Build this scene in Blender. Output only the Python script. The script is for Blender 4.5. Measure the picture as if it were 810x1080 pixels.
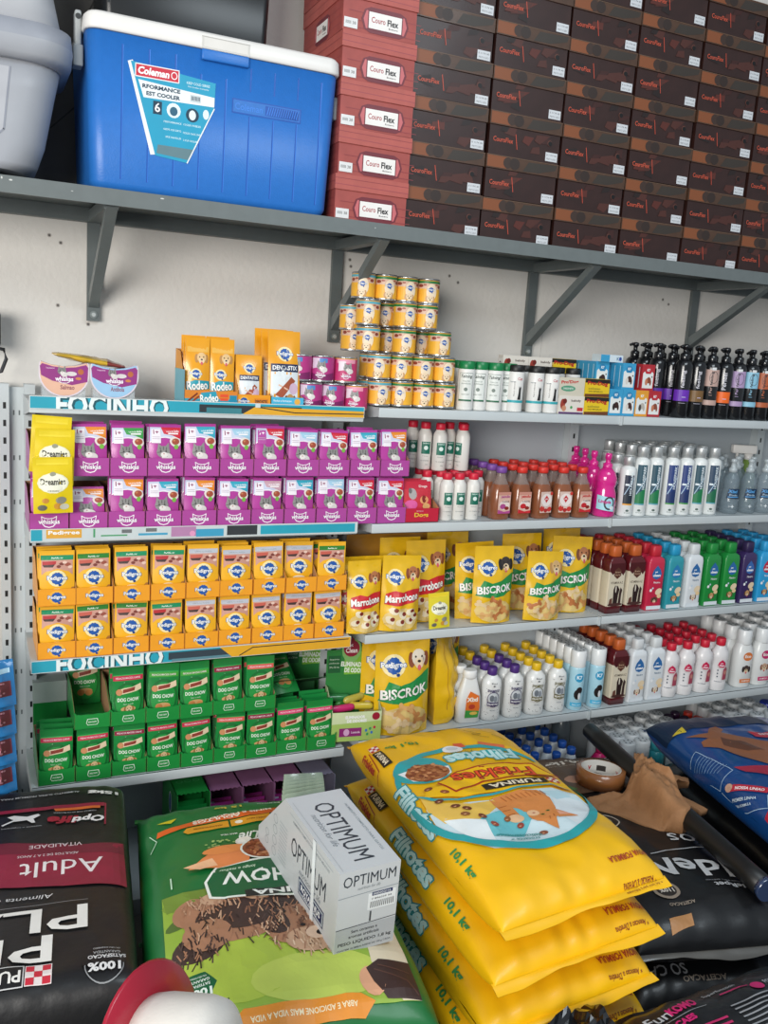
import bpy, math, random
from math import pi, sin, cos, tan, radians, sqrt, floor, atan2, hypot
from mathutils import Vector, Matrix, noise
from mathutils.geometry import tessellate_polygon
random.seed(7)
for o in list(bpy.data.objects): bpy.data.objects.remove(o)
SC = bpy.context.scene
COL = SC.collection
# ------------------------------------------------------------------ camera
EYE = 1.65
YAW, PITCH, ROLL, FPX = 0.4372, 0.17752, 0.06442, 950.2
cf = Vector((sin(YAW)*cos(PITCH), cos(YAW)*cos(PITCH), -sin(PITCH)))
cr = Vector((cos(YAW), -sin(YAW), 0)); cu_ = cr.cross(cf)
CR = cr*cos(ROLL)+cu_*sin(ROLL); CU = -cr*sin(ROLL)+cu_*cos(ROLL)
camd = bpy.data.cameras.new('camera'); cam = bpy.data.objects.new('camera', camd); COL.objects.link(cam)
camd.sensor_fit = 'HORIZONTAL'; camd.sensor_width = 36; camd.lens = 36*FPX/810; camd.clip_start = .02
mw = Matrix.Identity(4)
for i in range(3):
    mw[i][0] = CR[i]; mw[i][1] = CU[i]; mw[i][2] = -cf[i]
mw[2][3] = EYE
cam.matrix_world = mw
SC.camera = cam
# ------------------------------------------------------------------ light and exposure
SC.view_settings.view_transform = 'Standard'; SC.view_settings.look = 'None'
SC.view_settings.gamma = 1; SC.view_settings.use_curve_mapping = False
SC.view_settings.exposure = 0.13
W = bpy.data.worlds.new('world'); SC.world = W; W.use_nodes = True
W.node_tree.nodes['Background'].inputs[0].default_value = (.80, .90, 1.0, 1)
W.node_tree.nodes['Background'].inputs[1].default_value = .33
def area(name, loc, tgt, sx, sy, power, col):
    d = bpy.data.lights.new(name, 'AREA'); d.shape = 'RECTANGLE'; d.size = sx; d.size_y = sy
    d.energy = power; d.color = col
    o = bpy.data.objects.new(name, d); COL.objects.link(o); o.location = loc
    o.rotation_euler = (Vector(tgt)-Vector(loc)).to_track_quat('-Z', 'Y').to_euler()
    return o
area('shop_entrance_daylight', (-2.4, -1.6, 2.1), (0.9, 2.8, 1.2), 2.6, 1.7, 215, (1.0, .97, .92))
area('ceiling_light', (1.6, 0.2, 3.3), (1.6, 1.8, 0), 1.6, 1.0, 34, (.84, .94, 1.0))

def at(px, py, Y):
    d = cf*FPX + CR*(px-405) - CU*(py-540)
    p = Vector((0, 0, EYE)) + d*(Y/d.y)
    return p
def atz(px, py, Z):
    d = cf*FPX + CR*(px-405) - CU*(py-540)
    return Vector((0, 0, EYE)) + d*((Z-EYE)/d.z)
def pX(px, py, Y): return at(px, py, Y).x
# ------------------------------------------------------------------ materials
def lin(h):
    h = h.lstrip('#'); r = []
    for i in (0, 2, 4):
        c = int(h[i:i+2], 16)/255
        r.append(c/12.92 if c <= .04045 else ((c+.055)/1.055)**2.4)
    return (*r, 1)
_m = {}
def M(h, rough=.45, metal=0, coat=0, trans=0, var=0.06, vs=18, bump=0, bs=200, alpha=1):
    k = (h, rough, metal, coat, trans, var, vs, bump, bs, alpha)
    if k in _m: return _m[k]
    m = bpy.data.materials.new('m_'+h.strip('#')); m.use_nodes = True
    nt = m.node_tree; b = nt.nodes['Principled BSDF']
    c = lin(h); b.inputs['Roughness'].default_value = rough; b.inputs['Metallic'].default_value = metal
    b.inputs['Coat Weight'].default_value = coat; b.inputs['Coat Roughness'].default_value = .12
    b.inputs['Transmission Weight'].default_value = trans
    b.inputs['Alpha'].default_value = alpha
    b.inputs['Base Color'].default_value = c
    m.diffuse_color = c
    if var or bump:
        tc = nt.nodes.new('ShaderNodeTexCoord')
    if var:
        n = nt.nodes.new('ShaderNodeTexNoise'); n.inputs['Scale'].default_value = vs; n.inputs['Detail'].default_value = 3
        nt.links.new(tc.outputs['Object'], n.inputs['Vector'])
        mx = nt.nodes.new('ShaderNodeMix'); mx.data_type = 'RGBA'
        mx.inputs['A'].default_value = tuple(x*(1-var*2) for x in c[:3])+(1,)
        mx.inputs['B'].default_value = tuple(min(1, x*(1+var*2)) for x in c[:3])+(1,)
        nt.links.new(n.outputs['Fac'], mx.inputs['Factor']); nt.links.new(mx.outputs['Result'], b.inputs['Base Color'])
    if bump:
        n2 = nt.nodes.new('ShaderNodeTexNoise'); n2.inputs['Scale'].default_value = bs; n2.inputs['Detail'].default_value = 3
        nt.links.new(tc.outputs['Object'], n2.inputs['Vector'])
        bp = nt.nodes.new('ShaderNodeBump'); bp.inputs['Strength'].default_value = bump; bp.inputs['Distance'].default_value = .004
        nt.links.new(n2.outputs['Fac'], bp.inputs['Height']); nt.links.new(bp.outputs['Normal'], b.inputs['Normal'])
    _m[k] = m
    return m
def mm(x): return M(x) if isinstance(x, str) else x
# ------------------------------------------------------------------ mesh builder
class MB:
    def __init__(s): s.v = []; s.f = []; s.mi = []; s.sm = []; s.mats = []
    def _m(s, m):
        m = mm(m)
        if m not in s.mats: s.mats.append(m)
        return s.mats.index(m)
    def poly(s, pts, m, sm=False):
        b = len(s.v); s.v += [tuple(p) for p in pts]; s.f.append(list(range(b, b+len(pts)))); s.mi.append(s._m(m)); s.sm.append(sm); return s
    def raw(s, vs, fs, m, sm=False):
        b = len(s.v); s.v += [tuple(p) for p in vs]; k = s._m(m)
        for f in fs: s.f.append([b+i for i in f]); s.mi.append(k); s.sm.append(sm)
        return s
    def box(s, x0, x1, y0, y1, z0, z1, m, bev=0):
        if bev:
            e = bev
            prof = []
            ring = []
            cs = [(x1-e, y1-e, 0), (x0+e, y1-e, pi/2), (x0+e, y0+e, pi), (x1-e, y0+e, 1.5*pi)]
            def rg(z, r):
                o = []
                for cx, cy, a0 in cs:
                    for k in range(4):
                        a = a0+k*pi/6; o.append((cx+r*cos(a), cy+r*sin(a), z))
                return o
            rr = [rg(z0, e*.4), rg(z0+e*.3, e*.8), rg(z0+e, e), rg(z1-e, e), rg(z1-e*.3, e*.8), rg(z1, e*.4)]
            return s.loft(rr, m, sm=True)
        v = [(x, y, z) for z in (z0, z1) for x, y in ((x0, y0), (x1, y0), (x1, y1), (x0, y1))]
        return s.raw(v, [(3, 2, 1, 0), (4, 5, 6, 7), (0, 1, 5, 4), (1, 2, 6, 5), (2, 3, 7, 6), (3, 0, 4, 7)], m)
    def loft(s, rings, m, cap0=True, cap1=True, sm=True, closed=True):
        n = len(rings[0]); b = len(s.v)
        for r in rings: s.v += [tuple(p) for p in r]
        ms = m if isinstance(m, list) else [m]*(len(rings)-1)
        for i in range(len(rings)-1):
            k = s._m(ms[i])
            for j in range(n if closed else n-1):
                j2 = (j+1) % n
                s.f.append([b+i*n+j, b+i*n+j2, b+(i+1)*n+j2, b+(i+1)*n+j]); s.mi.append(k); s.sm.append(sm)
        if cap0: s.f.append([b+j for j in range(n)][::-1]); s.mi.append(s._m(ms[0])); s.sm.append(False)
        if cap1: s.f.append([b+(len(rings)-1)*n+j for j in range(n)]); s.mi.append(s._m(ms[-1])); s.sm.append(False)
        return s
    def lathe(s, prof, m, seg=20, n=2, sx=1, sy=1, cx=0, cy=0, cap0=True, cap1=True):
        """prof: (radius, z[, material]); superellipse cross-section with exponent n"""
        rings = []; ms = []
        for p in prof:
            r, z = p[0], p[1]; ring = []
            for k in range(seg):
                a = 2*pi*k/seg; c, d = cos(a), sin(a)
                e = 2/n
                x = (abs(c)**e)*(1 if c >= 0 else -1); y = (abs(d)**e)*(1 if d >= 0 else -1)
                ring.append((cx+r*sx*x, cy+r*sy*y, z))
            rings.append(ring); ms.append(p[2] if len(p) > 2 else m)
        return s.loft(rings, ms[1:], cap0, cap1)
    def tube(s, path, r, m, seg=10, rr=None):
        rings = []; path = [Vector(p) for p in path]
        for i, p in enumerate(path):
            t = (path[min(i+1, len(path)-1)]-path[max(i-1, 0)]).normalized()
            u = t.cross(Vector((0, 0, 1)))
            if u.length < .1: u = t.cross(Vector((0, 1, 0)))
            u.normalize(); w = t.cross(u)
            R = rr[i] if rr else r
            rings.append([p+u*(R*cos(2*pi*k/seg))+w*(R*sin(2*pi*k/seg)) for k in range(seg)])
        return s.loft(rings, m)
    def prism(s, pts, a0, a1, m, axis='x'):
        """pts in the plane (y,z) for axis x, (x,z) for axis y, (x,y) for axis z"""
        def P(p, a):
            return {'x': (a, p[0], p[1]), 'y': (p[0], a, p[1]), 'z': (p[0], p[1], a)}[axis]
        n = len(pts); b = len(s.v); s.v += [P(p, a0) for p in pts]+[P(p, a1) for p in pts]; k = s._m(m)
        for i in range(n):
            j = (i+1) % n; s.f.append([b+i, b+j, b+n+j, b+n+i]); s.mi.append(k); s.sm.append(False)
        tr = tessellate_polygon([[Vector((p[0], p[1], 0)) for p in pts]])
        for t in tr:
            s.f.append([b+i for i in t]); s.mi.append(k); s.sm.append(False)
            s.f.append([b+n+i for i in t]); s.mi.append(k); s.sm.append(False)
        return s
    def mesh(s, name):
        me = bpy.data.meshes.new(name); me.from_pydata(s.v, [], s.f)
        for m in s.mats: me.materials.append(m)
        me.polygons.foreach_set('material_index', s.mi); me.polygons.foreach_set('use_smooth', s.sm)
        me.update(); return me
# ------------------------------------------------------------------ flat artwork laid on surfaces
_txt = {}
def textpolys(t, bold):
    k = (t, bold)
    if k in _txt: return _txt[k]
    cu = bpy.data.curves.new('t', 'FONT'); cu.body = t; cu.size = 1; cu.offset = bold; cu.resolution_u = 2
    ob = bpy.data.objects.new('t', cu); COL.objects.link(ob)
    dg = bpy.context.evaluated_depsgraph_get(); ev = ob.evaluated_get(dg); me = ev.to_mesh()
    vs = [(v.co.x, v.co.y) for v in me.vertices]; ps = [[vs[i] for i in p.vertices] for p in me.polygons]
    ev.to_mesh_clear(); bpy.data.objects.remove(ob); bpy.data.curves.remove(cu)
    if vs:
        x0 = min(v[0] for v in vs); x1 = max(v[0] for v in vs); y0 = min(v[1] for v in vs); y1 = max(v[1] for v in vs)
    else: x0 = y0 = 0; x1 = y1 = 1
    _txt[k] = (ps, x0, x1, y0, y1); return _txt[k]
def _clip(poly, ax, val, keep_lo):
    out = []; n = len(poly)
    for i in range(n):
        a = poly[i]; b = poly[(i+1) % n]
        ia = (a[ax] <= val) if keep_lo else (a[ax] >= val); ib = (b[ax] <= val) if keep_lo else (b[ax] >= val)
        if ia: out.append(a)
        if ia != ib:
            t = (val-a[ax])/(b[ax]-a[ax]); out.append((a[0]+t*(b[0]-a[0]), a[1]+t*(b[1]-a[1])))
    return out
def _slice(poly, ax, d):
    lo = min(p[ax] for p in poly); hi = max(p[ax] for p in poly)
    k0 = floor(lo/d+1e-6); k1 = floor(hi/d-1e-6)
    if k0 >= k1: return [poly]
    out = []
    for k in range(k0, k1+1):
        p = poly
        if k > k0: p = _clip(p, ax, k*d, False)
        if k < k1 and len(p) > 2: p = _clip(p, ax, (k+1)*d, True)
        if len(p) > 2: out.append(p)
    return out
def shapes(it):
    k = it[0]
    if k == 'r': x0, y0, x1, y1 = it[2:6]; return [[(x0, y0), (x1, y0), (x1, y1), (x0, y1)]]
    if k == 'e':
        cx, cy, rx, ry = it[2:6]; n = it[6] if len(it) > 6 else 14; ro = it[7] if len(it) > 7 else 0
        pts = []
        for i in range(n):
            a = 2*pi*i/n; x = rx*cos(a); y = ry*sin(a); pts.append((cx+x*cos(ro)-y*sin(ro), cy+x*sin(ro)+y*cos(ro)))
        return [pts]
    if k == 'p':
        pts = it[2]; tr = tessellate_polygon([[Vector((p[0], p[1], 0)) for p in pts]])
        return [[pts[i] for i in t] for t in tr]
    if k == 'l':
        pts = it[2]; w = it[3]/2; out = []
        for a, b in zip(pts, pts[1:]):
            dx, dy = b[0]-a[0], b[1]-a[1]; L = hypot(dx, dy) or 1; nx, ny = -dy/L*w, dx/L*w; ex, ey = dx/L*w*.5, dy/L*w*.5
            out.append([(a[0]+nx-ex, a[1]+ny-ey), (a[0]-nx-ex, a[1]-ny-ey), (b[0]-nx+ex, b[1]-ny+ey), (b[0]+nx+ex, b[1]+ny+ey)])
        return out
    if k == 'o':
        cx, cy, rx, ry, w = it[2:7]; n = 28; out = []
        for i in range(n):
            a = 2*pi*i/n; b = 2*pi*(i+1)/n
            out.append([(cx+rx*cos(a), cy+ry*sin(a)), (cx+rx*cos(b), cy+ry*sin(b)), (cx+(rx-w)*cos(b), cy+(ry-w)*sin(b)), (cx+(rx-w)*cos(a), cy+(ry-w)*sin(a))])
        return out
    if k == 't':
        d = dict(it[6]) if len(it) > 6 else {}
        t, cx, cy = it[2], it[3], it[4]; h = it[5]; ps, x0, x1, y0, y1 = textpolys(t, d.get('b', .012))
        hh = (y1-y0) or 1; s = h/hh; sx = s; w = (x1-x0)*s
        if 'w' in d: sx = s*d['w']/w
        elif 'mw' in d and w > d['mw']: sx = s*d['mw']/w
        ro = d.get('r', 0); sh = d.get('sh', 0); out = []
        mx, my = (x0+x1)/2, (y0+y1)/2
        for p in ps:
            q = []
            for x, y in p:
                X = (x-mx)*sx; Y = (y-my)*s; X += sh*Y
                q.append((cx+X*cos(ro)-Y*sin(ro), cy+X*sin(ro)+Y*cos(ro)))
            out.append(q)
        return out
    return []
def art(mb, items, S, du=None, dv=None, eps=.00025, o0=.0004, clip=None, sm=False):
    """each shape lies just above whatever earlier shape it overlaps"""
    done = []
    for it in items:
        if it is None: continue
        sh = shapes(it)
        if not sh: continue
        xs = [q[0] for p in sh for q in p]; ys = [q[1] for p in sh for q in p]
        b = (min(xs), min(ys), max(xs), max(ys)); lv = 0
        for c, k in done:
            if k >= lv and b[0] < c[2] and b[2] > c[0] and b[1] < c[3] and b[3] > c[1]: lv = k+1
        done.append((b, lv)); o = o0+lv*eps
        for p in sh:
            if clip:
                for ax, lo, hi in ((0, clip[0], clip[2]), (1, clip[1], clip[3])):
                    if len(p) > 2: p = _clip(p, ax, lo, False)
                    if len(p) > 2: p = _clip(p, ax, hi, True)
                if len(p) < 3: continue
            ps = _slice(p, 0, du) if du else [p]
            if dv: ps = [q for r in ps for q in _slice(r, 1, dv)]
            for q in ps: mb.poly([S(u, v, o) for u, v in q], it[1], sm)
    return mb
def flat(x0=0, y0=0, z0=0, s=1): return lambda u, v, o: (x0+u*s, y0-o, z0+v*s)
def flatR(x0, y0, z0): return lambda u, v, o: (x0+o, y0+u, z0+v)        # facing +x
def flatL(x0, y0, z0): return lambda u, v, o: (x0-o, y0-u, z0+v)        # facing -x
def top(x0, y0, z0): return lambda u, v, o: (x0+u, y0+v, z0+o)
def cyl(R, z0=0): return lambda u, v, o: ((R+o)*sin(u/R), -(R+o)*cos(u/R), z0+v)
# ------------------------------------------------------------------ objects
ALL = []
def thing(name, label, cat, loc=(0, 0, 0), rz=0, group=None, me=None, kind=None):
    o = bpy.data.objects.new(name, me); COL.objects.link(o); o.location = loc
    o.rotation_euler = (0, 0, rz) if not isinstance(rz, tuple) else rz
    if label: o['label'] = label
    if cat: o['category'] = cat
    if group: o['group'] = group
    if kind: o['kind'] = kind
    ALL.append(o); return o
def part(name, mb, parent, label=None):
    me = mb.mesh(name) if isinstance(mb, MB) else mb
    o = bpy.data.objects.new(name, me); COL.objects.link(o); o.parent = parent
    if label: o['label'] = label
    return o
def struct(name, mb):
    o = bpy.data.objects.new(name, mb.mesh(name)); COL.objects.link(o); o['kind'] = 'structure'; return o
def tpl(*parts):
    """list of (name, MB or None, ...) -> meshes; a tuple (name, mb, [(sub, mb)])"""
    out = []
    for p in parts:
        if p is None or p[1] is None: continue
        out.append((p[0], p[1].mesh(p[0]), [(q[0], q[1].mesh(q[0])) for q in (p[2] if len(p) > 2 else [])]))
    return out
def spawn(t, name, loc, label, cat, group=None, rz=0, only=None, sc=None):
    e = thing(name, label, cat, loc, rz, group)
    if sc: e.scale = sc if isinstance(sc, tuple) else (sc, sc, sc)
    for pn, me, subs in t:
        if only and pn not in only: continue
        o = part(pn, me, e)
        for sn, sm in subs: part(sn, sm, o)
    return e
ORD = ['front', 'second', 'third', 'fourth', 'fifth', 'sixth', 'seventh', 'eighth', 'ninth', 'tenth', 'eleventh', 'twelfth']
def nth(i): return ['first', 'second', 'third', 'fourth', 'fifth', 'sixth', 'seventh', 'eighth', 'ninth', 'tenth', 'eleventh', 'twelfth'][i]
# ------------------------------------------------------------------ small drawings
def cat(cx, cy, s, c='#8c8a88', d='#5c5a5a'):
    return [('p', c, [(cx-.9*s, cy+.2*s), (cx-.75*s, cy+1.25*s), (cx-.2*s, cy+.7*s)]), ('p', c, [(cx+.9*s, cy+.2*s), (cx+.8*s, cy+1.35*s), (cx+.2*s, cy+.7*s)]),
            ('e', c, cx, cy, s, .85*s), ('e', '#d9d3d0', cx+.55*s, cy-.75*s, .8*s, .6*s), ('e', '#e6e0dc', cx+.1*s, cy-.4*s, .5*s, .38*s),
            ('l', d, [(cx-.5*s, cy+.65*s), (cx-.4*s, cy+.25*s)], .12*s), ('l', d, [(cx, cy+.75*s), (cx, cy+.3*s)], .12*s), ('l', d, [(cx+.45*s, cy+.65*s), (cx+.4*s, cy+.25*s)], .12*s),
            ('e', '#2f2c2a', cx-.38*s, cy+.08*s, .14*s, .1*s, 8), ('e', '#2f2c2a', cx+.4*s, cy+.08*s, .14*s, .1*s, 8), ('e', '#b0706c', cx+.08*s, cy-.28*s, .12*s, .08*s, 6),
            ('l', d, [(cx-.9*s, cy-.1*s), (cx-.45*s, cy-.05*s)], .09*s)]
def dog(cx, cy, s, c='#c98a4e', e='#8a5526', tongue=True):
    r = [('e', e, cx-.85*s, cy+.05*s, .35*s, .75*s), ('e', e, cx+.85*s, cy+.05*s, .35*s, .75*s), ('e', c, cx, cy+.2*s, .8*s, .85*s),
         ('e', '#ecd2ac', cx, cy-.35*s, .5*s, .5*s), ('e', '#1b1512', cx, cy-.12*s, .2*s, .14*s, 8), ('e', '#241a14', cx-.35*s, cy+.32*s, .11*s, .11*s, 8), ('e', '#241a14', cx+.35*s, cy+.32*s, .11*s, .11*s, 8)]
    if tongue: r.append(('e', '#d8606a', cx, cy-.75*s, .2*s, .3*s, 8))
    return r
def pedlogo(cx, cy, s, halo='#f5e2a8', blue='#1f57a8'):
    st = []
    for i in range(24):
        a = 2*pi*i/24; r = s*(.88 if i % 2 else .80); st.append((cx+r*cos(a), cy+r*.98*sin(a)))
    return [('e', halo, cx, cy, s*1.22, s*1.12, 18) if halo else None, ('p', blue, st), ('e', '#16407f', cx+.35*s, cy-.9*s, .22*s, .18*s, 6),
            ('t', '#3a5f94', 'Pedigree', cx, cy, s*.84, {'w': s*2.75, 'b': .07}), ('t', '#f4f4f2', 'Pedigree', cx, cy, s*.70, {'w': s*2.6, 'b': .025})]
def whisklogo(cx, cy, s, c='#f6eef4'):
    return [('l', c, [(cx-.75*s, cy-.1*s), (cx-.85*s, cy+.62*s), (cx-.45*s, cy+.4*s), (cx, cy+.34*s), (cx+.45*s, cy+.4*s), (cx+.85*s, cy+.62*s), (cx+.75*s, cy-.1*s)], .09*s),
            ('l', c, [(cx-.7*s, cy-.3*s), (cx-.45*s, cy-.58*s), (cx, cy-.7*s), (cx+.45*s, cy-.58*s), (cx+.7*s, cy-.3*s)], .12*s),
            ('t', '#8a2a7c', 'whiskas', cx, cy, s*.62, {'w': s*2.5, 'b': .06}), ('t', c, 'whiskas', cx, cy, s*.56, {'w': s*2.4, 'b': .03})]
# ------------------------------------------------------------------ builders of shapes that come in numbers
def pouchS(w, h, t, base=.25, topf=.12, tap=.05, wr=.0012, seed=0):
    def b(U, V):
        if V > 1-topf: f = 0
        else:
            q = V/(1-topf); f = (sin(pi*min(1, max(0, q)))**.65)*(1-base*.4)+base*(1-q)
        return max(0, 1-abs(U)**2.6)*f
    def S(u, v, o):
        U = max(-1, min(1, 2*u/w)); V = max(0, min(1, v/h)); bb = b(U, V)
        wv = wr*(noise.noise(Vector((u*38+seed, v*22, seed*1.7))))*(.4+bb)
        return (u*(1-tap*bb), -(t/2*bb+.001+wv)-o, v)
    S.w = w; S.h = h; return S
def pouch_mb(w, h, t, base_m, items, **k):
    S = pouchS(w, h, t, **k); nu, nv = (8, 10) if t < .03 else (16, 24); mb = MB()
    def G(sgn):
        vs = []; fs = []
        for j in range(nv+1):
            for i in range(nu+1):
                p = S(-w/2+w*i/nu, h*j/nv, 0); vs.append((p[0], p[1]*sgn, p[2]))
        for j in range(nv):
            for i in range(nu):
                a = j*(nu+1)+i; q = [a, a+1, a+nu+2, a+nu+1]; fs.append(q if sgn > 0 else q[::-1])
        mb.raw(vs, fs, base_m, True)
    G(1); G(-1)
    # thin rim that closes front and back
    e = [(-w/2+w*i/nu, 0) for i in range(nu+1)]+[(w/2, h*j/nv) for j in range(1, nv+1)]+[(w/2-w*i/nu, h) for i in range(1, nu+1)]+[(-w/2, h-h*j/nv) for j in range(1, nv)]
    for a, b2 in zip(e, e[1:]+e[:1]):
        p = S(a[0], a[1], 0); q = S(b2[0], b2[1], 0)
        mb.poly([p, q, (q[0], -q[1], q[2]), (p[0], -p[1], p[2])], base_m)
    art(mb, items, S, du=w/nu, dv=h/nv, o0=.0006 if t < .03 else .0014, clip=(-w/2, 0, w/2, h))
    return mb
def tray_parts(w, d, hl, hb, mo, mi, lipart, scallop=0, th=.0014):
    mb = MB(); x = w/2
    mb.box(-x, x, 0, d, 0, th, mo)
    if scallop:
        pts = [(-x, 0), (x, 0), (x, hl+scallop)]+[(x*cos(pi*k/8)*.86, hl-scallop*.2*sin(pi*k/8)+scallop*.15*(k % 2)) for k in range(9)]+[(-x, hl+scallop)]
    else: pts = [(-x, 0), (x, 0), (x, hl), (-x, hl)]
    mb.prism(pts, 0, th, mo, 'y')
    side = [(0, 0), (0, hl), (d*.25, hl+(hb-hl)*.45), (d*.55, hb*.96), (d, hb), (d, 0)]
    mb.prism(side, -x, -x+th*.5, mo); mb.prism(side, -x+th*.5, -x+th, mi); mb.prism(side, x-th, x-th*.5, mi); mb.prism(side, x-th*.5, x, mo)
    mb.box(-x, x, d-th, d, 0, hb, mi)
    lp = MB(); art(lp, lipart, flat(0, -.0002, 0))
    return mb, lp
def bottle_t(prof, bm, capprof, cm, label=None, S=None, n=2, sx=1, sy=1, capn=2, csx=1, csy=1, du=.006, dv=None, seg=20, capart=None):
    b = MB(); b.lathe(prof, bm, seg, n, sx, sy)
    c = MB(); c.lathe(capprof, cm, 16 if capn == 2 else 20, capn, csx, csy)
    if capart: capart(c)
    l = None
    if label: l = MB(); art(l, label, S or cyl(max(p[0] for p in prof)*1.003), du=du, dv=dv)
    return tpl(('body', b), ('cap', c), ('label', l) if l else None)
def carton_t(w, d, h, base, items, side=None, topitems=None):
    mb = MB(); mb.box(-w/2, w/2, 0, d, 0, h, base)
    for z in (h,):
        mb.box(-w/2+.001, w/2-.001, .001, d-.001, z, z+.0006, base)
    pr = MB(); art(pr, items, flat(0, 0, 0), clip=(-w/2, 0, w/2, h))
    if side: art(pr, side, flatL(-w/2, d/2, 0), clip=(-d/2, 0, d/2, h))
    return tpl(('carton', mb), ('printed_label', pr))
# ================================================================== SETTING
mb = MB()
art(mb, [('r', M('#d6d2cc', .85, var=.03, vs=3, bump=.45, bs=55), -2.5, 0, 6.5, 3.6)], flat(0, 2.85, 0), o0=0)
holes = []
for q in [(52, 248), (64, 256), (61, 322), (369, 274), (370, 281), (474, 291), (483, 298), (699, 316), (705, 321), (93, 342), (100, 210)]:
    p = at(q[0], q[1], 2.85); holes += [('e', '#a39d97', p.x, p.z, .006, .006, 8), ('e', '#3c3a38', p.x, p.z, .003, .003, 6)]
art(mb, holes, flat(0, 2.85, 0))
art(mb, [('l', '#b5b1aa', [(1.93, 1.75), (1.925, 1.45)], .0015)], flat(0, 2.85, 0))
struct('wall_back', mb)
mb = MB(); mb.poly([(-2.5, -2, 0), (6.5, -2, 0), (6.5, 2.85, 0), (-2.5, 2.85, 0)], M('#4b4a48', .6, var=.08)); struct('floor', mb)

# ================================================================== METAL WALL SHELF
STEEL = M('#6d7474', .42, .15, var=.05, vs=30); STEELD = M('#636a6a', .45, .15, var=.06, vs=25)
sh = thing('wall_shelf', 'long grey painted steel shelf on diagonal brackets carrying the cooler and shoe boxes', 'shelf', (0, 2.45, 1.965))
mb = MB(); mb.box(-1.0, 4.0, 0, .004, 0, .04, STEEL); mb.box(-1.0, 4.0, .004, .04, .036, .04, STEEL)
art(mb, [('e', '#c9cbc8', .10, .03, .004, .002), ('e', '#c9cbc8', .08, .033, .002, .003), ('e', '#c9cbc8', .46, .031, .005, .0015), ('e', '#b9bbb8', .24, .022, .003, .001), ('e', '#c9cbc8', 1.06, .025, .002, .001)], flat())
part('front_edge', mb, sh)
mb = MB(); mb.box(-1.0, 4.0, .04, .395, .032, .036, STEELD); part('deck', mb, sh)
mb = MB(); mb.box(-1.0, 4.0, .365, .398, -.006, .032, STEELD); part('rear_beam', mb, sh)
def bracket(x, zf, tag):
    b = thing('shelf_bracket', tag, 'bracket', (x, 2.847, zf), 0, 'diagonal brackets under the steel shelf')
    w = .036; H = 1.958-zf
    mb = MB(); mb.box(-w/2, w/2, -.016, 0, 0, H, STEELD); part('post', mb, b)
    mb = MB(); mb.box(-w/2, w/2, -.37, -.016, H, H+.03, STEEL); part('arm', mb, b)
    mb = MB(); z0 = .05; mb.prism([(-.016, z0-.012), (-.016, z0+.028), (-.345, H+.002), (-.385, H+.002)], -w/2+.004, w/2-.004, STEEL); part('brace', mb, b)
    mb = MB()
    for r, t, c in ((.011, .004, '#8d9492'), (.006, .008, '#c8ccca')):
        rings = [[(r*cos(2*pi*k/12), -.016-q, .018+r*sin(2*pi*k/12)) for k in range(12)] for q in (0, t)]
        mb.loft(rings, M(c, .35, .6))
    part('bolt', mb, b)
bracket(.338, 1.68, 'grey steel bracket under the shelf below the blue cooler')
bracket(1.10, 1.665, 'grey steel bracket whose brace crosses in front of the top cans')
bracket(1.86, 1.66, 'grey steel bracket above the white talc bottles')
bracket(2.625, 1.70, 'grey steel bracket behind the black pump bottles')

# ================================================================== COOLER
BLUE = M('#2870c2', .38, var=.04, vs=60, bump=.12, bs=260)
WHT = M('#e9e6e2', .4, var=.02)
ck = thing('cooler', 'large blue hard cooler with a white lid on the steel shelf', 'cooler', (.604, 2.475, 2.005))
def rrect(x0, x1, y0, y1, z, r, n=5, tx=0):
    out = []
    for cx, cy, a0 in ((x1-r, y1-r, 0), (x0+r, y1-r, pi/2), (x0+r, y0+r, pi), (x1-r, y0+r, 1.5*pi)):
        for k in range(n): a = a0+k*pi/2/(n-1); out.append((cx+r*cos(a), cy+r*sin(a), z))
    return out
mb = MB(); rg = []
for z, e in ((0, .02), (.006, .006), (.02, 0), (.37, -.012)):
    rg.append(rrect(-.318+e, .318-e, e, .34-e, z, .035 if e < .01 else .02))
mb.loft(rg, BLUE)
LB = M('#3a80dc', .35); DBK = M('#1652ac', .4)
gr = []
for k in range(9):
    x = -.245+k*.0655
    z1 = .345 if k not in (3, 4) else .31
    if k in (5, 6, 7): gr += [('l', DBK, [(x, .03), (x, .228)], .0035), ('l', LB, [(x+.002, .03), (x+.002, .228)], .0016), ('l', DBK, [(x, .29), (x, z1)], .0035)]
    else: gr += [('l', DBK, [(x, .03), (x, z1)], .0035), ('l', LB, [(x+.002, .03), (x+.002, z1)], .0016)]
S0 = lambda u, v, o: (u, -(v-.02)*.034-o if v > .02 else -o, v)
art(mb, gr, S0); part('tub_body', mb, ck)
mb = MB(); mb.loft([rrect(-.333, .333, -.016, .355, .371, .035), rrect(-.336, .336, -.018, .357, .376, .035), rrect(-.334, .334, -.017, .356, .405, .035), rrect(-.326, .326, -.010, .35, .413, .03)], WHT)
art(mb, [('r', '#cfccc6', -.05, .372, .075, .40), ('r', '#dedad4', -.045, .376, .07, .398), ('l', '#b3afa9', [(-.05, .40), (.075, .40)], .002)], flat(0, -.018, 0))
part('lid', mb, ck, 'white lid')
mb = MB(); mb.box(-.05, .075, -.02, -.008, .345, .371, BLUE, .004); part('latch_lip', mb, ck)
mb = MB()
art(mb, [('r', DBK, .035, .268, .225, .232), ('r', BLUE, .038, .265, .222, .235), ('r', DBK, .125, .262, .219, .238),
  ('t', LB, 'Coleman', .08, .25, .017, {'w': .075})]+[('l', LB, [(.13+i*.0062, .24), (.135+i*.0062, .26)], .0022) for i in range(14)], S0, o0=.0006); part('embossed_badge', mb, ck)
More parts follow.
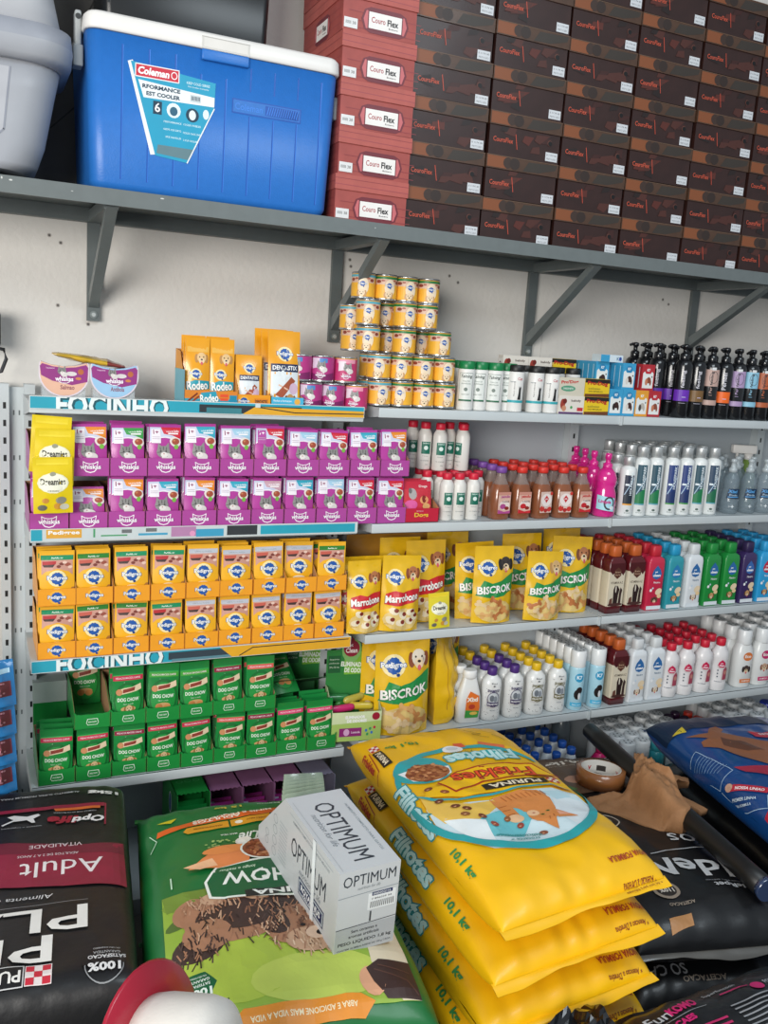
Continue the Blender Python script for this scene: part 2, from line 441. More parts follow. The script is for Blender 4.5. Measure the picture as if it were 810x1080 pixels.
# torn sticker with turned-up edge
mb = MB()
TQ = '#1f9cc0'
st = [('p', '#e8ecee', [(-.232, .31), (-.22, .315), (-.16, .10), (-.172, .098)]), ('p', TQ, [(-.225, .312), (-.01, .294), (-.012, .232), (-.078, .09), (-.16, .098)]),
 ('r', '#c92a3c', -.213, .279, -.105, .308), ('l', '#f2f2f2', [(-.213, .279), (-.105, .279), (-.105, .308), (-.213, .308), (-.213, .279)], .0022), ('t', '#ffffff', 'Coleman', -.168, .294, .018, {'w': .078, 'b': .04, 'sh': .15}), ('o', '#ffffff', -.117, .294, .008, .009, .002),
 ('t', '#d5eef5', 'KEEP COLD SERIES', -.055, .284, .006, {'w': .06}), ('t', '#e5f5f8', 'The Cooler Company', -.055, .275, .004, {'w': .055}),
 ('p', '#e9eef0', [(-.206, .272), (-.012, .259), (-.012, .236), (-.192, .232)]), ('t', '#16394e', 'RFORMANCE', -.148, .259, .010, {'w': .095, 'b': .04}), ('t', '#16394e', 'EST COOLER', -.143, .243, .010, {'w': .085, 'b': .04}),
 ('r', '#c8d2d6', -.075, .240, -.048, .257), ('t', '#16394e', 'IIIIIII', -.061, .249, .01, {'w': .022}),
 ('e', '#dfeef2', -.116, .212, .018, .018), ('e', '#2a5f78', -.116, .210, .010, .011), ('e', '#16394e', -.068, .208, .017, .017), ('e', '#dfeef2', -.068, .208, .009, .012), ('e', '#dfeef2', -.033, .215, .008, .012), ('r', '#16394e', -.168, .197, -.146, .228), ('t', '#ffffff', '6', -.157, .213, .022, {}),
 ('t', '#d5eef5', 'PERFORMANCE', -.118, .183, .0045, {'w': .045}), ('t', '#d5eef5', 'COOLER WHEELED', -.068, .183, .0045, {'w': .045}), ('t', '#d5eef5', 'KEEPS ICE DAYS', -.118, .165, .0045, {'w': .045}), ('t', '#d5eef5', 'HOLDS CANS LINE', -.068, .163, .0045, {'w': .045}), ('t', '#d5eef5', 'SIDE HANDLES', -.115, .147, .0045, {'w': .04}), ('t', '#d5eef5', '2 CUP HOLDERS', -.07, .145, .0045, {'w': .04}),
 ('p', '#5f7f88', [(-.154, .125), (-.062, .125), (-.077, .098), (-.157, .104)]), ('l', '#e8ecee', [(-.012, .232), (-.078, .09)], .003)]
art(mb, st, S0, o0=.001); part('torn_sticker', mb, ck, 'torn turquoise and white sticker')
GP = M('#a7abab', .45)
mb = MB(); mb.box(-.352, -.336, .04, .075, .305, .42, GP, .005); mb.box(-.356, -.332, .035, .08, .29, .34, GP, .004)
art(mb, [('e', '#2a2c2d', 0, .405, .007, .007)], flat(-.344, .04, 0)); part('handle', mb, ck)
mb = MB(); mb.box(.336, .35, .04, .07, .27, .33, GP, .005); part('handle', mb, ck)

bx = thing('storage_crate', 'black glossy crate standing on the white lid of the blue cooler', 'crate', (.54, 2.56, 2.419))
mb = MB(); BK = M('#17191b', .3, var=.1); mb.loft([rrect(-.212, .212, 0, .2, 0, .02), rrect(-.215, .215, -.004, .204, .02, .02), rrect(-.228, .228, -.012, .21, .4, .02)], BK); part('tub_body', mb, bx)
mb = MB(); mb.box(-.205, .16, -.004, .002, .05, .36, M('#0f1011', .2)); part('front_panel', mb, bx)

# ================================================================== PET CARRIER (left)
G1 = M('#a5a8af', .42, var=.03); G2 = M('#b6b8bd', .42, var=.03); G3 = M('#8b8f9a', .45)
pc = thing('pet_carrier', 'light grey plastic pet carrier with vent slots at the left end of the steel shelf', 'pet carrier', (-.03, 2.60, 2.005))
mb = MB(); rg = []
for z, a in ((.012, .165), (.03, .195), (.08, .212), (.2, .235), (.262, .248)): rg.append(rrect(-a, a, -.17-.0*a, .19, z, .09, 7))
mb.loft(rg, G1); art(mb, [('p', M('#b0b2b8', .42), [(-.2, .24), (.13, .24), (.115, .10), (.09, .075), (-.2, .08)]), ('l', G3, [(.13, .24), (.115, .10), (.09, .075), (-.2, .075)], .004)], flat(0, -.1705, 0)); part('lower_shell', mb, pc)
mb = MB(); mb.loft([rrect(-.25, .25, -.185, .2, .258, .1, 7), rrect(-.272, .272, -.2, .21, .27, .1, 7), rrect(-.276, .276, -.203, .21, .305, .1, 7), rrect(-.272, .272, -.2, .21, .34, .1, 7), rrect(-.25, .25, -.18, .2, .345, .1, 7)], [G1, G1, M('#9a9ea8', .45), G2]); part('rim', mb, pc)
mb = MB(); mb.loft([rrect(-.25, .25, -.18, .2, .345, .09, 7), rrect(-.235, .235, -.17, .19, .42, .09, 7), rrect(-.20, .20, -.13, .15, .62, .08, 7)], G2); part('upper_shell', mb, pc)
mb = MB()
art(mb, [('r', '#1f2023', x, .40, x+.022, .58) for x in (-.19, -.145, -.1, -.05, 0, .045)]+[('l', '#8b8f97', [(.12, .62), (.13, .36)], .006)], lambda u, v, o: (u, -.17-(.0 if v < .42 else 0)-o+max(0, v-.42)*.2, v), dv=.02, o0=.001); part('vent_grille', mb, pc)
mb = MB(); mb.box(-.02, .09, -.16, .1, 0, .045, M('#cfd1d4', .4), .01); part('foot', mb, pc)
cb = thing('cardboard_panel', 'dark grey folded panel behind the pet carrier and cooler', 'panel', (.20, 2.835, 2.002))
mb = MB(); mb.box(-.5, .16, 0, .008, 0, .62, M('#6a6763', .8)); art(mb, [('l', '#35332f', [(.02+.03*k, .2+.12*k), (.14, .32+.12*k)], .004) for k in range(3)], flat(0, 0, 0)); part('sheet', mb, cb)

# ================================================================== SHOE BOXES
BH = .125
def red_box():
    w, d = .228, .33; R1 = M('#a04b45', .55, var=.12, vs=25); R2 = M('#ae5850', .55, var=.1, vs=25); RD = '#6e2530'
    b = MB(); b.box(-w/2+.003, w/2-.003, .004, d-.004, 0, BH-.004, R1)
    ln = [('l', '#8c383e', [(-w/2+.004, z), (w/2-.004, z-.001)], .0015) for z in (.012, .03, .052)]
    def lab(s): return [('p', RD, [(-.063*s, .012), (-.045*s, .004), (.045*s, .004), (.063*s, .012), (.072*s, .037), (.063*s, .062), (.045*s, .070), (-.045*s, .070), (-.063*s, .062), (-.072*s, .037)]), ('p', '#c4666a', [(-.058*s, .014), (.058*s, .014), (.066*s, .037), (.058*s, .060), (-.058*s, .060), (-.066*s, .037)]), ('r', RD, -.053*s, .013, .053*s, .061), ('r', '#eae6e2', -.050*s, .016, .050*s, .058),
        ('t', '#a5333c', 'Couro', -.021*s, .039, .015, {'w': .042*s}), ('t', '#22201f', 'Flex', .023*s, .0385, .017, {'w': .034*s, 'b': .03}), ('t', '#22201f', 'Bottero', .025*s, .024, .004, {'w': .028*s})]
    art(b, ln+[(i[0], i[1])+tuple(i[2:]) for i in lab(1)], flat(.015, .0035, 0))
    art(b, [('r', '#dcdcdc', -.108, .006, -.068, .032), ('t', '#777777', 'IIIIII 38', -.088, .02, .008, {'w': .03})], flat(0, .0025, 0))
    art(b, [('l', '#8c383e', [(-.15, z), (.15, z)], .0015) for z in (.02, .04, .06)]+lab(.9), flatL(-w/2+.003, .165, 0))
    l = MB(); l.box(-w/2, w/2, 0, d, BH-.042, BH-.001, R2)
    wv = [(-w/2, BH-.03)]+[(-w/2+.03*k*.4, BH-.038-.010*sin(pi*k/6)) for k in range(1, 7)]+[(w/2, BH-.042), (w/2, BH-.04), (-w/2, BH-.026)]
    art(l, [('l', '#8c383e', [(-w/2, BH-.012), (w/2, BH-.013)], .0015), ('l', '#94404a', [(-w/2, BH-.028), (w/2, BH-.030)], .0015)], flat(0, 0, 0))
    art(l, [('l', '#8c383e', [(-.16, BH-.02), (.16, BH-.02)], .0015)], flatL(-w/2, .165, 0))
    return tpl(('box_base', b), ('lid', l))
def dark_box(seed, holep=True):
    r = random.Random(seed); w, d = .260, .33
    D1 = M('#301a16', .42, coat=.12, var=.28, vs=14); L1 = M('#4e3627', .42, coat=.12, var=.25, vs=16)
    b = MB(); b.box(-w/2+.003, w/2-.003, .004, d-.004, 0, BH-.004, D1)
    sm = []
    for k in range(6):
        x = r.uniform(-.11, .1); z = r.uniform(.01, .07); sm.append(('p', r.choice(['#4a2720', '#3a1d19', '#54261e', '#231816']), [(x, z), (x+r.uniform(.02, .05), z+r.uniform(-.01, .012)), (x+r.uniform(.03, .06), z+r.uniform(.012, .03)), (x+.008, z+.018)]))
    it = sm+[('t', '#c4553e', 'CouroFlex', -.078, .045, .014, {'w': .070, 'b': .01}), ('l', '#c2503c', [(-.035, .066), (-.027, .024)], .0022)]
    it += [('r', '#c9ccd0', .078, .006, .122, .032), ('t', '#55585c', 'II 1174 40', .1, .024, .005, {'w': .036, 'b': 0}), ('t', '#77797c', 'PRETO LISO', .1, .013, .005, {'w': .034, 'b': 0})]
    if holep: it += [('e', '#6b4034', .09, .058, .0085, .0085), ('e', '#0c0808', .091, .0575, .0075, .0075)]
    art(b, it, flat(0, .0035, 0), clip=(-w/2+.003, 0, w/2-.003, BH-.042))
    l = MB(); l.box(-w/2, w/2, 0, d, BH-.040, BH-.001, L1)
    pp = [('r', '#80492a', -w/2+.003, BH-.037, -w/2+.07, BH-.004), ('e', '#3b2b24', -.055, BH-.02, .016, .016), ('e', '#30241f', -.03, BH-.02, .018, .017), ('p', '#37302a', [(.0, BH-.037), (.06, BH-.035), (.12, BH-.02), (.125, BH-.005), (.02, BH-.008)]), ('l', '#6b5646', [(-w/2, BH-.003), (w/2, BH-.003)], .0012)]
    art(l, pp, flat(0, 0, 0), clip=(-w/2, BH-.04, w/2, BH-.001))
    return tpl(('box_base', b), ('lid', l))
RB = red_box(); DB = [dark_box(3), dark_box(4, False), dark_box(9), dark_box(12)]
cols = ['leftmost', 'second', 'third', 'fourth', 'fifth', 'sixth']
rown = ['bottom', 'second-from-bottom', 'third-from-bottom', 'fourth-from-bottom', 'third-from-top', 'second-from-top', 'top']
lean = [0, .004, .002, .0, -.004, -.006, -.006]
for k in range(7):
    spawn(RB, 'shoe_box', (1.058+lean[k], 2.482+.002*(k % 2), 2.005+k*BH), '%s red wood-print shoe box in the stack right of the cooler' % rown[k], 'shoe box', 'red shoe boxes', rz=[0, .01, -.01, .012, 0, .008, -.005][k])
for c in range(7):
    for k in range(7):
        x = 1.300+c*.2640+random.uniform(-.002, .002)
        spawn(DB[(c*3+k*2) % 4], 'shoe_box', (x, 2.500+random.uniform(-.004, .004), 2.005+k*BH),
              '%s dark brown shoe box in the %s dark stack from the red boxes' % (rown[k], nth(c)), 'shoe box', 'dark brown shoe boxes', rz=random.uniform(-.006, .006))

# ================================================================== GONDOLA SHELVING
SHW = M('#c4cbcd', .4, var=.02); PAN = M('#b5bcc1', .5, var=.03, vs=4); SLOT = '#17191a'
ZT = [1.477, 1.117, .757, .398]      # tops of the shelves
def endplate(x0, x1, z, parent, d=.30):
    mb = MB(); mb.prism([(0, -.028), (0, 0), (d, 0), (d, -.07)], x0, x1, SHW); part('end_plate', mb, parent)
def post(x0, x1, y, z1, name, label, g='perforated uprights of the shelving'):
    p = thing(name, label, 'upright', ((x0+x1)/2, y, 0), 0, g)
    w = (x1-x0)/2; mb = MB(); mb.box(-w, w, 0, .05, 0, z1, SHW)
    n = int(z1/.05)
    art(mb, [('r', SLOT, -.004, .02+.05*k, .004, .038+.05*k) for k in range(n)], flat(0, 0, 0)); part('post', mb, p); return p
post(.079, .103, 2.765, 1.49, 'perforated_upright', 'leftmost slotted light grey upright at the edge of the photo')
post(.143, .172, 2.765, 1.49, 'perforated_upright', 'slotted light grey upright beside the yellow treat packets')
p = thing('filler_panel', 'narrow light grey strip between the two left uprights', 'panel', (.123, 2.79, 0)); mb = MB(); mb.box(-.02, .02, 0, .01, 0, 1.48, SHW)
art(mb, [('r', '#5d6466', x, .1+.13*k, x+.004, .114+.13*k) for k in range(11) for x in (-.009, .006)], flat()); part('strip', mb, p)
post(1.088, 1.124, 2.765, 1.46, 'perforated_upright', 'slotted upright behind the boxes where the left and middle bays meet')
post(2.035, 2.075, 2.765, 1.46, 'perforated_upright', 'slotted upright behind the pink bottles where the middle and right bays meet')
post(2.985, 3.025, 2.765, 1.46, 'perforated_upright', 'slotted upright behind the clear spray bottles')
def bay(x0, x1, name_label, zs, strips=False, base=.05):
    g = thing('shelving_bay', name_label, 'shelving', ((x0+x1)/2, 2.8, 0), 0)
    w = (x1-x0)/2
    mb = MB(); mb.box(-w+.0335, w-.018, .002, .012, 0, 1.46, PAN)
    art(mb, [('l', '#8f979b', [(-w, z), (w, z)], .003) for z in (.36, .72, 1.08)], flat(0, .002, 0)); part('back_panel', mb, g)
    for z in zs:
        mb = MB(); mb.box(-w, w, -.30, 0, z-.004, z, SHW); mb.box(-w, w, -.302, -.294, z-.029, z, SHW, .002)
        s = part('shelf', mb, g)
        for sx in (-w, w-.003):
            e = MB(); e.prism([(-.292, z-.028), (-.292, z-.004), (0, z-.004), (0, z-.062)], sx, sx+.003, SHW)
            part('end_plate', e, s)
        if not strips:
            e = MB(); e.box(w-.010, w-.002, -.308, -.300, z-.031, z+.001, SHW); part('corner_clip', e, s)
    mb = MB(); mb.box(-w, w, -.40, 0, 0, base, M('#8a9296', .5)); part('base_shelf', mb, g)
    return g
A0, A1 = .141, 1.080
bay(A0, A1, 'left shelving bay with colourful strips along its shelf edges', [1.452+.01, 1.117, .757, .385], True)
bay(1.130, 2.052, 'middle shelving bay of white shelves below the steel shelf', ZT)
bay(2.058, 3.02, 'right shelving bay of white shelves holding shampoo bottles', ZT)
bay(3.03, 3.9, 'far right shelving bay at the edge of the photo', ZT)
CY = '#2a9fb5'
def strip(z, h, items, label):
    t = thing('promo_strip', label, 'promotional strip', ((A0+A1)/2, 2.4965, z), 0, 'printed strips on the left bay shelf edges')
    w = (A1-A0)/2; mb = MB(); mb.box(-w, w, -.0012, 0, 0, h, '#cfd3d2'); part('card', mb, t)
    l = MB(); art(l, items, lambda u, v, o: (u-w, -.0012-o, v), clip=(.002, .002, 2*w-.002, h-.002)); part('printed_artwork', l, t)
h = .034
def fw(z, x=.20): return [('t', '#1d5560', 'FOCINHO', x+.153, z-.0015, .062, {'w': .29, 'b': .06}), ('t', '#e4eceb', 'FOCINHO', x+.15, z, .062, {'w': .29, 'b': .03})]
YE = '#e0a62a'
strip(1.444, h, [('r', CY, 0, 0, .95, h)]+fw(.012, .06)+[('r', '#2e3236', .44, .004, .74, .026), ('r', '#3a7d86', .46, .0, .56, .018), ('p', YE, [(.56, .0), (.94, .0), (.94, .02), (.60, .024)]), ('l', '#26282a', [(.60, .024), (.72, .010), (.94, .012)], .003), ('r', '#c9d4d4', .60, .022, .615, .034)], 'cyan and yellow printed strip on the top shelf edge of the left bay')
strip(1.092, h, [('r', '#c6cfd0', 0, 0, .95, h), ('r', CY, 0, 0, .03, h), ('r', '#dba23c', .04, .008, .13, h), ('t', '#eef2f2', 'Pedigree', .085, .022, .014, {'w': .08, 'b': .03}), ('r', '#4f9a6a', .16, .008, .165, h), ('r', '#4f9a6a', .18, .010, .25, .014), ('r', '#6c6f70', .235, .018, .262, .028), ('r', '#3f9cc0', .28, .010, .36, .016), ('r', '#6c6f70', .30, .02, .33, .03), ('r', '#b583ab', .37, .004, .44, h), ('r', '#3f9cc0', .44, 0, .52, .024), ('e', '#e29ac0', .43, .012, .008, .008), ('r', '#33373b', .53, .004, .62, h), ('r', CY, .63, .004, .93, .03)], 'pale printed strip with cyan end under the purple trays')
strip(.724, h+.002, [('r', CY, 0, 0, .95, h+.002)]+fw(.020, .06)+[('r', '#34424c', .37, .008, .56, .030), ('r', '#5b8793', .38, .0, .56, .010), ('p', YE, [(.56, 0), (.94, 0), (.94, h), (.52, h)]), ('l', '#26282a', [(.58, .004), (.62, .026), (.93, .028)], .003)], 'cyan and yellow printed strip under the orange trays')
# ================================================================== POUCH TRAYS, LEFT BAY
YF = 2.508
BRN = M('#a9805c', .8)
PUR = M('#ad4799', .38, coat=.2, var=.04); PUR2 = '#7c2a72'
wt = {}
BANDS = {'cyan': '#35a5bd', 'red': '#cc2338', 'orange': '#e58b2a', 'green': '#3c9a4a', 'pale blue': '#9fc7de', 'rosy grey': '#c9a2ae', 'plum': '#a53a72'}
def wpouch(band, age='1+'):
    bc = BANDS[band]; w, h = .088, .140
    it = [('p', '#c9cfe4', [(-.042, .132), (.042, .132), (.042, .085), (.022, .099), (-.005, .104), (-.03, .099), (-.042, .088)]),
          ('p', bc, [(-.012, .132), (.0425, .132), (.0425, .1), (.02, .110), (-.004, .114)]), ('l', '#f3e9ef', [(-.042, .090), (-.02, .103), (.005, .105), (.025, .1), (.042, .086)], .0025),
          ('t', '#f5f5f5', 'Carne ao Molho', .020, .122, .006, {'w': .036, 'b': .02}), ('r', '#f1ecec', .008, .113, .036, .117),
          ('r', '#e9e3ea', -.038, .088, -.013, .127) if age == '1+' else ('r', '#b04a9c', -.038, .088, -.013, .127),
          ('t', '#8a2b58' if age == '1+' else '#f3e9ef', age, -.026, .119, .012, {'b': .03}), ('l', '#b9a9b9', [(-.036, .105), (-.016, .105)], .0015), ('l', '#b9a9b9', [(-.036, .100), (-.016, .100)], .0015),
          ('e', '#e9dfd6', .028, .092, .0165, .0135, 14, -.5), ('e', '#a9503a', .029, .093, .011, .009), ('e', '#c77c54', .025, .096, .004, .003, 6), ('e', '#7fc04a', .031, .078, .0065, .007, 8)]
    it += cat(-.006, .064, .0195)
    it += whisklogo(.0, .024, .017)
    p = pouch_mb(w, h, .016, M('#b23c98', .3, coat=.3, var=.05), it, seed=len(wt))
    return tpl(('sachet', p))
for bnd in BANDS: wt[bnd] = wpouch(bnd)
wt['7'] = wpouch('red', '7+')
wtray = tpl(*zip(('carton', 'printed_lip'), tray_parts(.099, .20, .050, .105, PUR, BRN, whisklogo(0, .026, .0225))))
low = [('cyan', 52), ('orange', 93), ('orange', 133), ('cyan', 172), ('orange', 210), ('cyan', 247), ('rosy grey', 283), ('cyan', 315), ('pale blue', 348), ('red', 383), ('red', 413)]
upp = [('orange', 94), ('green', 135), ('red', 175), ('cyan', 212), ('pale blue', 247), ('7', 285), ('pale blue', 318), ('red', 353), ('cyan', 387), ('orange', 417)]
def nm(b): return 'red' if b == '7' else b
WX = [.190+.1009*i for i in range(11)]
for r, (lst, zb, X0) in enumerate(((low, 1.1175, WX), (upp, 1.2655, [x+.003 for x in WX[1:]]))):
    rowl = 'lower' if r == 0 else 'upper'
    for i, (b, px) in enumerate(lst):
        x = X0[i] + random.uniform(-.001, .001)
        yy = YF + random.uniform(-.002, .003) + (.0 if r == 0 else .004)
        if r == 1 and i == 2: zb2 = zb
        spawn(wtray, 'display_tray', (x, yy, zb), '%s purple cat food tray from the left in the %s row' % (nth(i), rowl), 'display box', 'purple cat food trays')
        ph = 0 if (r, i) != (0, 1) else -.028
        for k in range(3):
            bb = b if k == 0 else random.choice(list(BANDS))
            zz = zb+.0025+(ph if k == 0 else 0)*0
            if (r, i) == (0, 1) and k: continue
            spawn(wt[bb], 'cat_food_sachet', (x+random.uniform(-.002, .002), yy+.014+.022*k, zb+.003), '%s purple cat food sachet, %s in %s tray of %s purple row' % (nm(bb)+'-banded', ['front', 'second back', 'third back'][k], nth(i), rowl),
                  'cat food sachet', 'purple cat food sachets', rz=(radians(-3 if not ((r, i) == (0, 1)) else -18), random.uniform(-.025, .025), random.uniform(-.05, .05)), sc=(1, 1, random.uniform(.96, 1.03) if (r, i) != (0, 1) else .82))
# extra trays stacked out of sight behind the yellow packets keep the upper row level
spawn(wtray, 'display_tray', (.193, YF+.006, 1.2655), 'purple cat food tray hidden behind the hanging yellow treat packets', 'display box', 'purple cat food trays')

# ---- orange trays
MB_OR = M('#f0a026', .42, coat=.15, var=.03)
def pedpouch(kind):
    w, h = .090, .150
    tb = {'green': '#138a5a', 'dark green': '#2a7d2c', 'silver': '#b9bdc6'}[kind]
    it = [('p', '#c99585', [(-.0405, .137), (.0405, .137), (.0405, .082), (.03, .092), (.0, .10), (-.03, .092), (-.0405, .082)]),
          ('r', tb, -.042, .124, .042, .137), ('t', '#eef4ea', 'ADULTO', .0, .1305, .006, {'w': .03, 'b': .04}) if kind != 'silver' else ('t', '#8f949c', 'CARNE AO MOLHO', 0, .1305, .006, {'w': .05}),
          ('e', '#7a3a30', .012, .113, .007, .004), ('e', '#9c5343', .028, .111, .008, .005), ('e', '#e7c5b4', .02, .117, .006, .004), ('e', '#e7c5b4', .034, .104, .006, .004), ('e', '#7a3a30', .004, .106, .006, .004),
          ('p', '#b3282e' if kind == 'green' else '#c05a4a', [(-.038, .120), (-.002, .121), (-.004, .112), (-.038, .110)]), ('p', '#3a2420', [(-.038, .110), (-.006, .112), (-.012, .104), (-.034, .104)]),
          ('e', '#b5793c', .042, .018, .012, .03), ('e', '#e9d8b8', 0, .036, .021, .009)]
    it += pedlogo(0, .073, .0205)
    p = pouch_mb(w, h, .016, M('#f0b224', .28, coat=.35, var=.05), it, seed=5)
    return tpl(('sachet', p))
PT = {k: pedpouch(k) for k in ('green', 'dark green', 'silver')}
otray = tpl(*zip(('carton', 'printed_lip'), tray_parts(.099, .20, .0475, .125, MB_OR, BRN, pedlogo(0, .024, .0175, halo='#f4b43c'))))
PX_ = [.208+.1003*i for i in range(9)]
kinds_u = ['green', 'dark green', 'green', 'green', 'silver', 'silver', 'silver', 'silver', 'dark green']
kinds_l = ['green', 'dark green', 'dark green', 'green', 'silver', 'silver', 'silver', 'silver', 'silver']
for r, (ks, zb) in enumerate(((kinds_l, .7575), (kinds_u, .9085))):
    rowl = ['lower', 'upper'][r]
    for i, kd in enumerate(ks):
        x = PX_[i]+random.uniform(-.001, .001); yy = YF+random.uniform(-.002, .003)
        spawn(otray, 'display_tray', (x, yy, zb), '%s orange dog food tray from the left in the %s row' % (nth(i), rowl), 'display box', 'orange dog food trays')
        for k in range(3):
            if (r, i, k) in ((1, 8, 1),): continue
            spawn(PT[kd], 'dog_food_sachet', (x+random.uniform(-.002, .002), yy+.013+.022*k+(.02 if (r, i) == (1, 7) else 0), zb+.003), '%s-topped yellow dog food sachet, %s in %s tray of %s orange row' % (kd.replace(' ','-'), ['front', 'second back', 'third back'][k], nth(i), rowl),
                  'dog food sachet', 'yellow dog food sachets', rz=(radians(-3), random.uniform(-.025, .025), random.uniform(-.05, .05)), sc=(1, 1, random.uniform(.96, 1.02)))

# ---- green trays
GR = M('#1d8a3c', .38, coat=.2, var=.05)
hexa = [('p', '#e9f2e6', [(-.017, .017), (-.013, .011), (.013, .011), (.017, .017), (.014, .030), (-.014, .030)]), ('p', '#1d8a3c', [(-.0155, .0172), (-.012, .0125), (.012, .0125), (.0155, .0172), (.0125, .0285), (-.0125, .0285)]), ('t', '#e9f2e6', 'DOG CHOW', 0, .0205, .005, {'w': .022, 'b': .02})]
gtray = tpl(*zip(('carton', 'printed_lip'), tray_parts(.098, .20, .044, .10, GR, BRN, hexa, scallop=.008)))
def dcpouch(kind):
    w, h = .088, .155
    bc = {'red': '#c32748', 'pink': '#d8366e', 'crimson': '#8a1f3c', 'coral': '#d85a52', 'lime': '#3f9c35'}[kind]
    it = [('r', bc, -.042, .118, .042, .131), ('t', '#f3d9dc', 'PEDACOS MACIOS CARNE', 0, .1245, .005, {'w': .07, 'b': .01}), ('r', '#2aa04c', -.042, .131, .042, .134), ('t', '#d8ecd8', 'Petisco', -.002, .111, .005, {'b': .01}),
          ('e', '#0f6a2c', 0, .063, .041, .052), ('e', '#1b8d3b', 0, .06, .037, .046),
          ('p', '#e6cfae', [(-.030, .093), (-.012, .098), (.012, .1), (.036, .108), (.038, .092), (.022, .087), (0, .084), (-.024, .08)]), ('p', '#8d3a2c', [(-.016, .094), (.008, .098), (.020, .1), (.018, .090), (0, .087), (-.016, .084)]), ('e', '#c88a5e', -.026, .087, .009, .009),
          ('t', '#e9f1e2', 'DOG CHOW', 0, .066, .0105, {'w': .062, 'b': .03}), ('t', '#bcd9b8', 'Sabor e saude', 0, .054, .004, {'w': .03}),
          ('e', '#caa06a', 0, .040, .022, .008)]
    it += dog(.002, .038, .0125, '#d8b88a', '#9a6a3c', False) if kind != 'lime' else [('e', '#b87a44', -.012, .036, .011, .009), ('e', '#c98a50', .012, .034, .011, .009)]
    p = pouch_mb(w, h, .016, M('#17803a', .3, coat=.3, var=.06), it, seed=9)
    return tpl(('sachet', p))
DT = {k: dcpouch(k) for k in ('red', 'pink', 'crimson', 'coral', 'lime')}
GX = [.208+.0995*i for i in range(9)]
gl = ['red', 'red', 'crimson', 'red', 'red', 'coral', 'crimson', 'pink', 'pink']
gu = [None, 'red', 'lime', 'lime', 'crimson', 'coral']
for i, kd in enumerate(gl):
    x = GX[i]; yy = YF+random.uniform(-.002, .003)
    spawn(gtray, 'display_tray', (x, yy, .386), '%s green dog treat tray from the left in the lower row' % nth(i), 'display box', 'green dog treat trays')
    for k in range(4):
        spawn(DT[kd], 'dog_treat_sachet', (x+random.uniform(-.003, .003), yy+.014+.024*k, .389), '%s-banded green dog treat sachet, %s in %s tray of lower green row' % (kd, ['front', 'second back', 'third back', 'fourth back'][k], nth(i)),
              'dog treat sachet', 'green dog treat sachets', rz=(radians([-3, -8, -9, -10][k]), random.uniform(-.04, .04), random.uniform(-.08, .08)), sc=(1, 1, random.uniform(.95, 1.04)))
for i, kd in enumerate(gu):
    x = .304+.0985*i; yy = YF+random.uniform(-.002, .003); zb = .541
    spawn(gtray, 'display_tray', (x, yy, zb), '%s green dog treat tray from the left in the upper row' % nth(i), 'display box', 'green dog treat trays')
    if kd is None:
        kd = 'lime'; ks = [3]
    else: ks = [0, 1, 2]
    for k in ks:
        spawn(DT[kd], 'dog_treat_sachet', (x, yy+.014+.026*k+(.09 if ks == [3] else 0), zb+.003), '%s green dog treat sachet, %s in %s tray of upper green row' % ('dark' if ks == [3] else kd+'-banded', {0: 'front', 1: 'second back', 2: 'third back', 3: 'far back'}[k], nth(i)),
              'dog treat sachet', 'green dog treat sachets', rz=(radians(-3), random.uniform(-.03, .03), random.uniform(-.06, .06)), sc=(1, 1, random.uniform(1.02, 1.10)))
# torn open box lid standing up behind the first green tray
t = thing('open_box_flap', 'white and green torn box flap standing behind the leftmost green tray', 'box flap', (.208, 2.735, .386))
mb = MB(); mb.box(-.048, .048, 0, .002, 0, .155, GR); mb.box(-.048, .048, .002, .06, .0, .22, M('#b9c4bd', .6)); part('board', mb, t)
# tall inner boards of two part-empty trays at the right end
for x, lb in ((.905, 'second from right'), (1.004, 'rightmost')):
    t = thing('open_box_flap', 'green box flap folded back behind the %s tray of the lower green row' % lb, 'box flap', (x, 2.715, .386), 0, 'folded green box flaps')
    mb = MB(); mb.prism([(0, 0), (.002, 0), (.002, .15), (-.10, .20), (-.10, .198), (0, .148)], -.046, .046, M('#23552f', .5)); part('board', mb, t)
p = spawn(DT['lime'], 'dog_treat_sachet', (.915, 2.60, .548), 'single dark green dog treat sachet lying over the packed lower trays', 'dog treat sachet', None, rz=(radians(-50), 0, .15))

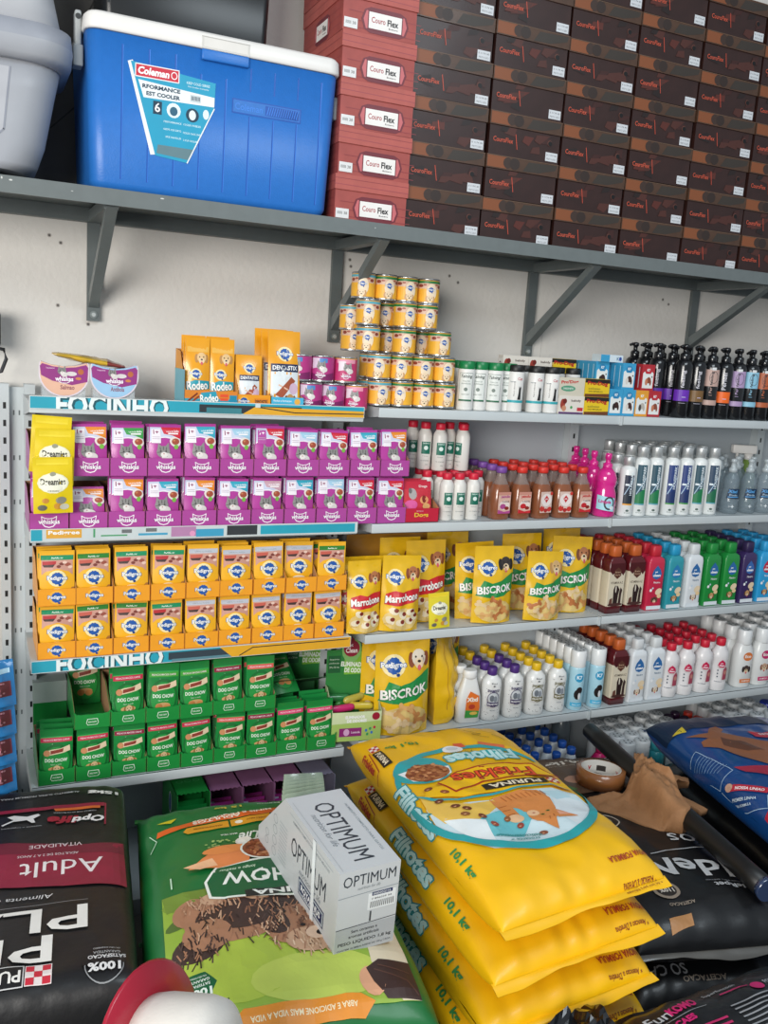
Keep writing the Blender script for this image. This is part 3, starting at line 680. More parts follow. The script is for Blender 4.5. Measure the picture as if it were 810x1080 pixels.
# ---- odour remover boxes
def odour(loc, lb, rz):
    t = thing('display_box', lb, 'display box', loc, rz, 'green leaf print boxes of waste bags')
    OL = M('#7fae52', .45, var=.1)
    w = .15
    car = MB(); car.box(-w/2, w/2, 0, .115, 0, .0015, OL); car.box(-w/2, w/2, 0, .0015, 0, .075, OL)
    for sx in (-w/2, w/2-.0015): car.prism([(0, 0), (0, .075), (.09, .115), (.113, .115), (.113, 0)], sx, sx+.0015, M('#b9c79a', .6))
    part('carton', car, t)
    bk = MB(); bk.prism([(-w/2, 0), (w/2, 0), (w/2, .205), (.035, .205), (.02, .235), (0, .245), (-.02, .235), (-.035, .205), (-w/2, .205)], .113, .1145, M('#2d7d3c', .45), 'y')
    S = flat(0, .113, 0)
    art(bk, [('r', '#79b23c', -.02, .14, w/2, .2), ('e', '#7fb56a', .0, .205, .030, .034), ('e', '#8e1f3a', 0, .208, .025, .022), ('p', '#8e1f3a', [(-.012, .224), (0, .243), (.012, .224)]), ('t', '#f0e8e8', 'pet', -.004, .215, .010, {}), ('t', '#f0e8e8', 'Clean', 0, .203, .013, {'w': .036, 'b': .03}),
        ('t', '#e8f0e4', 'ELIMINADOR', .012, .166, .013, {'w': .085, 'b': .04, 'r': -.06}), ('t', '#e8f0e4', 'DE ODORES', .016, .150, .013, {'w': .07, 'b': .04, 'r': -.06}), ('e', '#e4ecf0', .055, .185, .010, .016), ('e', '#4a86b8', .065, .19, .006, .012), ('e', '#e3c54a', .058, .172, .010, .006),
        ('r', '#1d5a33', -.07, .145, -.032, .19), ('t', '#b9cbb5', 'Saquinho', -.051, .18, .005, {'w': .03}), ('t', '#b9cbb5', 'perfumado', -.051, .170, .005, {'w': .03}), ('t', '#b9cbb5', '20 x 30 cm', -.051, .16, .005, {'w': .03})], S)
    part('header', bk, t)
    fl = MB()
    art(fl, [('r', '#a9c56a', -w/2, 0, w/2, .075), ('p', '#cfdcae', [(-w/2, .045), (w/2, .05), (w/2, .075), (-w/2, .075)]), ('t', '#f4f6f2', 'ELIMINADOR', -.005, .062, .008, {'w': .06, 'b': .05}), ('t', '#f4f6f2', 'DE ODORES', .0, .052, .008, {'w': .06, 'b': .05}), ('e', '#9c1d35', .058, .062, .012, .010),
        ('r', '#8d2a74', -.052, .012, .016, .034), ('e', '#d9a9cf', -.03, .023, .009, .009), ('t', '#efdcea', 'Lavanda', -.002, .023, .006, {'w': .026}), ('e', '#3b77c4', .03, .026, .004, .004, 8), ('e', '#2f9a5c', .042, .03, .004, .004, 8), ('e', '#c42a4a', .055, .033, .004, .004, 8), ('e', '#2f9a5c', .034, .016, .004, .004, 8), ('e', '#3b77c4', .047, .02, .004, .004, 8)], flat(0, 0, 0))
    part('printed_front', fl, t)
    t.scale = (1.10, 1, 1.32)
    return t
odour((1.122, 2.505, .3995), 'green box of small waste bags with a red drop crest at the shelf gap', radians(-8))
odour((1.040, 2.665, .3865), 'green crested waste bag box half hidden behind the front one', radians(-4))
def wrap(loc, rz, col, lb, ry=0):
    t = thing('wrapped_roll', lb, 'wrapped roll', loc, (ry, 0, rz), 'wrapped rolls of waste bags')
    mb = MB(); mb.lathe([(.004, -.045), (.010, -.040), (.013, -.03), (.013, .03), (.010, .04), (.004, .045)], M(col, .2, coat=.5, var=.1), 12, sx=1, sy=.8)
    mb.v = [(v[2], v[1], v[0]) for v in mb.v]; part('wrapper', mb, t)
for k, (dx, dy, z, a, c, nme) in enumerate([(-.03, .045, .470, .1, '#c9276b', 'magenta'), (.035, .05, .470, -.3, '#c9b23a', 'yellow'), (0, .085, .470, .2, '#3f8f3a', 'green'), (.02, .07, .4905, .35, '#bfb04a', 'upper yellow'), (-.035, .085, .4905, -.1, '#2f7d45', 'upper green'), (.0, .05, .418, .1, '#b93a7c', 'lower pink'), (0, .08, .418, .1, '#c9b23a', 'lower yellow'), (0, .10, .443, .1, '#3f8f3a', 'lower green')]):
    wrap((1.122+dx, 2.515+dy, z+.022), a, c, '%s wrapped roll lying in the green waste bag box' % nme)

# ================================================================== TOP SHELF, LEFT BAY
ZA = 1.4625
CLR = M('#dfe6ea', .08, trans=.0, alpha=.28, var=0)
def treat(loc, c2, flav, lb):
    t = thing('treat_tub', lb, 'cat treat tub', loc, 0, 'half-moon cat treat tubs')
    w = .064
    def outline(s=1):
        pts = []
        for k in range(17):
            a = pi+pi*k/16; pts.append((w*cos(a)*s, .072+.062*sin(a)*s))
        return pts+[(w*s*.98, .096), (w*.95*s, .102), (w*.55*s, .094), (.0, .090), (-w*.55*s, .094), (-w*.95*s, .102), (-w*s*.98, .096)]
    o = outline()
    b = MB(); b.prism(outline(.9), .004, .045, M('#b9a9c0', .25, coat=.4), 'y'); part('tub_body', b, t)
    f = MB(); f.prism(o, 0, .004, M('#e2d5de', .3), 'y')
    up = [(x*.95, z) for x, z in o if z > .060]
    art(f, [('p', M(c2), [(x*.95, .004+z*.96) for x, z in o]), ('p', '#93357f', [(-.058, .066), (-.03, .052), (.02, .042), (.059, .052), (.061, .09), (.055, .097), (.03, .09), (0, .087), (-.03, .09), (-.055, .097), (-.061, .09)]),
            ('t', '#e9c9e2', 'Temptations', -.035, .085, .005, {'w': .022}), ('e', '#d9d2d0', .018, .072, .014, .006), ('e', '#b8683c', .042, .078, .008, .008, 8), ('e', '#c98248', .036, .060, .008, .004, 8)]+cat(-.006, .078, .011)+[
            ('t', '#f4ecf2', 'whiskas', 0, .058, .012, {'w': .046, 'b': .04}), ('l', '#f4ecf2', [(-.014, .051), (-.006, .047), (.006, .047), (.014, .051)], .002), ('t', '#8a4a5a', flav, .008, .036, .012, {'w': .036, 'b': .02})], flat(0, 0, 0))
    part('printed_lid', f, t)
    s = MB()
    for sx in (-.055, .05): s.box(sx, sx+.005, .006, .05, 0, .035, CLR)
    s.box(-.055, .055, .006, .009, 0, .03, CLR); s.box(-.055, .055, .006, .05, 0, .002, CLR); part('clear_stand', s, t)
treat((.232, 2.56, ZA), '#e2b49a', 'Salmao', 'half-moon cat treat tub with peach lower edge, the left one')
treat((.361, 2.555, ZA), '#9cc4e2', 'Antibola', 'half-moon cat treat tub with pale blue lower edge')
t = thing('treat_packet', 'crumpled gold packet lying across the two half-moon tubs', 'treat packet', (.30, 2.612, 1.556), (0, .03, -.1))
mb = MB(); rg = []
for k in range(13):
    x = -.095+.19*k/12; hh = .002+.009*sin(pi*k/12)**.6; ring = []
    for j in range(14):
        a = 2*pi*j/14; n_ = noise.noise(Vector((x*30, j*.7, 3)))*.005; ring.append((x, .040*cos(a)*(1+.1*noise.noise(Vector((k*.9,1,1)))), hh*sin(a)+n_+.006+.02*(1-k/12)))
    rg.append(ring)
mb.loft(rg, [M('#c9a227', .25, coat=.6, var=.15, vs=40)]*9+[M('#7a2a22', .3, coat=.5)]*3); part('wrapper', mb, t)
# Rodeo tray
def smallpack(w, h, t_, items, base='#e9a11c', **k): return tpl(('packet', pouch_mb(w, h, t_, M(base, .28, coat=.35, var=.05), items, **k)))
rp = lambda red: [('r', '#e7b043', -.03, .145, .03, .16)]+dog(.010, .127, .0165, '#e2bd86', '#b98648')+pedlogo(-.006, .085, .0135)+[('p', '#1f9aae', [(-.033, .058), (-.01, .068), (.033, .066), (.033, .044), (-.033, .036)]), ('t', '#10606c', 'Rodeo', -.001, .0525, .026, {'w': .062, 'b': .06, 'r': .08}), ('t', '#f4f4ee', 'Rodeo', -.001, .053, .025, {'w': .06, 'b': .03, 'r': .08}),
      ('r', '#d8412f' if red else '#e99a20', -.002, .006, .033, .034), ('l', '#6e2b18', [(-.032, .008), (-.008, .036)], .006), ('l', '#8d3a20', [(-.024, .006), (-.001, .034)], .005), ('l', '#b5603a', [(-.014, .006), (.004, .028)], .004)]
RP = [smallpack(.068, .185, .016, rp(False), topf=.14, wr=.003), smallpack(.068, .185, .016, rp(True), topf=.14, wr=.003, seed=4)]
rt_car, rt_lip = tray_parts(.150, .13, .045, .155, M('#e99a20', .45), M('#d99a58', .6), [('r', '#d9822a', -.075, .022, .075, .045), ('r', '#2a9ab2', -.075, 0, .075, .022), ('p', '#2a9ab2', [(-.03, .0), (-.03, .038), (.012, .044), (.02, .02), (.02, 0)]), ('t', '#10606c', 'Rodeo', -.006, .0235, .024, {'w': .054, 'b': .05, 'r': .1}), ('t', '#f4f4ee', 'Rodeo', -.006, .024, .023, {'w': .052, 'b': .03, 'r': .1}), ('l', '#7a3018', [(-.066, .014), (-.04, .036)], .005), ('l', '#8d3a20', [(-.06, .008), (-.036, .028)], .005), ('r', '#e0502a', .025, .028, .048, .036), ('r', '#e0502a', .025, .018, .048, .025), ('r', '#1d87a6', .052, .006, .073, .034)])
art(rt_lip, [('r', '#79b9c8', -.065, 0, .065, .1)], flatL(-.0755, .065, 0))
spawn(tpl(('carton', rt_car), ('printed_lip', rt_lip)), 'display_tray', (.618, 2.512, ZA), 'open orange and turquoise tray of beef stick packs at the shelf front', 'display box')
for k in range(3):
    for j in (0, 1):
        spawn(RP[j], 'dog_treat_pack', (.583+.070*j, 2.534+.028*k, ZA+.004), '%s beef stick pack, %s in the turquoise edged tray' % (['left', 'red-cornered right'][j], ORD[k] if k else 'front'), 'dog treat pack', 'yellow beef stick packs', rz=(radians(-3), 0, random.uniform(-.04, .04)), sc=(1, 1, 1-.0*k+.03*(k == 2)))
# Small dental tray + packs
dl = lambda s, txt: [('r', '#dfe6ea', -.03*s, .0, .03*s, .075*s), ('r', '#1b2c52', -.03*s, .072*s, .03*s, .088*s), ('t', '#f0f2f4', 'DENTASTIX', 0, .080*s, .009*s, {'w': .054*s, 'b': .03}), ('p', '#a8563a', [(-.022*s, .025*s), (.014*s, .062*s), (.024*s, .054*s), (-.006*s, .018*s)]), ('l', '#e3b9a0', [(-.014*s, .045*s), (.006*s, .036*s)], .003*s), ('e', '#d9bad0', .020*s, .038*s, .010*s, .012*s), ('e', '#6ba9d2', .015*s, .012*s, .016*s, .012*s)]+pedlogo(0, .108*s, .0135*s)
SD = smallpack(.078, .145, .018, dl(1.0, 1), topf=.12, wr=.003)
sc_, sl_ = tray_parts(.100, .14, .038, .06, M('#e99a20', .45), M('#c98f52', .7), pedlogo(-.030, .019, .0125, halo='#f4b43c')+[('r', '#e0861a', .0, .012, .042, .028), ('t', '#2a2a30', 'DENTASTIX', .021, .02, .008, {'w': .036, 'b': .04})])
spawn(tpl(('carton', sc_), ('printed_lip', sl_)), 'display_tray', (.743, 2.515, ZA), 'low orange open tray holding the small dental chew packs', 'display box')
for k in range(3): spawn(SD, 'dental_chew_pack', (.733+.003*k, 2.535+.03*k, ZA+.004+.0*k), 'small yellow dental chew pack, %s in the low orange tray' % ORD[k], 'dental chew pack', 'small dental chew packs', rz=(radians(-6), .0, random.uniform(-.05, .05)))
TDp = smallpack(.098, .220, .022, dl(1.42, 1)+dog(.018, .022, .016, '#c9965c', '#8a5a30', False), topf=.15, wr=.004, seed=2)
tc_, tl_ = tray_parts(.098, .16, .034, .05, M('#3aa6cc', .45), M('#c98f52', .7), [('r', '#4ab4d8', -.049, 0, .049, .034), ('t', '#f0f4f6', 'Reduz a formacao', -.015, .024, .006, {'w': .055}), ('t', '#f0f4f6', 'DO TARTARO', -.006, .011, .006, {'w': .05}), ('e', '#e8b04a', .030, .022, .009, .009), ('e', '#f2f4f4', -.04, .008, .005, .004)])
spawn(tpl(('carton', tc_), ('printed_lip', tl_)), 'display_tray', (.843, 2.515, ZA), 'low light blue open tray holding the tall dental chew packs', 'display box')
for k in range(3): spawn(TDp, 'dental_chew_pack', (.838-.010*k, 2.535+.035*k, ZA+.004), 'tall dental chew pack with navy band, %s in the light blue tray' % ORD[k], 'dental chew pack', 'tall dental chew packs', rz=(radians(-5), .0, random.uniform(-.04, .04)), sc=(1, 1, 1+.01*k))

# ---- yellow hanging treat packets
dr = [('r', '#e8cf2a', -.04, .13, .04, .145), ('e', '#e9e8c8', 0, .082, .040, .027), ('e', '#f4f2dc', 0, .082, .037, .0245), ('t', '#3c3a32', 'Dreamies', 0, .086, .017, {'w': .064, 'b': .03}), ('e', '#9a9a86', 0, .106, .008, .006), ('t', '#6b6a50', 'COM RECHEIO', 0, .062, .004, {'w': .03}), ('e', '#c98c3c', -.02, .035, .009, .007), ('e', '#6c6a62', -.028, .016, .012, .008), ('e', '#c9902f', .012, .02, .011, .009), ('e', '#8e8c80', .02, .036, .014, .010), ('e', '#c9c7b4', .028, .018, .012, .008)]
YP = smallpack(.098, .150, .014, dr, base='#e3c818', topf=.10, wr=.004)
Yd = [((.198, 2.488, 1.172), 'lowest yellow cat treat packet hanging in front of the purple trays', -.02), ((.200, 2.500, 1.244), 'middle yellow cat treat packet of the three hanging ones', .02), ((.188, 2.512, 1.277), 'topmost yellow cat treat packet, partly hidden by two others', .06)]
for loc, lb, a in Yd: spawn(YP, 'cat_treat_packet', (loc[0], loc[1]-.008, loc[2]), lb, 'cat treat packet', 'hanging yellow cat treat packets', rz=(radians(3), a, 0))
# ================================================================== MIDDLE AND RIGHT BAYS
Z1, Z2, Z3, Z4 = 1.4775, 1.1175, .7575, .3985
SIL = M('#b9bcbd', .25, .85, var=.03)
# ---- cans
def can(kind):
    R, H = .0365, .0795
    b = MB(); b.lathe([(.0345, .001), (.0374, .002, SIL), (.0374, .0045, SIL), (.0362, .007, SIL), (R, .0075), (R, H-.006), (.0355, H-.003)], '#ecaa2c' if kind != 'w' else '#b0307c', 26)
    c = cyl(R+.0002)
    if kind == 'w': it = [('r', '#b4357f', -.11, .008, .11, .072), ('p', '#d9c6da', [(-.028, .072), (-.002, .072), (-.004, .045), (-.026, .04)]), ('r', '#4a84c0', -.004, .058, .02, .071), ('p', '#7a1f5c', [(-.05, .008), (.05, .008), (.05, .03), (0, .022), (-.05, .03)])]+cat(.002, .048, .0135)+whisklogo(.0, .022, .0125)
    elif kind == 'w2': it = [('r', '#c0356f', -.11, .008, .11, .072), ('r', '#e89ab0', -.03, .060, .03, .072), ('p', '#e9dbe4', [(-.024, .066), (-.002, .066), (-.006, .04), (-.024, .036)])]+cat(.004, .046, .013, '#9c9a98')+whisklogo(.0, .022, .0125)
    else:
        band = {'g': '#1f7a3c', 'b': '#58a9b8'}[kind]
        it = [('r', '#f0b236', -.11, .008, .11, .072), ('r', band, -.11, .065, .11, .072), ('r', '#d9b49c', -.045, .048, .045, .065), ('e', '#8a3c2a', -.03, .057, .008, .005), ('e', '#8a3c2a', .034, .056, .007, .005), ('e', '#a55440', -.016, .06, .006, .003), ('e', '#b06a50', .022, .061, .006, .003),
              ('e', '#ecd8bc', .006, .038, .017, .026)]+dog(.002, .016, .0125, '#e8cfae', '#c79a6a', False)+pedlogo(.004, .045, .0095, halo=None)
    l = MB(); art(l, it, c, du=.006)
    rims = None; rims = MB()
    for z in (H-.003,): rims.lathe([(.0362, z-.0028), (.0374, z-.001), (.0374, z+.0012), (.0362, z+.003)], SIL, 26)
    lid = MB(); lid.lathe([(.0345, H-.004), (.0345, H-.0015), (.0, H-.0015)], SIL, 26, cap1=False)
    return tpl(('can_body', b), ('label', l), ('rim', rims), ('lid', lid))
CN = {k: can(k) for k in ('g', 'b', 'w', 'w2')}
ctxt = {'g': 'green-rimmed yellow dog food can', 'b': 'blue-rimmed yellow dog food can', 'w': 'plum cat food can', 'w2': 'pink cat food can'}
def placecan(k, x, y, lv, lb, rz=None):
    spawn(CN[k], 'food_can', (x, y, Z1+.0802*lv+(.002 if x > 1.1 else -.0145+.0)), lb, 'food can', 'plum and pink cat food cans' if k[0] == 'w' else 'yellow dog food cans', rz=(-.38+random.uniform(-.3, .28)) if rz is None else rz)
for i, (k, x) in enumerate([('w', .927), ('w', .999), ('w2', 1.075)]): placecan(k, x, 2.56, 0, '%s %s, bottom level' % (['leftmost', 'middle', 'rightmost'][i], ctxt[k]))
for i, (k, x) in enumerate([('w', .896), ('w', .968), ('w2', 1.042)]): placecan(k, x, 2.578, 1, '%s %s, upper level' % (['leftmost', 'middle', 'rightmost'][i], ctxt[k]))
for i, (k, x) in enumerate([('b', 1.153), ('g', 1.228), ('g', 1.303), ('g', 1.378)]):
    placecan(k, x, 2.56, 0, '%s, front of lowest can level, %s from left' % (ctxt[k], nth(i)))
    placecan(k, x, 2.64, 0, '%s, second file of lowest can level, %s from left' % (ctxt[k], nth(i)))
    placecan(k, x-.006, 2.563, 1, '%s, front of second can level, %s from left' % (ctxt[k], nth(i)))
    placecan(k, x+.004, 2.643, 1, '%s, second file of second can level, %s from left' % (ctxt[k], nth(i)))
def lvl(lv, lst, y):
    nmv = {2: 'third', 3: 'fourth', 4: 'top'}[lv]
    for i, (k, px, py, yy) in enumerate(lst):
        placecan(k, pX(px, py, yy), yy, lv, '%s, %s from left on the %s can level' % (ctxt[k], nth(i), nmv))
lvl(2, [('b', 372, 356, 2.675), ('b', 388, 358, 2.60), ('g', 409, 358, 2.675), ('g', 426, 360, 2.60), ('g', 445, 360, 2.675), ('g', 463, 363, 2.60)], 0)
lvl(3, [('b', 371, 330, 2.675), ('b', 388, 331, 2.60), ('g', 407, 331, 2.675), ('g', 427, 333, 2.675-.075), ('g', 449, 335, 2.60)], 0)
lvl(4, [('b', 383, 305, 2.64), ('g', 406, 306, 2.64), ('g', 428, 308, 2.64), ('g', 451, 310, 2.64)], 0)

# ---- talc bottles
WB = M('#e4e2de', .4, var=.02); GC = M('#0f7a43', .35)
tl = lambda nme: [('r', '#5f6f68', -.023, .028, .023, .118), ('r', '#dfe2dd', -.0215, .030, .0215, .1165), ('t', '#26332d', 'Talning', 0, .106, .013, {'w': .038, 'b': .02, 'sh': .2}), ('t', '#6c7a72', 'TALCO', 0, .092, .004, {'w': .024}), ('t', '#6c7a72', 'ANTIPULGAS', 0, .084, .004, {'w': .03}), ('e', '#6c7a72', 0, .066, .006, .006), ('t', '#6c7a72', 'USO VET', 0, .05, .004, {'w': .026}), ('r', '#1f6a48', -.0215, .030, .0215, .034)]
TG = bottle_t([(.026, 0), (.0275, .003), (.0275, .127), (.0265, .13)], WB, [(.0262, .129), (.0272, .132), (.0272, .153), (.025, .155)], GC, tl(''), cyl(.0277))
TB = bottle_t([(.026, 0), (.0275, .003), (.0275, .127), (.0265, .13)], WB, [(.0262, .129), (.0272, .132), (.0272, .15), (.025, .152)], '#161616', [('r', '#2aa3ad', -.04, .030, .035, .038), ('t', '#c04a5a', 'Cat', .012, .108, .009, {}), ('t', '#3a3c3e', 'TALCO DESODOR', -.006, .075, .004, {'w': .05, 'r': pi/2}), ('p', '#1c1c1e', [(.006, .04), (.018, .04), (.017, .07), (.019, .085), (.014, .078), (.010, .085), (.009, .06)]), ('t', '#7c8890', 'Tratamento', -.012, .098, .004, {'w': .02})], cyl(.0277))
k = 0
for px, py, y, tt in [(489, 433, 2.55, TG), (503, 433, 2.56, TG), (519, 434, 2.55, TG), (531, 433, 2.575, TG), (541, 433, 2.55, TB), (562, 435, 2.55, TB), (578.5, 435, 2.548, TB)]:
    cl = 'green-capped' if tt is TG else 'black-capped'; k += 1
    spawn(tt, 'talc_bottle', (at(px, py, y).x, y, Z1), '%s white talc bottle, %s from left in the front row' % (cl, nth(k-1)), 'bottle', 'white talc bottles', rz=-.45+random.uniform(-.3, .1))
for i in range(8): spawn(TG if i in (0, 1, 3) else TB, 'talc_bottle', (1.475+.066*i, 2.65, Z1), 'white talc bottle in the back row, %s from left' % nth(i), 'bottle', 'white talc bottles', only=('body', 'cap'))

# ---- medicine cartons
def ct(*a, **k): return carton_t(*a, **k)
C_dog = ct(.103, .03, .060, '#ddd6cc', [('e', '#9c3a2c', -.036, .032, .010, .018), ('e', '#c98a6a', -.030, .018, .009, .010), ('e', '#6e2018', -.028, .042, .008, .009), ('t', '#4a3a34', 'babidy', .018, .044, .010, {'w': .04, 'b': .02}), ('e', '#4a9a5a', .0, .022, .005, .005), ('r', '#c0303a', .024, .010, .048, .022), ('r', '#5a3a6a', -.05, 0, .05, .006)], side=[('r', '#e9e6e0', -.012, .01, .012, .05), ('t', '#222222', '2', 0, .03, .02, {})])
C_grn = ct(.103, .03, .060, '#cfc8b6', [('t', '#c22a2a', "Pro'Dog", -.01, .045, .014, {'w': .07, 'b': .04, 'r': .06}), ('e', '#5a9a7c', -.015, .024, .030, .010), ('t', '#e9eee6', 'SABONETE', -.015, .024, .006, {'w': .04})])
C_yel = ct(.103, .05, .060, '#e3c120', [('p', '#1c1a18', [(-.0515, .047), (.0515, .047), (.0515, .06), (-.0515, .06)]), ('p', '#6a3a1c', [(-.05, 0), (.0515, 0), (.0515, .012), (-.05, .009)]), ('t', '#b3261e', 'Pro-Dog', .0, .044, .016, {'w': .085, 'b': .05, 'r': -.03}), ('t', '#6a6a2a', 'colosso', -.012, .028, .008, {'w': .05}), ('t', '#4a4a1a', 'SAIS MINERAIS', -.006, .018, .005, {'w': .06})], side=[('r', '#e6c52a', -.025, 0, .025, .06), ('r', '#c9d0c0', -.006, .006, .006, .05)])
def small(base, c2, petc, pet2):
    return ct(.056, .028, .090, base, [('p', '#e2e4e2', [(-.023, .008), (.023, .008), (.023, .060), (.016, .066), (.010, .058), (-.010, .058), (-.016, .066), (-.023, .060)]), ('e', c2, 0, .070, .013, .012), ('t', '#e9f2f6', 'K7', 0, .071, .009, {'b': .05}), ('e', petc, .004, .036, .010, .011), ('e', pet2, -.006, .03, .006, .012), ('e', petc, .012, .028, .004, .010), ('e', '#222222', .017, .048, .003, .003, 6)], side=[('l', '#cfe4ee', [(0, .01), (0, .08)], .003)])
C_b1 = small('#3a9bc8', '#2a7fb0', '#3a1f1a', '#2b1a18'); C_b2 = small('#3a9bc8', '#2a7fb0', '#4a2c26', '#d9d0c8'); C_or = small('#e09a34', '#e8a838', '#b9b2a8', '#4a4440'); C_rd = small('#b02a34', '#c0303c', '#8a4a34', '#c47a5a')
cg = 'small medicine cartons on the top shelf'
def cart(t, x, y, z, lb, rz=0): spawn(t, 'medicine_carton', (x, y, z), lb, 'carton', cg, rz=rz)
Y0 = 2.525
cart(C_dog, 1.853, Y0, Z1, 'cream carton with a red dog beside the last talc bottle, lowest')
cart(C_yel, 1.957, Y0, Z1, 'lower yellow and black carton with red lettering')
cart(C_grn, 1.850, Y0+.002, Z1+.0607, 'beige carton with green oval stacked on the cream dog carton')
cart(C_yel, 1.955, Y0+.002, Z1+.0607, 'upper yellow and black carton with red lettering')
for i in range(2):
    for j in range(3): cart(C_dog, 1.700+.104*i, 2.655, Z1+.0607*j+.0, 'cream dog carton in the back stack, %s, %s' % (['left', 'right'][i], ['lowest', 'middle', 'topmost'][j]))
cart(C_yel, 1.90, 2.655, Z1, 'yellow carton in the back stack, lowest'); cart(C_yel, 1.90, 2.655, Z1+.0607, 'yellow carton in the back stack, middle'); cart(C_yel, 1.88+.02, 2.655, Z1+.1214, 'yellow carton in the back stack, topmost')
for t, x, nme in ((C_b1, 2.037, 'blue carton with dark dog'), (C_b2, 2.094, 'blue carton with grey dog'), (C_or, 2.151, 'orange carton'), (C_rd, 2.208, 'red carton')):
    for j in range(3): cart(t, x, Y0+.029*j, Z1, '%s on the lower level, %s' % (nme, ORD[j]+(' from the front' if j else '')))
for t, x, nme, n in ((C_b1, 1.985, 'blue carton', 4), (C_b2, 2.085, 'blue carton with long-eared dog', 4), (C_rd, 2.170, 'dark red carton', 4)):
    for j in range(n): cart(t, x+(.02 if t is C_b1 else 0), Y0+.004+.029*j+(.045 if t is C_b1 else 0), Z1+(.0907 if t is not C_b1 or 1 else 0), '%s on the upper level, %s' % (nme, ORD[j]+(' from the front' if j else '')))
cart(ct(.095, .05, .024, '#cfdde4', [('r', '#3a9bc8', -.0475, 0, -.01, .024), ('t', '#3c6a90', 'K7', .03, .012, .012, {}), ('e', '#2a4a9a', .036, .012, .006, .007)]), 2.03, Y0+.035, Z1+.1814, 'light blue carton lying flat on top of the blue cartons')

# ---- black pump bottles
BKP = M('#17181b', .18, coat=.4, var=.05)
def pump(band, txt='feeling', full=None, prx='Perfeeling'):
    R = .0315
    b = MB(); b.lathe([(.029, 0), (R, .004), (R, .185), (.0285, .199), (.022, .205), (.016, .208)], BKP, 22)
    c = MB(); c.lathe([(.0155, .206), (.0165, .21), (.0165, .226), (.013, .23), (.008, .232), (.008, .246), (.012, .248), (.0125, .258), (.008, .261)], BKP, 14)
    c.tube([(0, 0, .254), (-.015, -.018, .254), (-.022, -.027, .250)], .0052, BKP, 8)
    l = MB()
    if full:
        it = [('r', full, -.030, .118, .028, .178), ('o', '#2a2c30', .004, .15, .016, .022, .0016), ('t', '#2e3036', 'feeling', -.002, .147, .012, {'w': .05, 'r': pi/2, 'b': .02}), ('t', full, '| Per', -.002, .100, .012, {'w': .030, 'r': pi/2}), ('r', full, -.031, .050, .028, .068), ('r', '#d9dbdc', -.006, .176, .010, .186)]
    else:
        it = [('r', band, -.032, .060, .030, .100), ('t', '#d6d4dc', txt, .000, .138, .015, {'w': .062, 'r': pi/2, 'b': .01}), ('l', '#b9b4c4', [(-.01, .053), (.014, .053)], .0014), ('r', '#c9c0dc', .0, .073, .014, .0755)]
    art(l, it, cyl(R+.0002), du=.006); return tpl(('body', b), ('pump', c), ('label', l))
PB = [(697, 'purple', pump('#5a2aa0')), (717, 'purple', pump('#6a2eb0')), (731, 'gold', pump('#7a5a34')), (744.5, 'beige', pump('', full='#bfa096')), (758.5, 'orange', pump('#f0691c', txt='Perfeel')), (772.5, 'lilac', pump('', full='#b097be')), (786.5, 'light blue', pump('', full='#8fc4dc')), (800, 'copper', pump('', full='#b8603a')), (812, 'pink', pump('', full='#c992a4')), (826, 'white', pump('', full='#c9c9cc'))]
for i, (px, cn, tt) in enumerate(PB):
    x = 2.276 + .0655*i
    for j in range(4):
        if i == 0 and j == 0: continue
        spawn(tt, 'pump_bottle', (x+.003*(j % 2), 2.545+.066*j, Z1), 'black pump bottle with %s band, %s in the %s file from the left' % (cn, ORD[j] if j == 0 else ORD[j]+' back', nth(i)), 'bottle', 'black pump bottles', rz=-.55+random.uniform(-.12, .12), only=None if j == 0 or (i < 2 and j == 1) else ('body', 'pump'))

# ---- second level: red treat tray, red cap bottles
dg_c, dg_l = tray_parts(.125, .14, .045, .08, M('#c01f3a', .4), M('#c98c60', .7), [('t', '#e8c23a', 'Dogs', .0, .022, .018, {'w': .05, 'b': .03}), ('t', '#e8b0b8', 'PETISCO', -.006, .036, .004, {'w': .024})])
dh = MB(); dh.box(-.06, .06, .002, .0035, .0, .155, '#b01c36'); art(dh, [('r', '#c02a42', -.06, .12, .06, .155), ('t', '#d9a93a', 'Dogs', -.015, .108, .02, {'w': .06, 'r': .12})], flat(0, .002, 0))
DR = smallpack(.100, .125, .016, [('p', '#c9303f', [(-.05, .03), (.05, .0), (.05, .1), (-.05, .1)]), ('e', '#a9a4a2', -.02, .085, .014, .018), ('e', '#6a6664', -.028, .095, .006, .009), ('e', '#d95a9a', -.026, .05, .022, .016), ('e', '#e8a06a', .022, .065, .018, .013), ('e', '#8a2a22', .022, .068, .009, .012), ('e', '#e9b070', .03, .045, .016, .010), ('t', '#f0e4dc', 'Dogs', .02, .108, .01, {'w': .03})], base='#c5243c', wr=.003)
e = spawn(tpl(('carton', dg_c), ('printed_lip', dg_l)), 'display_tray', (1.305, 2.51, Z2), 'red open tray of dog snacks beside the purple trays', 'display box')
for j in range(3): spawn(DR, 'dog_snack_packet', (1.300, 2.528+.03*j, Z2+.003+.0*j), 'red dog snack packet in the red tray, %s' % ORD[j], 'dog treat pack', 'red dog snack packets', rz=(radians(-8), 0, .03))
rb_l = [('r', '#0f6a55', -.014, .052, .016, .092), ('t', '#cfe8df', 'SABAO', .001, .087, .005, {'w': .022, 'b': .02}), ('e', '#dfeee8', .001, .072, .007, .007), ('t', '#8a8f8c', 'Shampoo', 0, .045, .004, {'w': .02}), ('t', '#8a8f8c', 'USO VETERINARIO', 0, .03, .003, {'w': .03}), ('t', '#8a8f8c', 'Cao', .006, .018, .004, {})]
RBt = bottle_t([(.021, 0), (.0235, .003), (.0235, .112), (.022, .120), (.015, .132), (.014, .136)], M('#dfdcd6', .35, var=.02), [(.0148, .133), (.0165, .136), (.0165, .152), (.0145, .155)], '#d01f3a', rb_l, cyl(.0237))
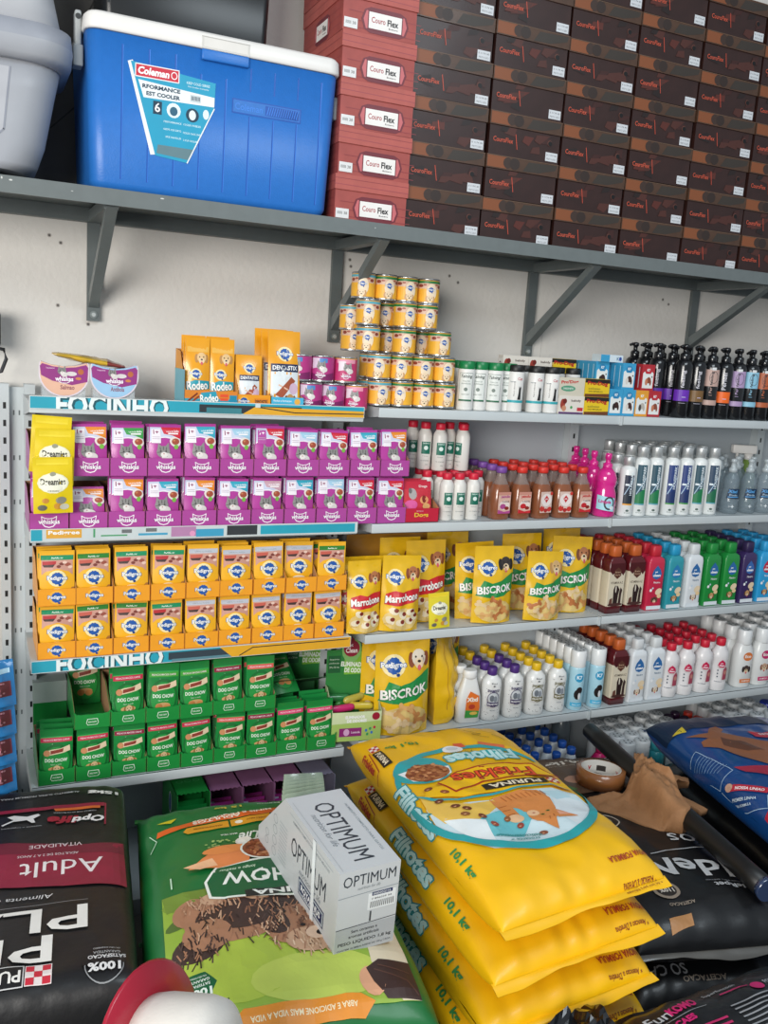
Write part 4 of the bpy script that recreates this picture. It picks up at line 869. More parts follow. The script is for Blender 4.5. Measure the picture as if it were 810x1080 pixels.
g = 'white bottles with red caps in two tiers'
low = [(468.5, 2.545), (481.5, 2.545), (496, 2.545), (456.5, 2.60), (504, 2.60)]
for i, (px, y) in enumerate(low): spawn(RBt, 'medicine_bottle', (at(px, 549, y).x if i < 3 else (1.362+.0 if i == 3 else 1.555), y, Z2), 'red-capped white bottle in the lower tier, %s' % ['front left', 'front middle', 'front right', 'left end behind', 'right end behind'][i], 'bottle', g, rz=-.2+random.uniform(-.1, .1))
k = 0
for y in (2.60, 2.655):
    for x in (1.415, 1.465, 1.512): k += 1; spawn(RBt, 'medicine_bottle', (x, y, Z2), 'red-capped white bottle in the lower tier behind the front ones, %s' % nth(k-1), 'bottle', g, only=('body', 'cap'))
for i, (x, y, rz) in enumerate([(1.400, 2.598, -.3), (1.360, 2.628, -.3), (1.335, 2.672, -.3), (1.455, 2.640, -.3), (1.486, 2.598, -1.3), (1.462+.05, 2.65, -.6)]):
    spawn(RBt, 'medicine_bottle', (x, y, Z2+.1555), 'red-capped white bottle in the upper tier, %s' % ['front one', 'second toward left', 'leftmost at the back', 'behind the front one', 'turned right-hand one', 'back right'][i], 'bottle', g, rz=rz)
spawn(RBt, 'medicine_bottle', (1.365, 2.66, Z2), 'red-capped white bottle at the back left of the lower tier', 'bottle', g, only=('body', 'cap')); 
# ---- sauce bottles
def sauce(capc, kind):
    BR = M('#8c5336', .15, coat=.5, var=.06); CL = M('#a8948c', .1, coat=.5, alpha=.55, var=0)
    a = '#b04a8c' if kind == 'p' else '#c8262e'
    lab = [('r', '#dcb4a4', -.025, .022, .025, .094), ('r', '#c98c7c', -.025, .084, .025, .094), ('t', a, 'petmolho', .004, .078, .012, {'w': .036, 'b': .03}), ('e', '#e9d8d0', 0, .050, .022, .016), ('e', a, -.006, .046, .012, .009), ('e', '#8a2418', .010, .04, .009, .006), ('t', '#5a2c28', 'CARNE', .004, .062, .005, {'w': .03}), ('p', a, [(-.025, .022), (.025, .022), (.025, .032), (0, .028), (-.025, .036)])]
    if kind == 'w': lab = [('r', '#dcc0b4', -.025, .022, .025, .094), ('e', '#ece0dc', 0, .066, .023, .022), ('p', a, [(0, .082), (.010, .070), (0, .056), (-.010, .070)]), ('t', '#f4ecea', 'pet', 0, .069, .007, {'b': .03}), ('e', '#c8362e', -.016, .036, .010, .010), ('e', '#c8362e', .016, .034, .009, .009), ('e', '#b0282a', 0, .03, .008, .007), ('e', '#c8362e', .021, .088, .006, .006), ('t', '#f4ecea', 'Molho', .0, .045, .006, {'w': .03})]
    return bottle_t([(.030, 0), (.034, .004), (.035, .05), (.033, .095), (.026, .118), (.0165, .138, CL), (.0145, .150, CL), (.0135, .160, CL)], BR, [(.016, .155), (.0185, .158), (.0185, .172), (.0165, .176)], {'p': '#7a4a9c'}.get(kind, '#d8342a'), lab, lambda u, v, o: (u, -.0292-(.0018*(1-abs(v-.055)/.055))-o, v), n=3, sx=1, sy=.84, du=None)
SK = {'p': sauce('', 'p'), 'r': sauce('', 'r'), 'w': sauce('', 'w')}
for i, (x, kd, cn) in enumerate([(1.612, 'p', 'purple-capped'), (1.694, 'r', 'red-capped'), (1.778, 'w', 'red-capped'), (1.863, 'w', 'red-capped'), (1.944, 'r', 'red-capped')]):
    for j in range(4):
        spawn(SK[kd], 'sauce_bottle', (x, 2.545+.062*j, Z2), '%s brown sauce bottle, %s in the %s file from the left' % (cn, ORD[j] if j == 0 else ORD[j]+' back', nth(i)), 'bottle', 'brown pet sauce bottles', rz=random.uniform(-.12, .12), only=None if j == 0 else ('body', 'cap'))
# ---- pink bottles
PK = M('#d8288a', .12, coat=.6, var=.05)
pkl = [('p', '#a9dbe8', [(-.034, .03), (.034, .022), (.034, .07), (-.034, .08)]), ('o', '#3a3a44', .012, .052, .020, .024, .006), ('t', '#c42a84', 'Limpia', -.004, .056, .015, {'w': .045, 'b': .04, 'r': -.05}), ('e', '#dfe6ea', .022, .036, .008, .007)]
PKt = bottle_t([(.034, 0), (.040, .005), (.041, .05), (.038, .085), (.032, .103), (.036, .12), (.037, .138), (.030, .158), (.018, .172)], PK, [(.016, .170), (.0175, .173), (.017, .188), (.009, .192), (.009, .203), (.012, .206), (.012, .222), (.009, .226)], PK, pkl, cyl(.0414), sy=.85)
for j in range(4): spawn(PKt, 'cleaner_bottle', (2.052+.012*j-.02*(j > 0), 2.548+.07*j, Z2), 'bright pink cleaner bottle, %s in its file at the bay joint' % (ORD[j] if j == 0 else ORD[j]+' back'), 'bottle', 'bright pink cleaner bottles', rz=-.5, only=None if j == 0 else ('body', 'cap'))
# ---- silver cap bottles
SILC = M('#c9cccc', .38, .55, var=.02)
def silver(c1, c2, foot, h=.252):
    W2 = M('#e6e9e8', .3, coat=.2, var=.02)
    lab = [('r', c1, -.016, .045, .019, h-.065), ('p', c2, [(-.016, .045), (.019, .045), (.019, .105), (-.016, .075)]), ('l', '#a9c4d8', [(-.012, .08), (.017, .14)], .003), ('t', '#dfe9ee', 'HOUSEPARK', .009, h*.56, .010, {'w': .085, 'r': pi/2, 'b': .02}), ('r', '#dfe9ee', -.012, .112, .002, .119), ('r', foot, -.016, .042, .019, .047), ('e', '#5a6a64', .003, .022, .006, .004), ('t', '#8a9490', 'Brand', .003, .014, .004, {'w': .02})]
    sc = h/.252
    return bottle_t([(.026, 0), (.029, .004), (.029, .195*sc), (.026, .205*sc), (.017, .211*sc), (.016, .214*sc)], W2, [(.0155, .212*sc), (.0195, .214*sc), (.0195, h-.004), (.018, h)], SILC, lab, cyl(.0292))
SV = [silver('#1d2740', '#26303c', '#e8a02a', .215), silver('#1d4a5c', '#1d7a4a', '#5aa0b0'), silver('#1d4a5c', '#1d7a4a', '#5aa0b0'), silver('#1f3a78', '#1f3466', '#4a9a4a'), silver('#1f3a78', '#1f3466', '#4a9a4a'), silver('#1d4a5c', '#1d7a4a', '#5aa0b0'), silver('#23405c', '#1d6a4a', '#5aa0b0')]
sd = ['short with dark label', 'teal-green labelled', 'teal-green labelled', 'navy labelled', 'navy labelled', 'teal-green labelled', 'dark green labelled']
XS = [2.146, 2.205, 2.268, 2.345, 2.412, 2.478, 2.545]
for i, x in enumerate(XS):
    for j in range(4):
        if i == 0 and j == 3: continue
        spawn(SV[i], 'shampoo_bottle', (x, 2.548+.064*j, Z2), 'silver-capped white %s bottle, %s in %s file from the left' % (sd[i], ORD[j] if j == 0 else ORD[j]+' back', nth(i)), 'bottle', 'silver-capped white shampoo bottles', rz=-.5+random.uniform(-.1, .1), only=None if j == 0 or i == 0 else ('body', 'cap'))
# ---- clear spray bottles
CL2 = M('#8fa0aa', .06, coat=.7, alpha=.38, var=0); CLC = M('#c9d2d6', .15, coat=.4, alpha=.7, var=0)
SP = bottle_t([(.028, 0), (.034, .004), (.035, .03), (.033, .075), (.026, .095), (.030, .115), (.028, .135), (.016, .155), (.013, .160)], CL2, [(.015, .158), (.016, .172), (.010, .176), (.008, .196), (.012, .198), (.011, .208), (.005, .21)], CLC, [('p', '#15304c', [(-.026, .060), (.026, .060), (.026, .098), (-.02, .098)]), ('t', '#5aa4e0', 'Xixi', -.004, .088, .012, {'w': .034, 'b': .03, 'sh': .2}), ('t', '#bcd6e8', 'Pode', 0, .074, .007, {'w': .03}), ('l', '#5aa4e0', [(-.02, .066), (.02, .067)], .003), ('t', '#e9eef0', '+', .0, .03, .012, {})], cyl(.0352))
for i, x in enumerate((2.652, 2.742, 2.825)):
    for j in range(3): spawn(SP, 'spray_bottle', (x+.008*j, 2.552+.075*j, Z2), 'clear spray bottle with navy label, %s in %s file from the left' % (ORD[j] if j == 0 else ORD[j]+' back', nth(i)), 'bottle', 'clear spray bottles', rz=-.4, only=None if j == 0 else ('body', 'cap'))
t = thing('trigger_spray', 'white trigger sprayer bottle behind the clear spray bottles', 'bottle', (2.90, 2.72, Z2), -.3)
mb = MB(); mb.lathe([(.03, 0), (.035, .005), (.035, .12), (.03, .16), (.014, .19)], M('#7d9a4a', .3, var=.1), 18); part('body', mb, t)
mb = MB(); mb.lathe([(.016, .185), (.018, .19), (.018, .21)], WHT, 14); mb.box(-.075, .03, -.014, .014, .21, .245, WHT, .006); mb.box(-.055, -.045, -.006, .006, .17, .212, WHT, .003); part('trigger_head', mb, t, 'white trigger head')
# ================================================================== THIRD LEVEL
YB = M('#e6b71c', .26, coat=.4, var=.06)
def standup(w, h, t, items, base=YB, **k):
    return tpl(('pouch', pouch_mb(w, h, t, base, items, base=.9, topf=.10, tap=.03, wr=.006, **k)))
def marro(w, h, sc=1, word='Marrobone', wc='#c8202c', d='#b9744a', dd='#8a4a2a', bones='red', seed=0, blob=None):
    it = [('e', '#dfc27a', 0, h*.16, w*.46, h*.15)]
    if blob: it += [('p', blob, [(-w*.46, h*.36), (-w*.30, h*.56), (-w*.1, h*.52), (w*.15, h*.56), (w*.48, h*.66), (w*.48, h*.44), (w*.2, h*.36), (-w*.1, h*.33)])]
    else: it += [('p', wc, [(-w*.44, h*.36), (-w*.42, h*.50), (-w*.2, h*.54), (0, h*.52), (w*.25, h*.56), (w*.48, h*.56), (w*.48, h*.42), (w*.1, h*.36), (-w*.2, h*.34)])]
    it += pedlogo(-w*.20, h*.72, w*.17)+[(a[0], a[1])+tuple(a[2:]) for a in dog(w*.27, h*.76, w*.17, d, dd)]
    it += [('t', '#5a1a12' if not blob else '#14522c', word, 0, h*.445, h*.105, {'w': w*.88, 'b': .06, 'r': .10, 'sh': .1}), ('t', '#f4f0ea', word, 0, h*.448, h*.10, {'w': w*.86, 'b': .03, 'r': .10, 'sh': .1})]
    r = random.Random(seed+3)
    if bones == 'red':
        for x, y in ((-.22, .27), (.0, .22), (.22, .26), (-.3, .15), (-.05, .12), (.2, .14), (.32, .2)):
            it += [('e', '#e9dcc0', w*x, h*y, w*.12, h*.045, 14, r.uniform(-1, 1)), ('e', '#7d2a1c', w*x+w*.05, h*y+h*.012, w*.055, h*.028)]
    else:
        cols = ['#c98a4e', '#e3c79a', '#b9703c', '#d9a86a']
        for x, y in ((-.3, .24), (-.08, .2), (.15, .24), (-.2, .11), (.08, .12), (.3, .15), (.0, .29)):
            c = r.choice(cols); a = r.uniform(-1, 1); dx, dy = cos(a)*w*.11, sin(a)*w*.11
            it += [('l', c, [(w*x-dx, h*y-dy), (w*x+dx, h*y+dy)], w*.07)]+[('e', c, w*x+s*dx+q*sin(a)*w*.035, h*y+s*dy-q*cos(a)*w*.035, w*.045, w*.045, 8) for s in (-1, 1) for q in (-1, 1)]
    it += [('t', '#b98a2a', 'ADULTOS', -w*.34, h*.10, h*.018, {'w': w*.16})]
    return it
P1 = standup(.118, .232, .045, marro(.118, .232), seed=1); P2 = standup(.135, .245, .045, marro(.135, .245, seed=4), seed=3)
P3 = standup(.150, .275, .05, marro(.150, .275, seed=7), seed=6)
B1 = standup(.152, .262, .05, marro(.152, .262, word='BISCROK', bones='b', blob='#1d8a44', d='#3a3432', dd='#1e1a18', seed=1)[:], seed=8)
B2 = standup(.150, .240, .05, marro(.150, .240, word='BISCROK', bones='b', blob='#1d8a44', d='#d9b078', dd='#b98a52', seed=2), seed=10)
B3 = standup(.165, .275, .05, marro(.165, .275, word='BISCROK', bones='b', blob='#1d8a44', d='#b97a52', dd='#7a4a2e', seed=3), seed=12)
B4 = standup(.195, .325, .07, marro(.195, .325, word='BISCROK', bones='b', blob='#1d8a44', d='#e3d6c4', dd='#8a4a2e', seed=5), seed=14)
gy = 'yellow stand-up bags of dog biscuits'
def bag3(t, px, py, y, lb, rz=0, z=Z3, tilt=-4, yaw2=0, nm_='biscuit_bag'):
    x = at(px, py, y).x
    return spawn(t, nm_, (x, y, z+.0015), lb, 'dog biscuit bag', gy, rz=(radians(tilt), yaw2, rz))
bag3(P1, 383, 660, 2.53, 'yellow red-banded bag leaning beside the orange trays, leftmost', .05)
bag3(P2, 420, 658, 2.525, 'yellow red-banded bag standing in front on the third shelf', -.02, yaw2=.03)
bag3(P1, 372, 650, 2.585, 'yellow red-banded bag behind the leftmost one', .05)
bag3(P1, 400, 650, 2.585, 'yellow red-banded bag tucked between the two front ones', 0)
bag3(P3, 447, 648, 2.60, 'tall yellow red-banded bag behind the small cat treat packet', .03)
bag3(P3, 420, 640, 2.655, 'tall yellow red-banded bag at the back, upper edge showing left', .0)
bag3(B1, 500, 642, 2.600, 'yellow green-banded bag behind the black dog one', .02, yaw2=-.03)
bag3(B1, 517, 652, 2.535, 'yellow green-banded bag with a black dog on it', -.02, yaw2=.02)
bag3(B2, 570, 648, 2.520, 'yellow green-banded bag with a pale puppy on it', .03, yaw2=.05)
bag3(B3, 597, 640, 2.585, 'yellow green-banded bag with a brown dog at the bay joint', -.06, yaw2=.05)
bag3(B3, 548, 630, 2.655, 'yellow bag at the back between the green-banded ones', 0)
bag3(B3, 470, 630, 2.715, 'yellow bag far back with a spotted dog near its top', 0)
bag3(B3, 590, 620, 2.715, 'yellow bag far back under the pink cleaner bottles', 0)
FLAT = standup(.36, .27, .05, [('e', '#c98a1c', .02, .16, .04, .05)]+pedlogo(.05, .18, .03), base=M('#b8822c', .4, coat=.3, var=.08), seed=20)
spawn(FLAT, 'biscuit_bag', (1.335, 2.742, Z3+.0015), 'wide orange-brown bag standing against the back panel', 'dog biscuit bag', None, rz=(radians(-3), 0, 0))
SDR = smallpack(.078, .118, .014, [(a[0], a[1])+tuple((v*.8 if isinstance(v, (int, float)) else v) for v in a[2:]) if a[0] in 're' else (a[0], a[1], a[2], a[3]*.8, a[4]*.8, a[5]*.8, {'w': a[6]['w']*.8, 'b': .03}) for a in dr], base='#e0cf30', topf=.10, wr=.004)
spawn(SDR, 'cat_treat_packet', (at(464, 655, 2.512).x, 2.512, Z3+.001), 'small pale yellow cat treat packet leaning on a tall bag', 'cat treat packet', None, rz=(radians(-7), -.04, .03))

# ---- pet shampoo with shoulders
def shamp(base, capc, dark=None, kind='pet', h=.245, w=.037, dp=.024, tag=None):
    bm = M(base, .28, coat=.3, var=.04); hb = h-.042
    if kind == 'horse':
        b_it = [('r', '#d6cbb4', -w*.93, .028, w*.93, hb-.045), ('p', '#4a1216', [(-w*.93, hb-.05), (-w*.6, hb-.062), (-w*.3, hb-.05), (0, hb-.064), (w*.35, hb-.052), (w*.7, hb-.066), (w*.93, hb-.052), (w*.93, hb-.02), (-w*.93, hb-.02)]), ('p', '#5a3226', [(0, hb-.078), (.016, hb-.066), (.017, hb-.048), (0, hb-.034), (-.017, hb-.048), (-.016, hb-.066)]), ('t', '#c9a88a', 'Brene', 0, hb-.052, .006, {'w': .024}), ('t', '#c9a88a', 'Horse', 0, hb-.062, .006, {'w': .024}),
                ('t', '#4a3a30', 'VITAMINA A-Z', 0, .116, .009, {'w': .056}), ('p', '#2c1a18', [(-.010, .035), (.010, .035), (.012, .07), (.016, .09), (.006, .104), (-.006, .106), (-.012, .09), (-.011, .07)]), ('e', '#e6dccb', -.001, .092, .0025, .014), ('p', '#3a2622', [(.014, .035), (.026, .035), (.026, .07), (.029, .088), (.020, .098), (.016, .08)]), ('p', '#6a4236', [(-.03, .03), (-.012, .03), (-.014, .06), (-.026, .055)]), ('e', '#4a2a26', .0, .034, .034, .006)]
        side = [('p', '#4a1216', [(-.03, hb-.048), (.03, hb-.055), (.03, hb), (-.03, hb)])]
        bands = [(w, 0), (w, .028), (w, .029, '#d6cbb4'), (w, hb-.052, '#d6cbb4'), (w, hb-.051), (w*.99, hb-.015), (w*.7, hb), (w*.55, hb+.003)]
    else:
        d = dark or '#d9dfe4'; tg = tag or '#2b6aa8'
        b_it = [('r', d, -w*.9, .004, w*.9, .018), ('p', tg, [(0, hb-.030), (.016, hb-.048), (.022, hb-.064), (.016, hb-.078), (0, hb-.084), (-.016, hb-.078), (-.022, hb-.064), (-.016, hb-.048)]), ('t', '#f2f5f8', 'pet', -.003, hb-.056, .008, {'b': .04}), ('t', '#f2f5f8', 'clean', 0, hb-.068, .010, {'w': .034, 'b': .05}),
                ('t', '#f0f2f4' if base != '#dfe3e6' else '#5c7a94', 'Neutro', .004, hb-.095, .008, {'w': .03}), ('e', '#e9d3b0' if kind == 'pet' else '#fff', .016, .072, .016, .012, 12, .5), ('e', '#e9c99a', .020, .055, .010, .008)]+dog(.000, .040, .0125, {'#c62a48': '#5a3a30', '#dfe3e6': '#e6d6c2'}.get(base, '#c99a66'), '#6a4632')+[('e', '#f4f6f8', -.02, .078, .006, .006, 8), ('e', '#c9dbe9', -.012, .086, .004, .004, 8)]
        side = []
        bands = [(w, 0), (w, .004), (w, hb-.022), (w*.92, hb-.008), (w*.6, hb), (w*.5, hb+.003)]
    b = MB(); b.lathe([(p[0]*(.96 if p[1] == 0 else 1),)+tuple(p[1:]) for p in bands], bm, 28, 7, 1, dp/w)
    c = MB(); c.lathe([(.018, hb+.002), (.0215, hb+.005), (.0205, h-.004), (.017, h)], mm(capc) if isinstance(capc, str) else capc, 20, 3.5, 1, .85)
    l = MB(); art(l, b_it, lambda u, v, o: (u, -dp-.0004-o, v), clip=(-w*.93, .002, w*.93, hb-.01))
    if side: pass
    return tpl(('body', b), ('cap', c), ('label', l))
OR_ = '#c4602c'
HR = shamp('#5a161c', OR_, kind='horse', h=.25)
SH = {'red': shamp('#c62a48', '#c62a3a'), 'teal': shamp('#2f98a6', '#2a9cc8', tag='#2a7fb8'), 'white': shamp('#dfe3e6', '#d9dcdd'), 'green': shamp('#1f8a3c', '#1f8a3c'), 'purple': shamp('#3a2a5c', '#33264f', tag='#3a6ab0'), 'blue': shamp('#2f9fd6', '#2f9fd6', tag='#c42a44')}
# columns of the right bay, third level
c3 = [('horse', 'cream and maroon horse', HR, 648), ('horse2', 'second cream and maroon horse', HR, 668.5), ('red', 'red', SH['red'], 689), ('teal', 'teal', SH['teal'], 708.6), ('white', 'white', SH['white'], 727), ('green', 'green', SH['green'], 748), ('green2', 'second green', SH['green'], 767.5), ('purple', 'dark purple', SH['purple'], 785), ('blue', 'sky blue', SH['blue'], 803), ('blue2', 'second sky blue', SH['blue'], 822)]
y0 = 2.545
for i, (kk, ds, tt, px) in enumerate(c3):
    x = 2.125+i*.0935
    for j in range(5):
        if kk in ('horse', 'horse2') and j == 4: tt = SH['red']
        spawn(tt, 'shampoo_bottle', (x+random.uniform(-.002, .002), y0+.052*j, Z3), '%s shampoo bottle on the third shelf, %s' % (ds, 'front of its file' if j == 0 else ORD[j]+' back in its file'), 'bottle', 'pet shampoo bottles on the third shelf', rz=random.uniform(-.04, .04), only=None if j == 0 else ('body', 'cap'))

# ================================================================== FOURTH LEVEL
bag3(B4, 407, 745, 2.60, 'large yellow green-banded bag behind the big front one', .0, Z4, -2)
bag3(B4, 422, 765, 2.530, 'large yellow green-banded bag with a white and brown dog', -.03, Z4, -4)
BB = MB(); Sx = pouchS(.185, .32, .085, base=.9, topf=.10, tap=.03, wr=.008, seed=30)
side_it = [('r', '#3aa87c', .05, .20, .075, .255), ('r', '#e9e3d0', -.03, .09, .03, .115), ('t', '#5a4a2a', 'IIIIIII', 0, .1, .02, {'w': .05})]
bag3(tpl(('pouch', pouch_mb(.16, .325, .085, YB, side_it+[('l', '#b98a1c', [(-.05, .05), (-.045, .28)], .002)], base=.9, topf=.08, tap=.03, wr=.010, seed=31))), 465, 760, 2.600, 'large crinkled yellow bag turned sideways beside the big front one', .75, Z4, -2)
bag3(B4, 455, 745, 2.715, 'large yellow bag at the very back of the fourth shelf', .0, Z4, -2)
WHB = M('#e3e4e2', .3, coat=.25, var=.02)
OL_ = [('p', '#e8762c', [(-.018, .022), (.022, .022), (.026, .06), (.022, .10), (-.006, .118), (-.016, .09)]), ('p', '#3f9a46', [(-.018, .022), (.022, .022), (.025, .045), (-.017, .05)]), ('t', '#f6efe4', 'Xixi', .002, .088, .016, {'w': .034, 'b': .05}), ('e', '#c0402c', .002, .062, .010, .009), ('e', '#e9c05a', .008, .038, .012, .006)]
XB = bottle_t([(.030, 0), (.035, .004), (.036, .06), (.033, .10), (.024, .14), (.020, .158), (.019, .163)], WHB, [(.0195, .160), (.0205, .163), (.0205, .185), (.018, .188)], '#e6e6e4', OL_, lambda u, v, o: (u+.002, -.0255*(1 if v < .06 else 1-.0*(v))-o-.001, v), n=4, sx=1, sy=.70, du=None)
for j in range(5): spawn(XB, 'cleaner_bottle', (1.558-.012*j, 2.548+.053*j, Z4), 'white bottle with orange label beside the large yellow bags, %s' % (ORD[j] if j == 0 else ORD[j]+' back'), 'bottle', 'white bottles with orange labels', rz=-.12, sc=(1.22, 1, 1), only=None if j == 0 else ('body', 'cap'))
def shirt(capc, accent):
    dots = [('e', '#4a4c50', random.uniform(-.03, .03), random.uniform(.01, .035), .0015, .001, 6) for _ in range(14)]+[('e', '#4a4c50', sx*random.uniform(.018, .03), random.uniform(.04, .13), .0012, .001, 6) for sx in (-1, 1) for _ in range(6)]
    it = [('t', '#4a4c52', 'Blond', 0, .140, .006, {'w': .02}), ('e', '#4a4c52', 0, .130, .004, .003, 6), ('t', accent, 'SHAMPOO', 0, .113, .010, {'w': .044, 'b': .03}), ('e', '#c9ced2', 0, .088, .020, .018), ('e', '#6c737c', -.005, .086, .008, .012), ('e', '#8a9098', .007, .084, .007, .011), ('o', accent, 0, .082, .022, .028, .002), ('r', accent, -.021, .058, .021, .072), ('t', '#f2f2f0', 'FILHOTES', 0, .065, .007, {'w': .036, 'b': .03}), ('t', '#7c8088', 'NEUTRO', 0, .042, .004, {'w': .02})]
    return bottle_t([(.030, 0), (.035, .003), (.036, .02), (.034, .08), (.036, .125), (.033, .145), (.020, .160), (.015, .164)], WHB, [(.0155, .161), (.0175, .164), (.0172, .187), (.015, .190)], capc, it+dots, cyl(.0365), n=2.4, sy=.82)
SPu = shirt('#4a2a78', '#3a2a5c'); SYe = shirt('#e3b91c', '#6a6234')
for i, x in enumerate((1.648, 1.740, 1.832, 1.925)):
    for j in range(5 if i > 1 else 5):
        tt = SPu if (i == 0 and j < 3) or (i == 1 and j < 3) else SYe
        spawn(tt, 'shampoo_bottle', (x, 2.548+.053*j, Z4), '%s dotted white shampoo bottle, %s in the %s file from the left' % ('purple-capped' if tt is SPu else 'yellow-capped', ORD[j] if j == 0 else ORD[j]+' back', nth(i)), 'bottle', 'dotted white shampoo bottles', rz=-.18+random.uniform(-.08, .08), only=None if j == 0 else ('body', 'cap'))
PC = M('#e4e6e6', .35, coat=.2, var=.02)
def perfcap(r, z0, z1, m=PC):
    c = MB(); c.lathe([(r, z0), (r+.001, z0+.003), (r+.001, z1-.004), (r-.002, z1)], m, 18)
    art(c, [('r', '#5a5e62', x-.003, y-.006, x+.003, y+.002) for x, y in ((-.014, -.004), (0, -.012), (.014, -.004), (-.009, .012), (.009, .012))], top(0, 0, z1), o0=.0005)
    return c
def aerosol():
    b = MB(); b.lathe([(.027, 0), (.029, .003), (.029, .158), (.0275, .164)], M('#a9d3e2', .3, coat=.2, var=.05, vs=60), 20)
    l = MB(); art(l, [('e', '#2f98c4', .003, .126, .017, .017), ('t', '#e6f2f8', 'K7', .003, .127, .014, {'b': .04}), ('e', '#1c1416', .0, .062, .013, .019), ('e', '#241a1a', .007, .078, .012, .013), ('e', '#d9dde0', .007, .056, .005, .013), ('r', '#4ab4dc', -.024, .016, .022, .030), ('t', '#eef6f8', 'banho a seco', 0, .023, .006, {'w': .03})], cyl(.0293), du=.006)
    return tpl(('body', b), ('cap', perfcap(.0275, .162, .225)), ('label', l))
AE = aerosol()
for i, x in enumerate((2.008, 2.098)):
    for j in range(6): spawn(AE, 'aerosol_can', (x, 2.541+.046*j, Z4), 'light blue spray can with white cap, %s in the %s file' % (ORD[j] if j == 0 else ORD[j]+' back', ['left', 'right'][i]), 'spray can', 'light blue spray cans', rz=-.35+random.uniform(-.08, .08), only=None if j == 0 else ('body', 'cap'))
for j in range(5): spawn(HR, 'shampoo_bottle', (2.192, 2.545+.052*j, Z4), 'maroon horse shampoo bottle on the fourth shelf, %s' % ('front of its file' if j == 0 else ORD[j]+' back in its file'), 'bottle', 'horse shampoo bottles on the fourth shelf', rz=random.uniform(-.04, .04), only=None if j == 0 else ('body', 'cap'))
for i, x in enumerate((2.280, 2.368)):
    for j in range(5): spawn(SH['white'], 'shampoo_bottle', (x, 2.545+.052*j, Z4), 'white dog shampoo bottle on the fourth shelf, %s in the %s file' % (ORD[j] if j == 0 else ORD[j]+' back', ['left', 'right'][i]), 'bottle', 'white dog shampoo bottles on the fourth shelf', rz=random.uniform(-.04, .04), only=None if j == 0 else ('body', 'cap'))
rc = [('p', '#c41f4e', [(-.003, .132), (.010, .122), (.014, .110), (.008, .101), (-.012, .101), (-.018, .110), (-.014, .122)]), ('t', '#f4e6ea', 'pet', -.003, .117, .006, {'b': .03}), ('t', '#f4e6ea', 'clean', -.002, .109, .007, {'w': .022, 'b': .04}), ('p', '#a8465a', [(.004, .05), (.026, .05), (.026, .092), (.016, .105), (.006, .092)]), ('e', '#c98a7c', .016, .08, .007, .009), ('e', '#3a4a5c', -.016, .088, .003, .003, 8), ('e', '#3a4a5c', -.016, .075, .003, .003, 8), ('e', '#3a4a5c', -.016, .062, .003, .003, 8), ('t', '#3a4a5c', 'Desinfetante', -.01, .042, .004, {'w': .03})]
RC = bottle_t([(.030, 0), (.036, .004), (.037, .035), (.0345, .042), (.0345, .125), (.037, .135), (.034, .158), (.022, .176), (.0155, .186)], M('#e2dfdf', .32, coat=.2, var=.02), [(.016, .183), (.0185, .187), (.0185, .211), (.016, .214)], '#cc2038', rc, cyl(.0352), sy=.85)
for i, x in enumerate((2.452, 2.533, 2.622, 2.706)):
    for j in range(5): spawn(RC, 'cleaner_bottle', (x, 2.548+.053*j, Z4), 'red-capped white cleaner bottle, %s in the %s file from the left' % (ORD[j] if j == 0 else ORD[j]+' back', nth(i)), 'bottle', 'red-capped white cleaner bottles', rz=-.3+random.uniform(-.05, .05), only=None if j == 0 else ('body', 'cap'))
def eco(c, dg):
    b = MB(); b.lathe([(.036, 0), (.041, .005), (.041, .12), (.039, .155), (.030, .175), (.0285, .18)], WHB, 22, 2.6, 1, .8)
    l = MB(); art(l, [('e', c, .002, .132, .022, .018), ('t', '#f6eee8', 'Eco', .002, .133, .013, {'w': .03, 'b': .04}), ('r', c, -.024, .022, .028, .038), ('t', '#f6eee8', 'SHAMPOO', .002, .030, .007, {'w': .038})]+dog(.0, .078, .017, dg[0], dg[1]), lambda u, v, o: (u, -.0328-o+max(0, abs(u)-.02)*.15, v), du=.01)
    return tpl(('body', b), ('cap', perfcap(.0275, .178, .238)), ('label', l))
EC = [eco('#dd7a3c', ('#4a3c38', '#2c2220')), eco('#c42a6a', ('#c9a48a', '#8a5a44'))]
for i, x in enumerate((2.835, 2.935, 3.035, 3.12)):
    for j in range(4): spawn(EC[0 if i == 0 else 1], 'shampoo_bottle', (x, 2.553+.068*j, Z4), 'wide white bottle with perforated white cap, %s in the %s file' % (ORD[j] if j == 0 else ORD[j]+' back', nth(i)), 'bottle', 'wide white shampoo bottles', rz=-.1, only=None if j == 0 else ('body', 'cap'))

# ================================================================== BOTTOM LEVEL
Z5 = .0505
def simple(c, cap, h=.21, r=.026, perf=False, capr=.0165, ch=.03, n=2):
    b = MB(); b.lathe([(r*.9, 0), (r, .004), (r, h-ch-.035), (capr+.003, h-ch-.004), (capr, h-ch)], M(c, .3, coat=.25, var=.04) if isinstance(c, str) else c, 18, n)
    if perf: k_ = perfcap(r, h-ch-.02, h, M(cap, .35, coat=.2, var=.02))
    else: k_ = MB(); k_.lathe([(capr, h-ch-.002), (capr+.0025, h-ch), (capr+.0025, h-.003), (capr, h)], M(cap, .35, coat=.2, var=.02), 16)
    return tpl(('body', b), ('cap', k_))
BC = simple('#d5dadd', '#2458b0', .208, .026, ch=.024, capr=.0135); WC = simple('#cfd4d6', '#dfe2e3', .215, .029, True, ch=.05); PU5 = simple('#3a1a3c', '#3a1a3c', .190, .027, ch=.03); RD5 = simple('#c8321e', '#d83a26', .190, .028, ch=.03)
